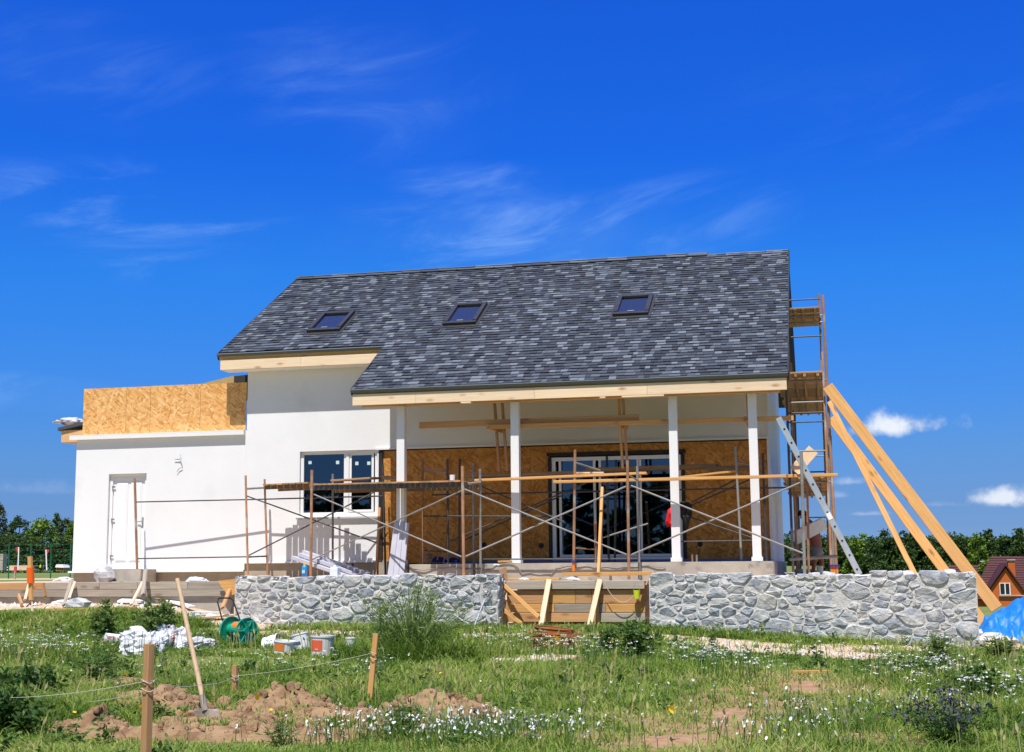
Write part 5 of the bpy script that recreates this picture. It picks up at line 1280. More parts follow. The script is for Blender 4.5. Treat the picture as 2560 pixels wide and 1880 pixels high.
# rusty wire coil in the grass
g = G(1385, 1622); b = MB(); rr_ = random.Random(9)
for k in range(11):
    ra = rr_.uniform(.24, .36); c = g + Vector((rr_.uniform(-.03, .03), rr_.uniform(-.03, .03), .05 + .022 * k)); tx, ty = rr_.uniform(-.12, .12), rr_.uniform(-.12, .12)
    b.tube([c + Vector((ra * math.cos(q), ra * math.sin(q), ra * (tx * math.cos(q) + ty * math.sin(q)))) for q in np.linspace(0, 2 * math.pi, 25)], .009, 5, cap=False)
tag(b.build('wire_coil', mat('orange_rust', (.36, .10, .03), (.24, .08, .03), scale=8, rough=.9)), 'rusty orange coil of wire lying in the flowering grass', 'wire coil')
# stakes, string, shovel
SK = 'wooden marker stakes'


def stake(p0, p1, y0, w, t, m, label, turn=0.25, y1=None, top=True):
    a, c = at(*p0, y0), at(*p1, y0 if y1 is None else y1); up = Vector((math.cos(turn), -math.sin(turn), 0)); return tag(board('stake', a, c, t, w, m, up=up), label, 'stake', SK)


yn = G(365, 1880).y - .9
stake((360, 2060), (373, 1610), yn + .3, .062, .05, M_brownw, 'nearest brown grey stake with string tied round it, cut off by the frame', .5)
g = G(926, 1760); stake((923, 1766), (940, 1584), g.y, .054, .026, M_orange, 'bright orange stake standing by the dug soil with white string', .15)
g = G(588, 1736); stake((587, 1744), (588, 1663), g.y, .052, .04, M_brownw, 'short grey brown stake at the far edge of the dug soil', .2)
g = G(180, 1770); stake((180, 1790), (180, 1752), g.y, .03, .02, M_brownw, 'small thin stake end poking from the left soil heap', .1)
yo = -5.9; stake((78, 1500), (75, 1391), yo, .075, .05, M_orange, 'tall stake with a wide orange sleeve before the shuttering', .2)
b = MB(); c0, c1 = at(77, 1458, yo), at(75.8, 1419, yo); b.tube([c0, c1], .062, 14); sl_ = b.build('sleeve', mat('signal_orange', (.88, .13, .01), rough=.5)); tag(sl_, 'bright orange plastic sleeve round the tall stake by the shuttering', 'sleeve')
st_pts = [G(0, 1880)]


def string(pts, label, r=.0022):
    b = MB(); out = []
    for a, c in zip(pts, pts[1:]):
        for k in range(9): t = k / 8; out.append(a.lerp(c, t) + Vector((0, 0, -.10 * t * (1 - t))))
    b.tube(out, r, 5); tag(b.build('string', mat('pale_string', (.55, .49, .42), rough=.8)), label, 'string', 'marker strings between the stakes')


ga, gb, gc = at(378, 1702, yn + .25), at(588, 1690, G(588, 1736).y - .03), at(934, 1632, G(926, 1760).y - .03)
string([at(0, 1745, yn + 1.6), at(366, 1703, yn + .26)], 'upper pale string running in from the frame edge to the nearest stake')
string([at(0, 1753, yn + 1.9), at(180, 1755, G(180, 1770).y), at(366, 1726, yn + .27)], 'lower pale string sagging past the small stake end')
string([ga, at(500, 1712, (ga.y + gb.y) / 2), gb, gc], 'pale string from the nearest stake past the short stake to the orange stake')
for (x, y_, yy, n) in ((370, 1703, yn + .3, .042), (369, 1724, yn + .3, .043), (588, 1690, G(588, 1736).y, .036), (588, 1697, G(588, 1736).y, .036), (934, 1632, G(926, 1760).y, .032), (933, 1646, G(926, 1760).y, .032)):
    c = at(x, y_, yy); b = MB(); b.tube([c + Vector((n * math.cos(q), n * math.sin(q), .012 * math.sin(2 * q))) for q in np.linspace(0, 2 * math.pi, 13)],   .003, 5, cap=False); tag(b.build('string_tie', MATS['pale_string']), {370: 'upper string loop tied round the nearest stake', 369: 'lower string loop tied round the nearest stake', 588: ('upper' if y_ < 1694 else 'lower') + ' string loop tied round the short stake', 934: 'string loop at the upper end of the orange stake', 933: 'slack string loop lower on the orange stake'}[x], 'string', 'string loops on the stakes')
sg = G(530, 1808); sh = thing('shovel', sg, 'long handled shovel stuck upright in the dug soil', 'shovel')
top = at(443, 1447, sg.y + .25); bot = at(512, 1772, sg.y - .06)
b = MB(); b.tube([top, top.lerp(bot, .3), top.lerp(bot, .7), bot], [.019, .0195, .0205, .021], 10); b.build('handle', mat('worn_handle', (.62, .44, .27), (.48, .33, .20), scale=3, stretch=(20, 20, 1), rough=.7), sh)
d = (bot - top).normalized(); b = MB(); b.tube([top.lerp(bot, .9), bot + d * .02], [.027, .03], 10); b.build('socket', mat('soiled_steel', (.24, .20, .17), (.33, .27, .22), scale=9, rough=.7, metal=.3), sh)
sx_ = Vector((1, 0, 0)); nn = 7; b = MB(); base = bot + d * .0
for j, (t, w) in enumerate(((0, .10), (.02, .115), (.12, .115), (.2, .085), (.26, .02))):
    for i in range(nn):
        s = i / (nn - 1) * 2 - 1; b.v.append(tuple(base + d * t + sx_ * s * w + Vector((0, -.035 * (1 - s * s) * (1 - t * 2.5) + .02, 0)) + Vector((.0, 0, .0))))
for j in range(4):
    for i in range(nn - 1): b.f.append((j * nn + i, j * nn + i + 1, (j + 1) * nn + i + 1, (j + 1) * nn + i)); b.m.append(0)
n0 = len(b.v); b.v += [(x, y + .006, z) for x, y, z in b.v]; b.f += [tuple(i + n0 for i in f[::-1]) for f in b.f]; b.m = [0] * len(b.f); b.build('blade', MATS['soiled_steel'], sh)

# ------------------------------------------------------------------ vegetation
def np_mesh(name, co, faces, mats, attr=None, mi=None, M=None, parent=None, smooth=False, origin=None):
    co = np.asarray(co, np.float32).reshape(-1, 3); faces = np.asarray(faces, np.int32); k = faces.shape[1]
    if origin is not None: co = co - np.asarray(origin, np.float32)
    me = bpy.data.meshes.new(name); me.vertices.add(len(co)); me.vertices.foreach_set('co', co.ravel()); me.loops.add(faces.size); me.loops.foreach_set('vertex_index', faces.ravel())
    me.polygons.add(len(faces)); me.polygons.foreach_set('loop_start', np.arange(0, faces.size, k, dtype=np.int32))
    if smooth: me.polygons.foreach_set('use_smooth', np.ones(len(faces), bool))
    if mi is not None: me.polygons.foreach_set('material_index', np.asarray(mi, np.int32))
    if attr is not None: a = me.attributes.new('tint', 'FLOAT', 'POINT'); a.data.foreach_set('value', np.asarray(attr, np.float32))
    for m in (mats if isinstance(mats, (list, tuple)) else [mats]): me.materials.append(m)
    me.update(); me.validate()
    return link(name, me, M or (Matrix.Translation(Vector([float(v) for v in origin])) if origin is not None else Matrix.Identity(4)), parent)


def leafmat(name, stops, transl=.25, rough=.6):
    m = bpy.data.materials.new(name); m.use_nodes = True; nt = m.node_tree; N = nt.nodes.new; L = nt.links.new; b = nt.nodes['Principled BSDF']; o = nt.nodes['Material Output']
    b.inputs['Roughness'].default_value = rough; b.inputs['Specular IOR Level'].default_value = .25
    a = N('ShaderNodeAttribute'); a.attribute_name = 'tint'; r = N('ShaderNodeValToRGB'); L(a.outputs['Fac'], r.inputs[0]); e = r.color_ramp.elements
    for i, (p, c) in enumerate(stops):
        x = e[0] if i == 0 else e[1] if i == 1 else e.new(p); x.position = p; x.color = (*c, 1)
    L(r.outputs[0], b.inputs['Base Color']); t = N('ShaderNodeBsdfTranslucent'); L(r.outputs[0], t.inputs['Color']); x = N('ShaderNodeMixShader'); x.inputs[0].default_value = transl
    L(b.outputs[0], x.inputs[1]); L(t.outputs[0], x.inputs[2]); L(x.outputs[0], o.inputs['Surface']); return m


M_grass = leafmat('grass_blade', [(0, (.08, .155, .02)), (.35, (.20, .30, .04)), (.65, (.33, .385, .09)), (.82, (.45, .40, .17)), (1, (.60, .47, .26))], .42)
M_weed = leafmat('weed_leaf', [(0, (.030, .075, .014)), (.5, (.085, .165, .03)), (1, (.21, .28, .075))], .32)
M_flower = leafmat('white_petal', [(0, (.55, .57, .50)), (1, (.76, .76, .73))], .2)
M_yellowf = leafmat('yellow_petal', [(0, (.75, .50, .02)), (1, (.85, .62, .03))], .2)
M_purple = leafmat('dusty_purple', [(0, (.035, .035, .055)), (1, (.085, .08, .13))], .1)

TALL = [(*ell(px, py, rx, ry), k) for px, py, rx, ry, k in ((1040, 1650, 1.0, .8, 2.8), (930, 1640, .6, .6, 1.9), (1180, 1630, .7, .6, 1.8), (1590, 1640, .6, .5, 1.8), (1480, 1630, .5, .4, 1.3), (120, 1640, 2.0, 1.6, 1.5), (60, 1800, .8, 1.0, 2.0), (260, 1790, .45, .7, 1.6), (20, 1700, 1.0, 1.2, 1.7), (1720, 1680, .8, .5, 1.3), (2350, 1720, 1.1, .8, 1.6), (2480, 1800, .6, .8, 1.5), (2380, 1850, .4, .4, 1.5), (1250, 1690, 1.6, .6, 1.25), (800, 1660, 1.2, .5, 1.2), (2050, 1830, .35, .45, 1.3), (1150, 1880, 1.0, .3, 1.5), (900, 1870, .6, .25, 1.3), (620, 1700, .9, .5, 1.2))]


SHORT = [ell(600, 1665, .7, 1.3), ell(350, 1670, 1.1, 1.3), ell(600, 1878, 1.9, .55), ell(2000, 1655, 2.6, 1.6), ell(760, 1660, .9, .6), ell(1385, 1650, .5, .5), ell(530, 1800, .4, .4)]


CLEAR = [ell(290, 1650, .65, 1.1), ell(430, 1650, .6, .6), ell(600, 1628, .35, .35), ell(760, 1650, .75, .45), ell(1385, 1640, .35, .3)]


def cull(x, y, rng):
    bare = inzone(BARE, x, y, .3); sand = np.maximum(inzone(SAND, x, y, .3), inzone(SAND2, x, y, .3)); dry = inzone(DRY, x, y, .5)
    n = vnoise(x * 1.7 + 31, y * 1.7 + 17); p = 1 - .96 * sst(bare + .5 * (n - .5), .25, .6) ; p = p * (1 - .93 * sst(sand + .7 * (n - .5), .3, .65)) * (1 - .45 * dry)
    p = p * (.45 + .55 * sst(vnoise(x * 3.1 + 5, y * 3.1), .22, .5))
    p = p * (1 - .35 * inzone(CLEAR, x, y, .35))
    ok = rng.random(len(x)) < p
    ok &= ~((y > YW - .10) & (x > 2.0)) & ~((y > -5.75) & (x <= 2.2)) & ~((x > 14.35) & (y > -3.2))
    return ok, dry


def sample_view(n, rng, d0, d1, pw=.85, a0=-.64, a1=.27):
    a = rng.uniform(a0, a1, n); D = d0 + (d1 - d0) * rng.random(n) ** pw; D = D / np.cos(a - YAW)
    return CAM[0] + D * np.sin(a), CAM[1] + D * np.cos(a), D


def grass():
    rng = np.random.default_rng(5); NC, PB = 49000, 10
    x, y, D = sample_view(NC, rng, 8.4, 22.5, .95); ok, dry = cull(x, y, rng); x, y, D, dry = x[ok], y[ok], D[ok], dry[ok]; n = len(x)
    tall = np.ones(n)
    for (cx, cy, rx, ry, k) in TALL:
        d = np.sqrt(((x - cx) / rx) ** 2 + ((y - cy) / ry) ** 2); tall = np.maximum(tall, 1 + (k - 1) * (1 - sst(d, .5, 1.15)))
    tall *= 1 - .72 * inzone(CLEAR, x, y, .35)
    for (cx, cy, rx, ry) in SHORT: tall *= 1 - .68 * (1 - sst(np.sqrt(((x - cx) / rx) ** 2 + ((y - cy) / ry) ** 2), .7, 1.2))
    tall = np.maximum(tall, .38)
    h = (.055 + .085 * rng.random(n) ** 1.6) * (1 + .55 * (vnoise(x * .8, y * .8) - .4)) * tall * (1 - .45 * dry)
    patch = vnoise(x * .7 + 50, y * .7 + 80); patch2 = vnoise(x * 2.6 + 11, y * 2.6 + 3)
    tint = .30 + .42 * (patch - .5) + .45 * (patch2 - .5) + .10 * rng.standard_normal(n) + .42 * dry * rng.random(n) + np.where(rng.random(n) < .07, .35, 0)
    X = np.repeat(x, PB) + rng.normal(0, .045, n * PB); Y = np.repeat(y, PB) + rng.normal(0, .045, n * PB); Hh = np.repeat(h, PB) * rng.uniform(.45, 1.35, n * PB); T = np.clip(np.repeat(tint, PB) + rng.normal(0, .09, n * PB), 0, 1); DD = np.repeat(D, PB)
    okk = ~((Y > YW - .06) & (X > 2.0)); X, Y, Hh, T, DD = X[okk], Y[okk], Hh[okk], T[okk], DD[okk]; m = len(X)
    Z = hgt(X, Y) - .01; a = rng.uniform(0, 2 * np.pi, m); lean = rng.uniform(.35, 1.5, m) * Hh; lx, ly = np.cos(a) * lean, np.sin(a) * lean
    b = a + np.pi / 2 + rng.normal(0, .4, m); w = (.0022 + .00024 * DD) * rng.uniform(.7, 1.3, m); wx, wy = np.cos(b) * w, np.sin(b) * w
    P = np.empty((m, 5, 3)); P[:, 0] = np.stack([X - wx, Y - wy, Z], 1); P[:, 1] = np.stack([X + wx, Y + wy, Z], 1)
    P[:, 2] = np.stack([X + lx * .35 - wx * .8, Y + ly * .35 - wy * .8, Z + Hh * .55], 1); P[:, 3] = np.stack([X + lx * .35 + wx * .8, Y + ly * .35 + wy * .8, Z + Hh * .55], 1); P[:, 4] = np.stack([X + lx, Y + ly, Z + Hh * .80], 1)
    i = (np.arange(m) * 5)[:, None]; F3 = np.concatenate([i + [[0, 1, 3]], i + [[0, 3, 2]], i + [[2, 3, 4]]], 1).reshape(-1, 3)
    o = np_mesh('grass', P, F3, M_grass, np.repeat(T, 5)); tag(o, 'uneven green and straw coloured meadow grass across the plot', kind='stuff')
    # seeding stalks
    x, y, D = sample_view(3800, rng, 8.5, 20.0, .9); ok, dry = cull(x, y, rng); x, y, D = x[ok], y[ok], D[ok]; keep = (vnoise(x * .9 + 3, y * .9 + 44) > .5) & (inzone(SHORT, x, y, .3) < .4); x, y, D = x[keep], y[keep], D[keep]; m = len(x)
    z = hgt(x, y); h = rng.uniform(.14, .32, m); a = rng.uniform(0, 6.28, m); l = rng.uniform(.05, .3, m) * h; w = .0022 + .00016 * D; hw = w * 3.0
    P = np.empty((m, 8, 3)); tx, ty = np.cos(a) * l, np.sin(a) * l; r_ = np.array([_r[0], _r[1]])
    for k, (t, ww) in enumerate(((0, w), (.72, w * .8))):
        P[:, 2 * k] = np.stack([x + tx * t * t - r_[0] * ww, y + ty * t * t - r_[1] * ww, z + h * t], 1); P[:, 2 * k + 1] = np.stack([x + tx * t * t + r_[0] * ww, y + ty * t * t + r_[1] * ww, z + h * t], 1)
    P[:, 4] = P[:, 2:4].mean(1); P[:, 5] = np.stack([x + tx * .75 - r_[0] * hw, y + ty * .75 - r_[1] * hw, z + h * .84], 1); P[:, 6] = np.stack([x + tx * .75 + r_[0] * hw, y + ty * .75 + r_[1] * hw, z + h * .84], 1); P[:, 7] = np.stack([x + tx, y + ty, z + h], 1)
    i = (np.arange(m) * 8)[:, None]; F3 = np.concatenate([i + [[0, 1, 3]], i + [[0, 3, 2]], i + [[4, 6, 5]], i + [[5, 6, 7]]], 1).reshape(-1, 3)
    o = np_mesh('seed_stalks', P, F3, M_grass, np.repeat(np.clip(rng.normal(.72, .12, m), 0, 1), 8)); tag(o, 'thin seeding grass stalks standing above the meadow', kind='stuff')


grass()


def leaves_along(P, rng, size, flat=.5, aspect=.42):
    """diamond leaves at points P"""
    m = len(P); d = rng.normal(0, 1, (m, 3)); d[:, 2] = d[:, 2] * flat + .25; d /= np.linalg.norm(d, axis=1)[:, None]
    s = np.cross(d, rng.normal(0, 1, (m, 3))); s /= np.linalg.norm(s, axis=1)[:, None]; L_ = size * rng.uniform(.6, 1.35, m)[:, None]
    V = np.empty((m, 4, 3)); V[:, 0] = P; V[:, 1] = P + d * L_ * .5 + s * L_ * aspect * .5; V[:, 2] = P + d * L_; V[:, 3] = P + d * L_ * .5 - s * L_ * aspect * .5
    return V, np.arange(m * 4).reshape(m, 4)


def stems_of(base, n, h, spread, rng, curve=.3, bend=1.6):
    out = []
    for k in range(n):
        a = rng.uniform(0, 2 * np.pi); s = spread * rng.random() ** .6; hh = h * rng.uniform(.62, 1.0) * (1 - .35 * (s / max(spread, 1e-3)) ** 2); t = np.linspace(0, 1, 7)
        p = np.stack([base[0] + np.cos(a) * s * (.15 + .85 * t ** bend) + rng.normal(0, .01) * t, base[1] + np.sin(a) * s * (.15 + .85 * t ** bend), base[2] - .02 + hh * t], 1); out.append(p)
    return out


def stem_mesh(stems, w, taper=.35):
    V, F_ = [], []
    for p in stems:
        for j in range(len(p) - 1):
            w0, w1 = w * (1 - (1 - taper) * j / (len(p) - 1)), w * (1 - (1 - taper) * (j + 1) / (len(p) - 1))
            for dx, dy in ((_r[0], _r[1]), (-_r[1], _r[0])):
                n = len(V); V += [p[j] - np.array([dx, dy, 0]) * w0, p[j] + np.array([dx, dy, 0]) * w0, p[j + 1] + np.array([dx, dy, 0]) * w1, p[j + 1] - np.array([dx, dy, 0]) * w1]; F_.append((n, n + 1, n + 2, n + 3))
    return np.array(V), np.array(F_)


def plant(px, py, h, spread, nstem, nleaf, size, label, cat='plant', seed=0, tint=(.45, .22), lowest=.12, name='weed_plant', mleaf=None, group='tall weeds growing on the plot', flat=.5, aspect=.42, tipt=0.0, y=None):
    rng = np.random.default_rng(seed + 100); g = G(px, py) if y is None else at(px, py, y); t = thing(name, g, label, cat, group); st_ = stems_of((g.x, g.y, g.z), nstem, h, spread, rng)
    V, F_ = stem_mesh(st_, .004 + .002 * h); np_mesh('stem', V, F_, M_weed, np.full(len(V), .6), parent=t)
    u = rng.uniform(lowest, 1.0, nleaf) ** .85; k = rng.integers(0, len(st_), nleaf); A = np.array(st_); j = np.minimum((u * 6).astype(int), 5); f = u * 6 - j
    P = A[k, j] * (1 - f)[:, None] + A[k, j + 1] * f[:, None] + rng.normal(0, size * .55, (nleaf, 3)) * (1.15 - .6 * u)[:, None]
    V, F_ = leaves_along(P, rng, size, flat, aspect); T = np.clip(rng.normal(tint[0], tint[1], nleaf) + .25 * (u - .5) + tipt * (u > .85), 0, 1)
    np_mesh('foliage', V, F_, mleaf or M_weed, np.repeat(T, 4), parent=t); return t


plant(258, 1604, .62, .20, 22, 1500, .075, 'dark leafy bush nearest the fallen bags, narrower of the two', 'bush', 1, (.6, .22))
plant(396, 1604, .70, .36, 34, 2600, .075, 'broad leafy green bush behind the white bags, wider of the two', 'bush', 2, (.7, .22))
plant(1030, 1650, 1.0, .95, 120, 3600, .085, 'tallest feathery weed clump growing before the shorter stone wall', 'weeds', 3, (.85, .2), .05, aspect=.12, flat=1.1, tipt=.2)
plant(960, 1640, .86, .16, 7, 330, .09, 'tall thin weed standing left of the feathery clump by the wall', 'weeds', 4, (.6, .2), .1, aspect=.16, flat=.8, tipt=.3)
plant(1075, 1636, .90, .10, 5, 240, .09, 'single yellowish tall weed rising highest at the stone wall', 'weeds', 44, (.75, .2), .1, aspect=.16, flat=.8, tipt=.3)
plant(1590, 1640, .50, .34, 26, 1500, .08, 'bushy weeds at the foot of the longer stone wall by the steps', 'weeds', 5, (.45, .2), aspect=.25)
plant(1515, 1632, .36, .26, 16, 700, .075, 'low weeds growing before the step shuttering', 'weeds', 6, (.5, .2), aspect=.25)
plant(1782, 1622, .36, .08, 6, 260, .05, 'slim upright weed before the longer stone wall, near its step end', 'weeds', 7, (.6, .2), aspect=.2, flat=.8)
plant(1690, 1612, .28, .07, 5, 180, .05, 'smallest upright weed at the longer wall foot', 'weeds', 8, (.6, .2), aspect=.2, flat=.8)
plant(2350, 1668, .46, .24, 22, 1200, .06, 'pale bushy weed before the far end of the longer stone wall', 'weeds', 9, (.75, .2), aspect=.25, tipt=.2)
plant(2290, 1700, .30, .3, 20, 1000, .06, 'low dark herb patch in the flowers before the longer wall', 'weeds', 10, (.3, .2))
plant(2440, 1740, .34, .4, 24, 1200, .06, 'green herb patch beside the flowers under the tarpaulin', 'weeds', 11, (.4, .2))
lv = plant(2365, 1868, .40, .34, 40, 900, .055, 'dusky purple flowering herb in the near grass', 'herb', 12, (.35, .25), .05, name='purple_herb', group=None, aspect=.22)
rng = np.random.default_rng(77); g = G(2365, 1868); st_ = stems_of((g.x, g.y, g.z), 46, .46, .34, rng); P = np.concatenate([s[4:].repeat(6, 0) + rng.normal(0, .012, (18, 3)) for s in st_]); V, F_ = leaves_along(P, rng, .026, 1, .6); np_mesh('flower_spikes', V, F_, M_purple, np.repeat(rng.random(len(V)), 4), parent=lv)
plant(60, 1760, .42, .45, 30, 1300, .075, 'dark leafy weeds low at the frame edge beside the strings', 'weeds', 13, (.2, .15))
plant(10, 1840, .40, .35, 26, 1200, .08, 'darkest weeds in the near corner under the strings', 'weeds', 14, (.15, .12))
plant(250, 1700, .40, .4, 30, 1000, .07, 'feathery weeds with white flowers before the dug soil', 'weeds', 15, (.4, .2), aspect=.2)
plant(1295, 1775, .14, .13, 14, 400, .055, 'bright green tuft of leaves beyond the dug soil', 'weeds', 16, (.8, .15))
plant(395, 1800, .17, .09, 9, 160, .055, 'small green sprout growing out of the soil by the nearest stake', 'weeds', 17, (.7, .15))
plant(460, 1798, .14, .07, 7, 120, .05, 'small green sprout in the soil beside the shovel blade', 'weeds', 18, (.7, .15))
plant(1000, 1850, .34, .2, 14, 420, .08, 'upright grassy weed growing on the near rim of the soil heap', 'weeds', 19, (.6, .15), aspect=.13, flat=.9)
plant(700, 1868, .28, .2, 12, 260, .07, 'thin upright weeds at the near edge of the dug soil', 'weeds', 20, (.6, .15), aspect=.13, flat=.9)
plant(2498, 1648, .34, .35, 18, 900, .06, 'weeds growing on the sand below the rubble heap', 'weeds', 21, (.45, .2), aspect=.25)


def scatter_weeds():
    rng = np.random.default_rng(21); x, y, D = sample_view(1500, rng, 8.8, 21.0, .9); ok, dry = cull(x, y, rng); ok &= (vnoise(x * .8 + 7, y * .8 + 2) > .42) & (dry < .4); x, y = x[ok], y[ok]; z = hgt(x, y); VS, FS, TS = [], [], []; n0 = 0
    for i in range(len(x)):
        st_ = stems_of((x[i], y[i], z[i]), rng.integers(2, 5), rng.uniform(.12, .30), .08, rng); m = 34; A = np.array(st_); u = rng.uniform(.05, 1, m); k = rng.integers(0, len(st_), m); j = np.minimum((u * 6).astype(int), 5)
        P = A[k, j] + rng.normal(0, .02, (m, 3)); V, F_ = leaves_along(P, rng, rng.uniform(.035, .07), .6, rng.choice((.2, .35, .5))); VS.append(V.reshape(-1, 3)); FS.append(F_ + n0); n0 += m * 4; TS.append(np.repeat(np.clip(rng.normal(.45, .2, m), 0, 1), 4))
    tag(np_mesh('wild_weeds', np.concatenate(VS), np.concatenate(FS), M_weed, np.concatenate(TS)), 'small leafy weeds scattered through the grass', kind='stuff')


scatter_weeds()


def flowers():
    rng = np.random.default_rng(33); VS, FS, TS, MI = [], [], [], []; n0 = [0]
    C6 = np.stack([np.cos(np.arange(6) * np.pi / 3), np.sin(np.arange(6) * np.pi / 3), np.zeros(6)], 1)

    def disc(c, r, tilt, yel):
        V = C6 * r; V[:, 2] += V[:, 0] * tilt[0] + V[:, 1] * tilt[1]; VS.append(V + c)
        FS.append(np.array([[0, 1, 2, 3], [0, 3, 4, 5]]) + n0[0]); n0[0] += 6; TS.append(np.full(6, rng.random())); MI.append(np.full(2, 2 if yel else 1))
    Z = [(1440, 1660, .75, .55, 110, 1), (1330, 1640, .9, .5, 50, 1), (1220, 1650, .5, .3, 30, 1), (1760, 1680, .65, .45, 150, 1), (1830, 1700, .5, .4, 60, 1), (2180, 1680, .9, .5, 90, 1), (2330, 1720, .9, .7, 200, 1), (2480, 1770, .7, .8, 120, 1), (2050, 1830, .45, .5, 90, 0), (1990, 1870, .6, .3, 60, 0),
         (1100, 1850, 1.0, .55, 330, 0), (1250, 1870, .8, .35, 160, 0), (900, 1860, .7, .3, 110, 0), (760, 1700, .8, .5, 30, 1), (930, 1700, .3, .4, 45, 0), (180, 1650, 1.6, 1.2, 200, 1), (320, 1700, .8, .8, 80, 0), (60, 1640, .9, 1.2, 90, 1), (650, 1690, .9, .4, 30, 1), (1600, 1760, 1.4, .9, 60, 0), (2250, 1800, 1.2, .9, 110, 0), (400, 1640, .5, .4, 20, 1), (1450, 1860, 1.2, .4, 50, 0), (1900, 1700, .8, .4, 40, 1)]
    for (px, py, rx, ry, n, umb) in Z:
        n = int(n * (.66 if umb else .9)); g = G(px, py); x = g.x + rng.normal(0, .5, n) * rx; y = g.y + rng.normal(0, .5, n) * ry
        for i in range(n):
            if y[i] > YW - .15 and x[i] > 2: continue
            if float(inzone(BARE, x[i], y[i], .2)) > .5 and rng.random() < .8: continue
            z = ground_z(x[i], y[i]); h = rng.uniform(.16, .34) if umb else rng.uniform(.08, .24); top = np.array([x[i] + rng.normal(0, .03), y[i] + rng.normal(0, .03), z + h]); w = .0028
            VS.append(np.array([[x[i] - w, y[i], z], [x[i] + w, y[i], z], [top[0] + w, top[1], top[2] - .012], [top[0] - w, top[1], top[2] - .012]])); FS.append(np.array([[0, 1, 2, 3]]) + n0[0]); n0[0] += 4; TS.append(np.full(4, .5)); MI.append(np.zeros(1))
            if umb:
                R0 = rng.uniform(.018, .042)
                for q in range(rng.integers(5, 10)):
                    a = rng.uniform(0, 6.28); rr = R0 * math.sqrt(rng.random()); disc(top + [rr * math.cos(a), rr * math.sin(a), -.25 * rr + rng.normal(0, .003)], rng.uniform(.006, .010), rng.normal(0, .35, 2), False)
            else: disc(top, rng.uniform(.006, .012), rng.normal(0, .5, 2) + [0, -.35], False); disc(top + rng.normal(0, .006, 3), rng.uniform(.006, .012), rng.normal(0, .8, 2), False)
    for k in range(34):
        px, py = rng.uniform(0, 2560), rng.uniform(1640, 1875); g = G(px, py); disc(np.array([g.x, g.y, g.z + rng.uniform(.1, .25)]), rng.uniform(.010, .02), rng.normal(0, .4, 2) + [0, -.4], True)
    for (px, py) in ((1683, 1833), (1390, 1621), (1530, 1628)):
        g = G(px, py + 20)
        for q in range(5): disc(np.array([g.x, g.y, g.z + .22]) + rng.normal(0, .02, 3), .018, rng.normal(0, .6, 2) + [0, -.6], True)
    tag(np_mesh('wildflowers', np.concatenate(VS), np.concatenate(FS), [M_weed, M_flower, M_yellowf], np.concatenate(TS), np.concatenate(MI)), 'small white and yellow wildflowers scattered over the meadow', kind='stuff')


flowers()


# ------------------------------------------------------------------ dug soil
M_dirt = mat('dug_soil', (.37, .245, .135), (.25, .16, .085), scale=5, rough=.97, bump=1.0, bscale=22, detail=9, rnd=False, c3=(.22, .125, .07), c3t=(.50, .66), c3scale=5, bdist=.03, spec=.1)


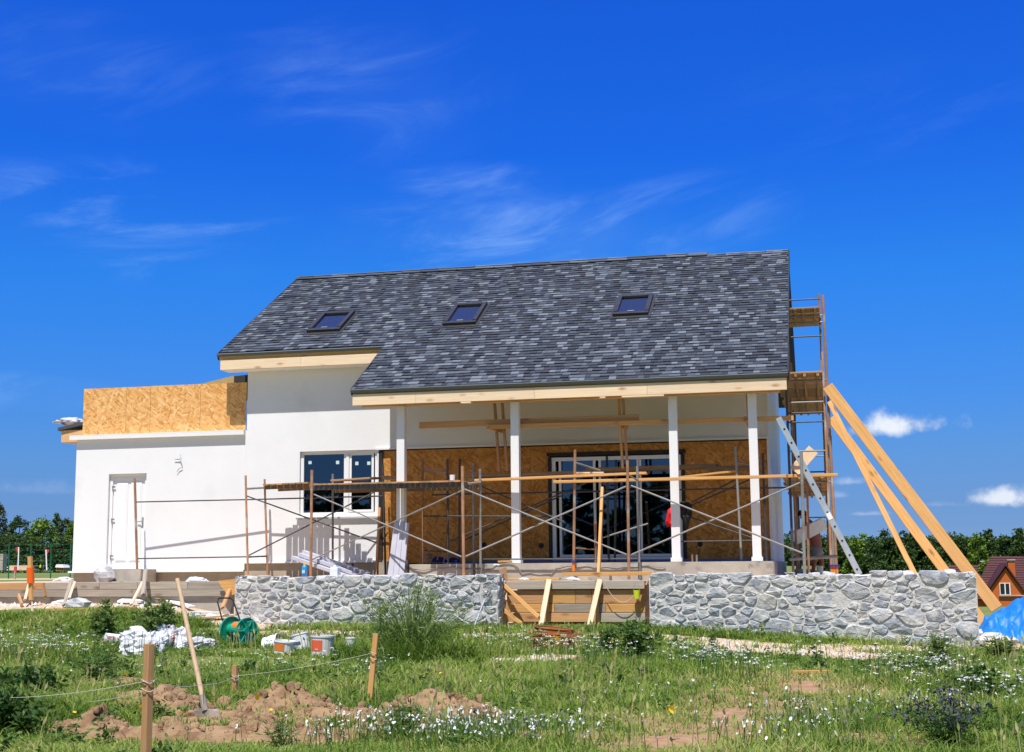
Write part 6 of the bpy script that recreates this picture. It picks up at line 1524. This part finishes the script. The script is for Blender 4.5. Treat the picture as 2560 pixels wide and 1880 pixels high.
def mounds():
    xs = np.arange(5.6, 10.6, .026); ys = np.arange(-17.9, -13.0, .026); X, Y = np.meshgrid(xs, ys); lift = np.zeros_like(X)
    for (cx, cy, rx, ry, h) in MOUNDS: lift += h * np.exp(-1.2 * (((X - cx) / rx) ** 2 + ((Y - cy) / ry) ** 2))
    msk = np.zeros_like(X)
    for (cx, cy, rx, ry, h) in MOUNDS: msk = np.maximum(msk, np.exp(-1.0 * (((X - cx) / rx) ** 2 + ((Y - cy) / ry) ** 2)))
    clod = .6 * np.abs(vnoise(X * 6, Y * 6) - .5) + .8 * np.abs(vnoise(X * 13 + 4, Y * 13) - .5) + .6 * vnoise(X * 27, Y * 27) * vnoise(X * 8 + 3, Y * 8) + .4 * sst(vnoise(X * 9 + 40, Y * 9), .6, .75)
    edge = sst(msk + .25 * (vnoise(X * 3.5, Y * 3.5) - .5), .24, .42)
    Z = hgt(X, Y) - .06 + edge * (.055 + lift * .85 * (.75 + .5 * vnoise(X * 2.3, Y * 2.3)) + .075 * clod * (.35 + msk))
    keep = edge > .01; nx, ny = len(xs), len(ys); i = np.arange((ny - 1) * nx).reshape(ny - 1, nx)[:, :-1]; k = keep[:-1, :-1] | keep[1:, 1:]; i = i[k]
    q = np.stack([i, i + 1, i + nx + 1, i + nx], 1); used, inv = np.unique(q, return_inverse=True); co = np.stack([X, Y, Z], -1).reshape(-1, 3)[used]
    tag(np_mesh('dug_soil', co, inv.reshape(q.shape), M_dirt), 'low heaps of dug brown soil along a shallow trench', kind='stuff')
    rng = np.random.default_rng(14); VS, FS = [], []; n0 = 0
    import itertools
    base = np.array(list(itertools.product((-1, 1), repeat=3)), float) * .62; base = np.concatenate([base, np.array([[0, 0, 1], [0, 0, -1], [1, 0, 0], [-1, 0, 0], [0, 1, 0], [0, -1, 0]], float)])
    T = [(8, 0 + a, 0 + b) for a, b in ()]
    faces = []
    for ax, s, tip in ((2, 1, 8), (2, -1, 9), (0, 1, 10), (0, -1, 11), (1, 1, 12), (1, -1, 13)):
        c = [j for j in range(8) if base[j][ax] * s > 0]; o2 = [a for a in range(3) if a != ax]; c.sort(key=lambda j: math.atan2(base[j][o2[1]], base[j][o2[0]]))
        for a, b in zip(c, c[1:] + c[:1]): faces.append((tip, a, b))
    faces = np.array(faces)
    for k in range(900):
        m = MOUNDS[rng.integers(0, len(MOUNDS))]; x, y = m[0] + rng.normal(0, .55) * m[2], m[1] + rng.normal(0, .55) * m[3]; r = .008 + .036 * rng.random() ** 3.2; ix, iy = int((x - xs[0]) / .026), int((y - ys[0]) / .026)
        if not (0 <= ix < nx and 0 <= iy < ny) or edge[iy, ix] < .3: continue
        V = base * r * rng.uniform(.7, 1.3, (14, 1)) * rng.uniform(.7, 1.2, 3) + [x, y, Z[iy, ix] + r * .35]; VS.append(V); FS.append(faces + n0); n0 += 14
    for (px, py) in ((688, 1722), (715, 1728), (736, 1735), (700, 1740), (675, 1736), (560, 1740), (1075, 1722), (1105, 1735)):
        g = G(px, py + 30); r = rng.uniform(.06, .10)
        ix, iy = int((g.x - xs[0]) / .026), int((g.y - ys[0]) / .026); z = Z[iy, ix] if 0 <= ix < nx and 0 <= iy < ny else g.z
        V = base * r * rng.uniform(.75, 1.25, (14, 1)) + [g.x, g.y, z + r * .4]; VS.append(V); FS.append(faces + n0); n0 += 14
    tag(np_mesh('soil_clods', np.concatenate(VS), np.concatenate(FS), M_dirt), 'loose clods of brown soil lying on the dug heaps', kind='stuff')


mounds()


def gravel():
    rng = np.random.default_rng(19); VS, FS = [], []; n0 = 0; B8 = np.array([[1, 0, 0], [0, 1, 0], [-1, 0, 0], [0, -1, 0], [0, 0, 1.0]]); F4 = np.array([[0, 1, 4], [1, 2, 4], [2, 3, 4], [3, 0, 4]]); MI = []
    for k in range(2600):
        z = (SAND2 + SAND)[rng.integers(0, len(SAND2 + SAND))] if k > 900 else SAND2[rng.integers(0, len(SAND2))]; x, y = z[0] + rng.normal(0, .5) * z[2], z[1] + rng.normal(0, .5) * z[3]
        if (y > YW - .05 and x > 2.1) or (y > -5.35 and x < 2.2): continue
        r = .008 + (.05 if k <= 900 else .028) * rng.random() ** 4; VS.append(B8 * r * rng.uniform(.6, 1.4, (5, 1)) + [x, y, ground_z(x, y) - r * .1]); FS.append(F4 + n0); n0 += 5; MI.append(np.full(4, rng.integers(0, 3)))
    tag(np_mesh('gravel', np.concatenate(VS), np.concatenate(FS), [M_mortar, ST[3], mat('sandy_stone', (.55, .42, .29), (.45, .33, .22), scale=12, rough=.95)], mi=np.concatenate(MI)), 'pale stones and mortar crumbs scattered on the sand', kind='stuff')


gravel()
# rubble in front of the shuttering: whitish mortar slabs, a boulder, white planks by the stone wall end
for i, (px, py, r, mm, lab, sq) in enumerate(((195, 1522, .20, ST[2], 'grey boulder on the sand before the shuttering', (1.3, .8, .6)), (165, 1512, .17, M_foam, 'white mortar slab beside the grey boulder', (1.5, .9, .35)), (330, 1508, .22, M_foam, 'pale mortar slab on the sand below the leaning brace', (1.6, .8, .25)), (400, 1500, .16, M_foam, 'small pale slab at the sand edge under the boards', (1.6, .8, .3)), (490, 1545, .12, ST[2], 'grey stone beside the white planks', (1.6, .8, .4)), (525, 1548, .10, M_foam, 'white lump at the end of the white planks', (1.2, .8, .6)))):
    rubble('rubble_piece', lab, G(px, py), r, mm, 'rubble', 60 + i, None, sq)
for k, (p0, p1, lab) in enumerate((((478, 1538), (582, 1520), 'upper white plank leaning at the stone wall end'), ((420, 1508), (515, 1498), 'white plank lying on the sand below the shuttering'), ((500, 1552), (592, 1545), 'lower sandy plank lying at the stone wall end'))):
    a, c = G(*p0) + Vector((0, 0, .05)), G(*p1) + Vector((0, 0, .09)); c.y = min(c.y, -5.62); c.z = ground_z(c.x, c.y) + .07; tag(board('plank', a, c, .14, .035, M_foam if k < 2 else M_pine), lab, 'plank')
for k, (p0, p1) in enumerate((((110, 1530), (340, 1525)), ((1115, 1750), (1185, 1756)), ((1980, 1690), (2075, 1688)))):
    a, c = G(*p0) + Vector((0, 0, .04)), G(*p1) + Vector((0, 0, .04)); tag(board('lath', a, c, .05, .03, M_orange), ('long thin lath lying in the grass below the sand', 'short pale lath lying beyond the soil heap', 'yellowish lath lying in the grass before the longer wall')[k], 'lath')


# ------------------------------------------------------------------ trees
TREEMAT = {}


def tree_mat(name, stops): TREEMAT[name] = leafmat(name, stops, .15); return TREEMAT[name]


T_dark = tree_mat('dark_foliage', [(0, (.018, .045, .010)), (.5, (.045, .090, .018)), (1, (.10, .155, .03))])
T_bright = tree_mat('bright_foliage', [(0, (.045, .10, .010)), (.5, (.12, .21, .02)), (1, (.23, .32, .04))])
T_grey = tree_mat('greygreen_foliage', [(0, (.025, .045, .022)), (.5, (.065, .095, .045)), (1, (.14, .17, .09))])


def crown_pts(c, rx, ry, rz, nclump, per, rng, cone=0.0, cl=.30):
    out = []; cs = []
    for k in range(nclump):
        v = rng.normal(0, 1, 3); v /= np.linalg.norm(v); r = rng.uniform(.55, 1.0) ** .5; v = v * r
        if cone: s = 1 - cone * (v[2] * .5 + .5); v[0] *= s; v[1] *= s
        cs.append(np.array([c[0] + v[0] * rx, c[1] + v[1] * ry, c[2] + v[2] * rz]))
        q = rng.normal(0, 1, (per, 3)); q /= np.linalg.norm(q, axis=1)[:, None]; out.append(cs[-1] + q * (cl * min(rx, rz) * rng.uniform(.6, 1.2)) * rng.random((per, 1)) ** .4 * [1, 1, .8])
    return np.concatenate(out), cs


def foliage(P, c, rng, size, mats_tint=(.5, .22)):
    V, F_ = leaves_along(P, rng, size, .6, .75); return V, F_, np.clip(rng.normal(mats_tint[0], mats_tint[1], len(P)), 0, 1)


def tree(name, label, px, top, basepy, y, rx, m, seed, cone=0.0, ncl=60, per=34, size=.3, crown=.72, group=None, base_z=None):
    rng = np.random.default_rng(seed); tp = at(px, top, y); bz = ground_z(tp.x, y) if base_z is None else base_z; H = tp.z - bz; t = thing(name, (tp.x, y, bz), label, 'tree', group)
    rz = H * crown / 2; cz = tp.z - rz * 1.0; P, cs = crown_pts((tp.x, y, cz), rx, rx, rz, ncl, per, rng, cone); V, F_, T = foliage(P, None, rng, size)
    np_mesh('crown', V, F_, m, np.repeat(T, 4), parent=t)
    b = MB(); b.tube([(tp.x, y, bz - .3), (tp.x + .1, y, bz + H * .4), (tp.x - .05, y, tp.z - .5)], [H * .022, H * .016, H * .004], 7)
    for k in rng.choice(len(cs), 7, replace=False): q = cs[k]; b.tube([(tp.x, y, bz + H * rng.uniform(.3, .55)), tuple(q)], [H * .008, H * .003], 5)
    b.build('trunk', mat('bark', (.12, .09, .07), (.07, .055, .045), scale=6, rough=.95), t); return t


GT = 'trees beyond the wire fence'
tree('tree', 'tall silvery green tree at the frame edge, highest beyond the fence', -8, 1252, 1420, 150, 2.1, T_grey, 1, .3, 135, 46, .26, .85, GT)
tree('tree', 'dark round tree between the silvery tree and the bright one', 50, 1294, 1420, 148, 2.0, T_dark, 2, .25, 105, 46, .27, .85, GT)
tree('tree', 'bright yellow green broad tree in the middle beyond the fence', 108, 1297, 1420, 140, 2.1, T_bright, 3, .15, 120, 46, .27, .85, GT)
tree('tree', 'narrow dark pointed tree behind the bright green one', 141, 1284, 1420, 158, 1.3, T_dark, 4, .5, 105, 44, .25, .9, GT)
tree('tree', 'loose grey green tree beside the white wing wall', 166, 1292, 1420, 152, 1.6, T_grey, 5, .3, 90, 44, .25, .85, GT)
tree('tree', 'small yellowish tree partly hidden by the wing wall', 184, 1306, 1420, 144, 1.4, T_bright, 6, .2, 82, 44, .25, .85, GT)
tree('tree', 'low dark bushy tree under the bright green one', 78, 1340, 1420, 136, 2.2, T_dark, 7, .0, 90, 46, .26, .95, GT)
tree('tree', 'low dark thicket beside the corner of the wing', 150, 1345, 1420, 134, 2.0, T_dark, 8, .0, 90, 46, .26, .95, GT)
tree('tree', 'low dark thicket at the frame edge behind the fence', 12, 1335, 1420, 138, 2.2, T_dark, 9, .0, 90, 46, .26, .95, GT)
# undergrowth under those trees
rng = np.random.default_rng(50); a = at(-60, 1410, 132); c = at(230, 1410, 132); P = np.stack([rng.uniform(a.x, c.x, 3000), rng.normal(133, 1, 3000), rng.uniform(-.9, 1.5, 3000) ], 1); V, F_, T = foliage(P, None, rng, .3, (.3, .2)); tag(np_mesh('undergrowth', V, F_, T_dark, np.repeat(T, 4)), 'dark undergrowth below the trees beyond the fence', kind='stuff')
# wood on the far side: prominent crowns as trees of their own, the mass behind as one
GW = 'trees standing out of the far wood'
for i, (px, top, rx, m, lab) in enumerate(((2548, 1318, 2.0, T_dark, 'highest round crown of the far wood, at the frame edge above the red house'), (2470, 1322, 1.5, T_dark, 'pointed dark crown of the far wood beyond the long raking plank'), (2442, 1332, 1.6, T_bright, 'lighter green crown of the far wood next to the pointed one'), (2260, 1327, 1.7, T_dark, 'dark crown of the far wood between the thin and middle raking timbers'), (2135, 1342, 1.9, T_bright, 'light green crown of the far wood beside the ladder'), (2180, 1338, 1.9, T_dark, 'dark crown of the far wood right behind the thin raking timber'), (2405, 1336, 1.8, T_dark, 'dull green crown of the far wood seen between the raking boards'))):
    tree('tree', lab, px, top, 0, 158 - 2 * (i % 3), rx, m, 100 + i, .25, 90, 40, .3, .9, GW, -9.0)
VS, FS, TS, MI, n0 = [], [], [], [], 0; rng = np.random.default_rng(60)
for k in range(90):
    px = 1925 + 1180 * (k % 31) / 30 + rng.uniform(-16, 16); row = k // 31; y = 160 + 7 * row; q = at(px, 1338 + rng.uniform(-8, 10) + 0 * row, y); P, cs = crown_pts((q.x, y, q.z - 4.6), 2.5, 2.0, 4.7, 80, 44, rng, .2, .26); V, F_, T = foliage(P, None, rng, .32, (.5 + .25 * (rng.random() - .5), .2)); VS.append(V.reshape(-1, 3)); FS.append(F_ + n0); n0 += len(P) * 4; TS.append(np.repeat(T, 4)); MI.append(np.full(len(P), 0 if rng.random() < .72 else 1))
tag(np_mesh('forest', np.concatenate(VS), np.concatenate(FS), [T_dark, T_bright], np.concatenate(TS), np.concatenate(MI)), 'dense dark green wood closing the view behind the building plot', kind='stuff')
# the tree belt that the panes mirror, on the viewer's side of the meadow
VS, FS, TS, n0 = [], [], [], 0
for k in range(46):
    x = -70 + 3.4 * k + rng.uniform(-1, 1); y = -96 + rng.uniform(-4, 4); h = rng.uniform(7.0, 9.5); P, cs = crown_pts((x, y, -1.3 + h * .55), 2.6, 2.6, h * .5, 36, 14, rng, .2, .3); V, F_, T = foliage(P, None, rng, .9, (.4, .2)); VS.append(V.reshape(-1, 3)); FS.append(F_ + n0); n0 += len(P) * 4; TS.append(np.repeat(T, 4))
tag(np_mesh('hedgerow_trees', np.concatenate(VS), np.concatenate(FS), T_dark, np.concatenate(TS)), 'belt of trees across the meadow, mirrored dark in the window panes', kind='stuff')

# ------------------------------------------------------------------ beyond the fence
fn = thing('wire_fence', at(75, 1452, 37), 'green wire fence with slim posts before the far trees', 'fence')
M_gpost = mat('green_post', (.008, .10, .05), rough=.5)
for px, t_, bb in ((-30, 1358, 1453), (23, 1358, 1452), (78, 1359, 1452), (128, 1359, 1450), (177, 1359, 1448), (228, 1359, 1447)): pipe('post', at(px - 2, bb, 37), at(px, t_, 37), .035, M_gpost, fn)
b = MB()
for k in range(7): zz = at(80, 1362 + 13 * k, 37.05).z; b.tube([(at(-60, 1400, 37.05).x, 37.05, zz), (at(235, 1400, 37.05).x, 37.05, zz)], .006, 4)
b.build('wire', M_gpost, fn)
for (x, y0, y1, s, lab) in ((47, 1424, 1368, -1, 'red pennant on a white pole nearest the frame edge'), (115, 1426, 1374, 1, 'red pennant on a white pole nearer to the white wing')):
    t = thing('flag', at(x - 2, y1 + 52, 34), lab, 'flag', 'red pennants by the fence'); pipe('pole', at(x - 2 * s * -1, y0, 34), at(x, y1, 34), .03, M_foam, t); b = MB(); P = [at(x, y1, 34), at(x + 8 * s, y1 + 1, 34), at(x + 2 * s, y1 + 13, 34)]; b.add([tuple(p) for p in P] + [(p.x, p.y + .02, p.z) for p in P], [(0, 1, 2), (5, 4, 3), (0, 3, 4, 1), (1, 4, 5, 2), (2, 5, 3, 0)]); b.build('pennant', mat('red_flag', (.60, .02, .06), rough=.7), t)
t = thing('marker_post', at(37, 1455, 30), 'short marker post with a red square plate near the fence', 'post'); pipe('post', at(36, 1455, 30), at(39, 1424, 30), .05, M_greyw, t); b = MB(); p, q = at(36, 1427, 29.9), at(43, 1416, 29.9); b.box(p.x, q.x, 29.85, 29.9, p.z, q.z); b.build('plate', mat('red_flag', (.6, .02, .06)), t)
p = at(25, 1426, 60); q = at(86, 1413, 60); bs = thing('timber_stack', ((p.x + q.x) / 2, 60, p.z), 'low stack of pale boards on the grass beyond the fence', 'timber stack')
for k in range(4): h = (q.z - p.z) / 4; board('board', (p.x + .1 * (k % 2), 60, p.z + h * (k + .5)), (q.x - .15 * (k % 3), 60, p.z + h * (k + .5)), .8, h * .9, M_pine, bs)
p = at(-6, 1426, 58); q = at(15, 1384, 58); bs = thing('block_stack', ((p.x + q.x) / 2, 58, p.z), 'grey stack of concrete blocks at the frame edge beyond the fence', 'block stack')
for k in range(5):
    h = (q.z - p.z) / 5
    for j in range(2): x0 = p.x + (q.x - p.x) * j / 2; boxo('block', x0 + .01 * k, x0 + (q.x - p.x) / 2 - .02, 57.7, 58.2, p.z + h * k, p.z + h * (k + .95), M_conc, bs)
p = at(101, 1419, 70); b = MB(); b.lathe([(0, 0), (.07, .0), (.075, .14), (.05, .2), (.0, .23)], p, 12); tag(b.build('barrel', mat('yellow_plastic2', (.82, .68, .02), rough=.5)), 'small yellow barrel on the grass under the trees', 'barrel')
p = at(146, 1428, 70); q = at(168, 1411, 70); wc = thing('log_pile', ((p.x + q.x) / 2, 70, p.z), 'brown log pile under a white cover under the trees', 'log pile')
for k in range(3):
    for j in range(4): x = p.x + (q.x - p.x) * (j + .5) / 4; pipe('log', (x, 69.6, p.z + .05 + .1 * k), (x, 70.4, p.z + .05 + .1 * k), .055, M_brownw, wc)
b = MB(); b.hexa([(p.x, 69.5, p.z + .31), (q.x, 69.5, p.z + .28), (q.x, 70.5, p.z + .28), (p.x, 70.5, p.z + .31), (p.x + .06, 69.55, q.z), (q.x - .12, 69.55, q.z - .03), (q.x - .12, 70.4, q.z - .03), (p.x + .06, 70.4, q.z)]); b.build('cover', M_foam, wc)
# red house in the hollow
YH = 105.0
h_ = lambda px, py, y=YH: at(px, py, y)
M_brick = mat('orange_brick', (.52, .13, .028), (.42, .10, .022), scale=9, stretch=(1, 1, 3.5), rough=.85); M_tile = mat('maroon_tile', (.085, .026, .024), (.060, .020, .020), scale=3, rough=.6)
rh = thing('brick_house', h_(2513, 1505), 'orange brick house with maroon roof in the hollow past the wall end', 'house')
gz = h_(2500, 1545).z
def quad(nm, pts, m, par=rh, th=.12):
    b = MB(); n = len(pts); b.v = [tuple(p) for p in pts] + [(p[0], p[1] + th, p[2] - th * .3) for p in pts]; b.f = [tuple(range(n)), tuple(range(2 * n - 1, n - 1, -1))] + [(i, i + n, (i + 1) % n + n, (i + 1) % n) for i in range(n)]; b.m = [0] * len(b.f); return b.build(nm, m, par)
def courses(q0, q1, q2, q3, n, par):
    """tiled slope: overlapping courses from the eave (q0,q1) to the ridge (q3,q2)"""
    q0, q1, q2, q3 = [Vector(q) for q in (q0, q1, q2, q3)]
    b = MB()
    for k in range(n):
        t0, t1 = k / n, (k + 1) / n; a, c = q0.lerp(q3, t0), q1.lerp(q2, t0); d, e = q1.lerp(q2, t1), q0.lerp(q3, t1); up = Vector((0, -.02, .05)); b.poly([a + up, c + up, d, e]); b.poly([a, c, c + up, a + up])
    o = b.build('tile_courses', M_tile, par); tag(o, kind='stuff'); return o
X0, X1 = h_(2432, 1500).x, h_(2640, 1500).x; ez = h_(2432, 1499).z
boxo('wall', X0, X1, YH, YH + 7, gz - 1, ez - .01, M_brick, rh)
rfm = quad('roof', [h_(2427, 1500, YH - .5), h_(2650, 1500, YH - .5), h_(2580, 1391.5, YH + 3.5), h_(2476, 1391.5, YH + 3.5)], M_tile)
courses(h_(2427, 1499, YH - .55), h_(2650, 1499, YH - .55), h_(2580, 1391, YH + 3.4), h_(2476, 1391, YH + 3.4), 18, rfm)
quad('roof_wing', [h_(2350, 1500, YH + 2), h_(2440, 1500, YH + 2), h_(2446, 1414, YH + 5), h_(2372, 1414, YH + 5)], M_tile); courses(h_(2350, 1499, YH + 1.9), h_(2440, 1499, YH + 1.9), h_(2446, 1413, YH + 4.9), h_(2372, 1413, YH + 4.9), 14, rfm)
YG = YH - 1.6
g0, g1, ga_, gb_, gc_ = h_(2478, 1520, YG), h_(2562, 1520, YG), h_(2562, 1483, YG), h_(2514, 1420, YG), h_(2478, 1470, YG)
quad('gable_wall', [g0, g1, ga_, gb_, gc_], M_brick, rh, 3.0)
for (s, e) in ((h_(2474, 1472, YG - .3), h_(2514, 1414, YG - .3)), (h_(2514, 1414, YG - .3), h_(2566, 1487, YG - .3))):
    b = MB(); b.hexa([tuple(s), (s.x, s.y + 4, s.z), (e.x, e.y + 4, e.z), tuple(e), (s.x, s.y, s.z + .22), (s.x, s.y + 4, s.z + .22), (e.x, e.y + 4, e.z + .22), (e.x, e.y, e.z + .22)]); b.build('gable_roof', M_tile, rh)
w0, w1 = h_(2500, 1487, YG - .03), h_(2525, 1457, YG - .03); w = boxo('window', w0.x, w1.x, YG - .06, YG - .003, w0.z, w1.z, M_wpvc, rh)
for a, c in ((.06, .50), (.56, .95)): dx = w1.x - w0.x; boxo('pane', w0.x + dx * a, w0.x + dx * c - .04, YG - .075, YG - .062, w0.z + .06, w1.z - .06, mat('dark_pane', (.015, .018, .022), rough=.1, spec=.5), w)
boxo('window_ledge', w0.x - .1, h_(2570, 1488, YG).x, YG - .2, YG - .001, w0.z - .12, w0.z - .02, M_conc, rh)
c0, c1 = h_(2521, 1436, YH + 1), h_(2536, 1404, YH + 1); ch = boxo('chimney', c0.x, c1.x, YH + .8, YH + 1.5, c0.z - .6, c1.z, M_brick, rh); boxo('cap', c0.x - .1, c1.x + .06, YH + .7, YH + 1.6, c1.z + .12, c1.z + .22, M_conc, ch)
for dx in (.05, .45): boxo('pier', c0.x + dx, c0.x + dx + .1, YH + .9, YH + 1.0, c1.z + .001, c1.z + .119, M_conc, ch)
c0 = h_(2455, 1402, YH + 4); boxo('vent_cap', c0.x - .2, c0.x + .25, YH + 4, YH + 4.4, c0.z - .1, c0.z, M_conc, rh)
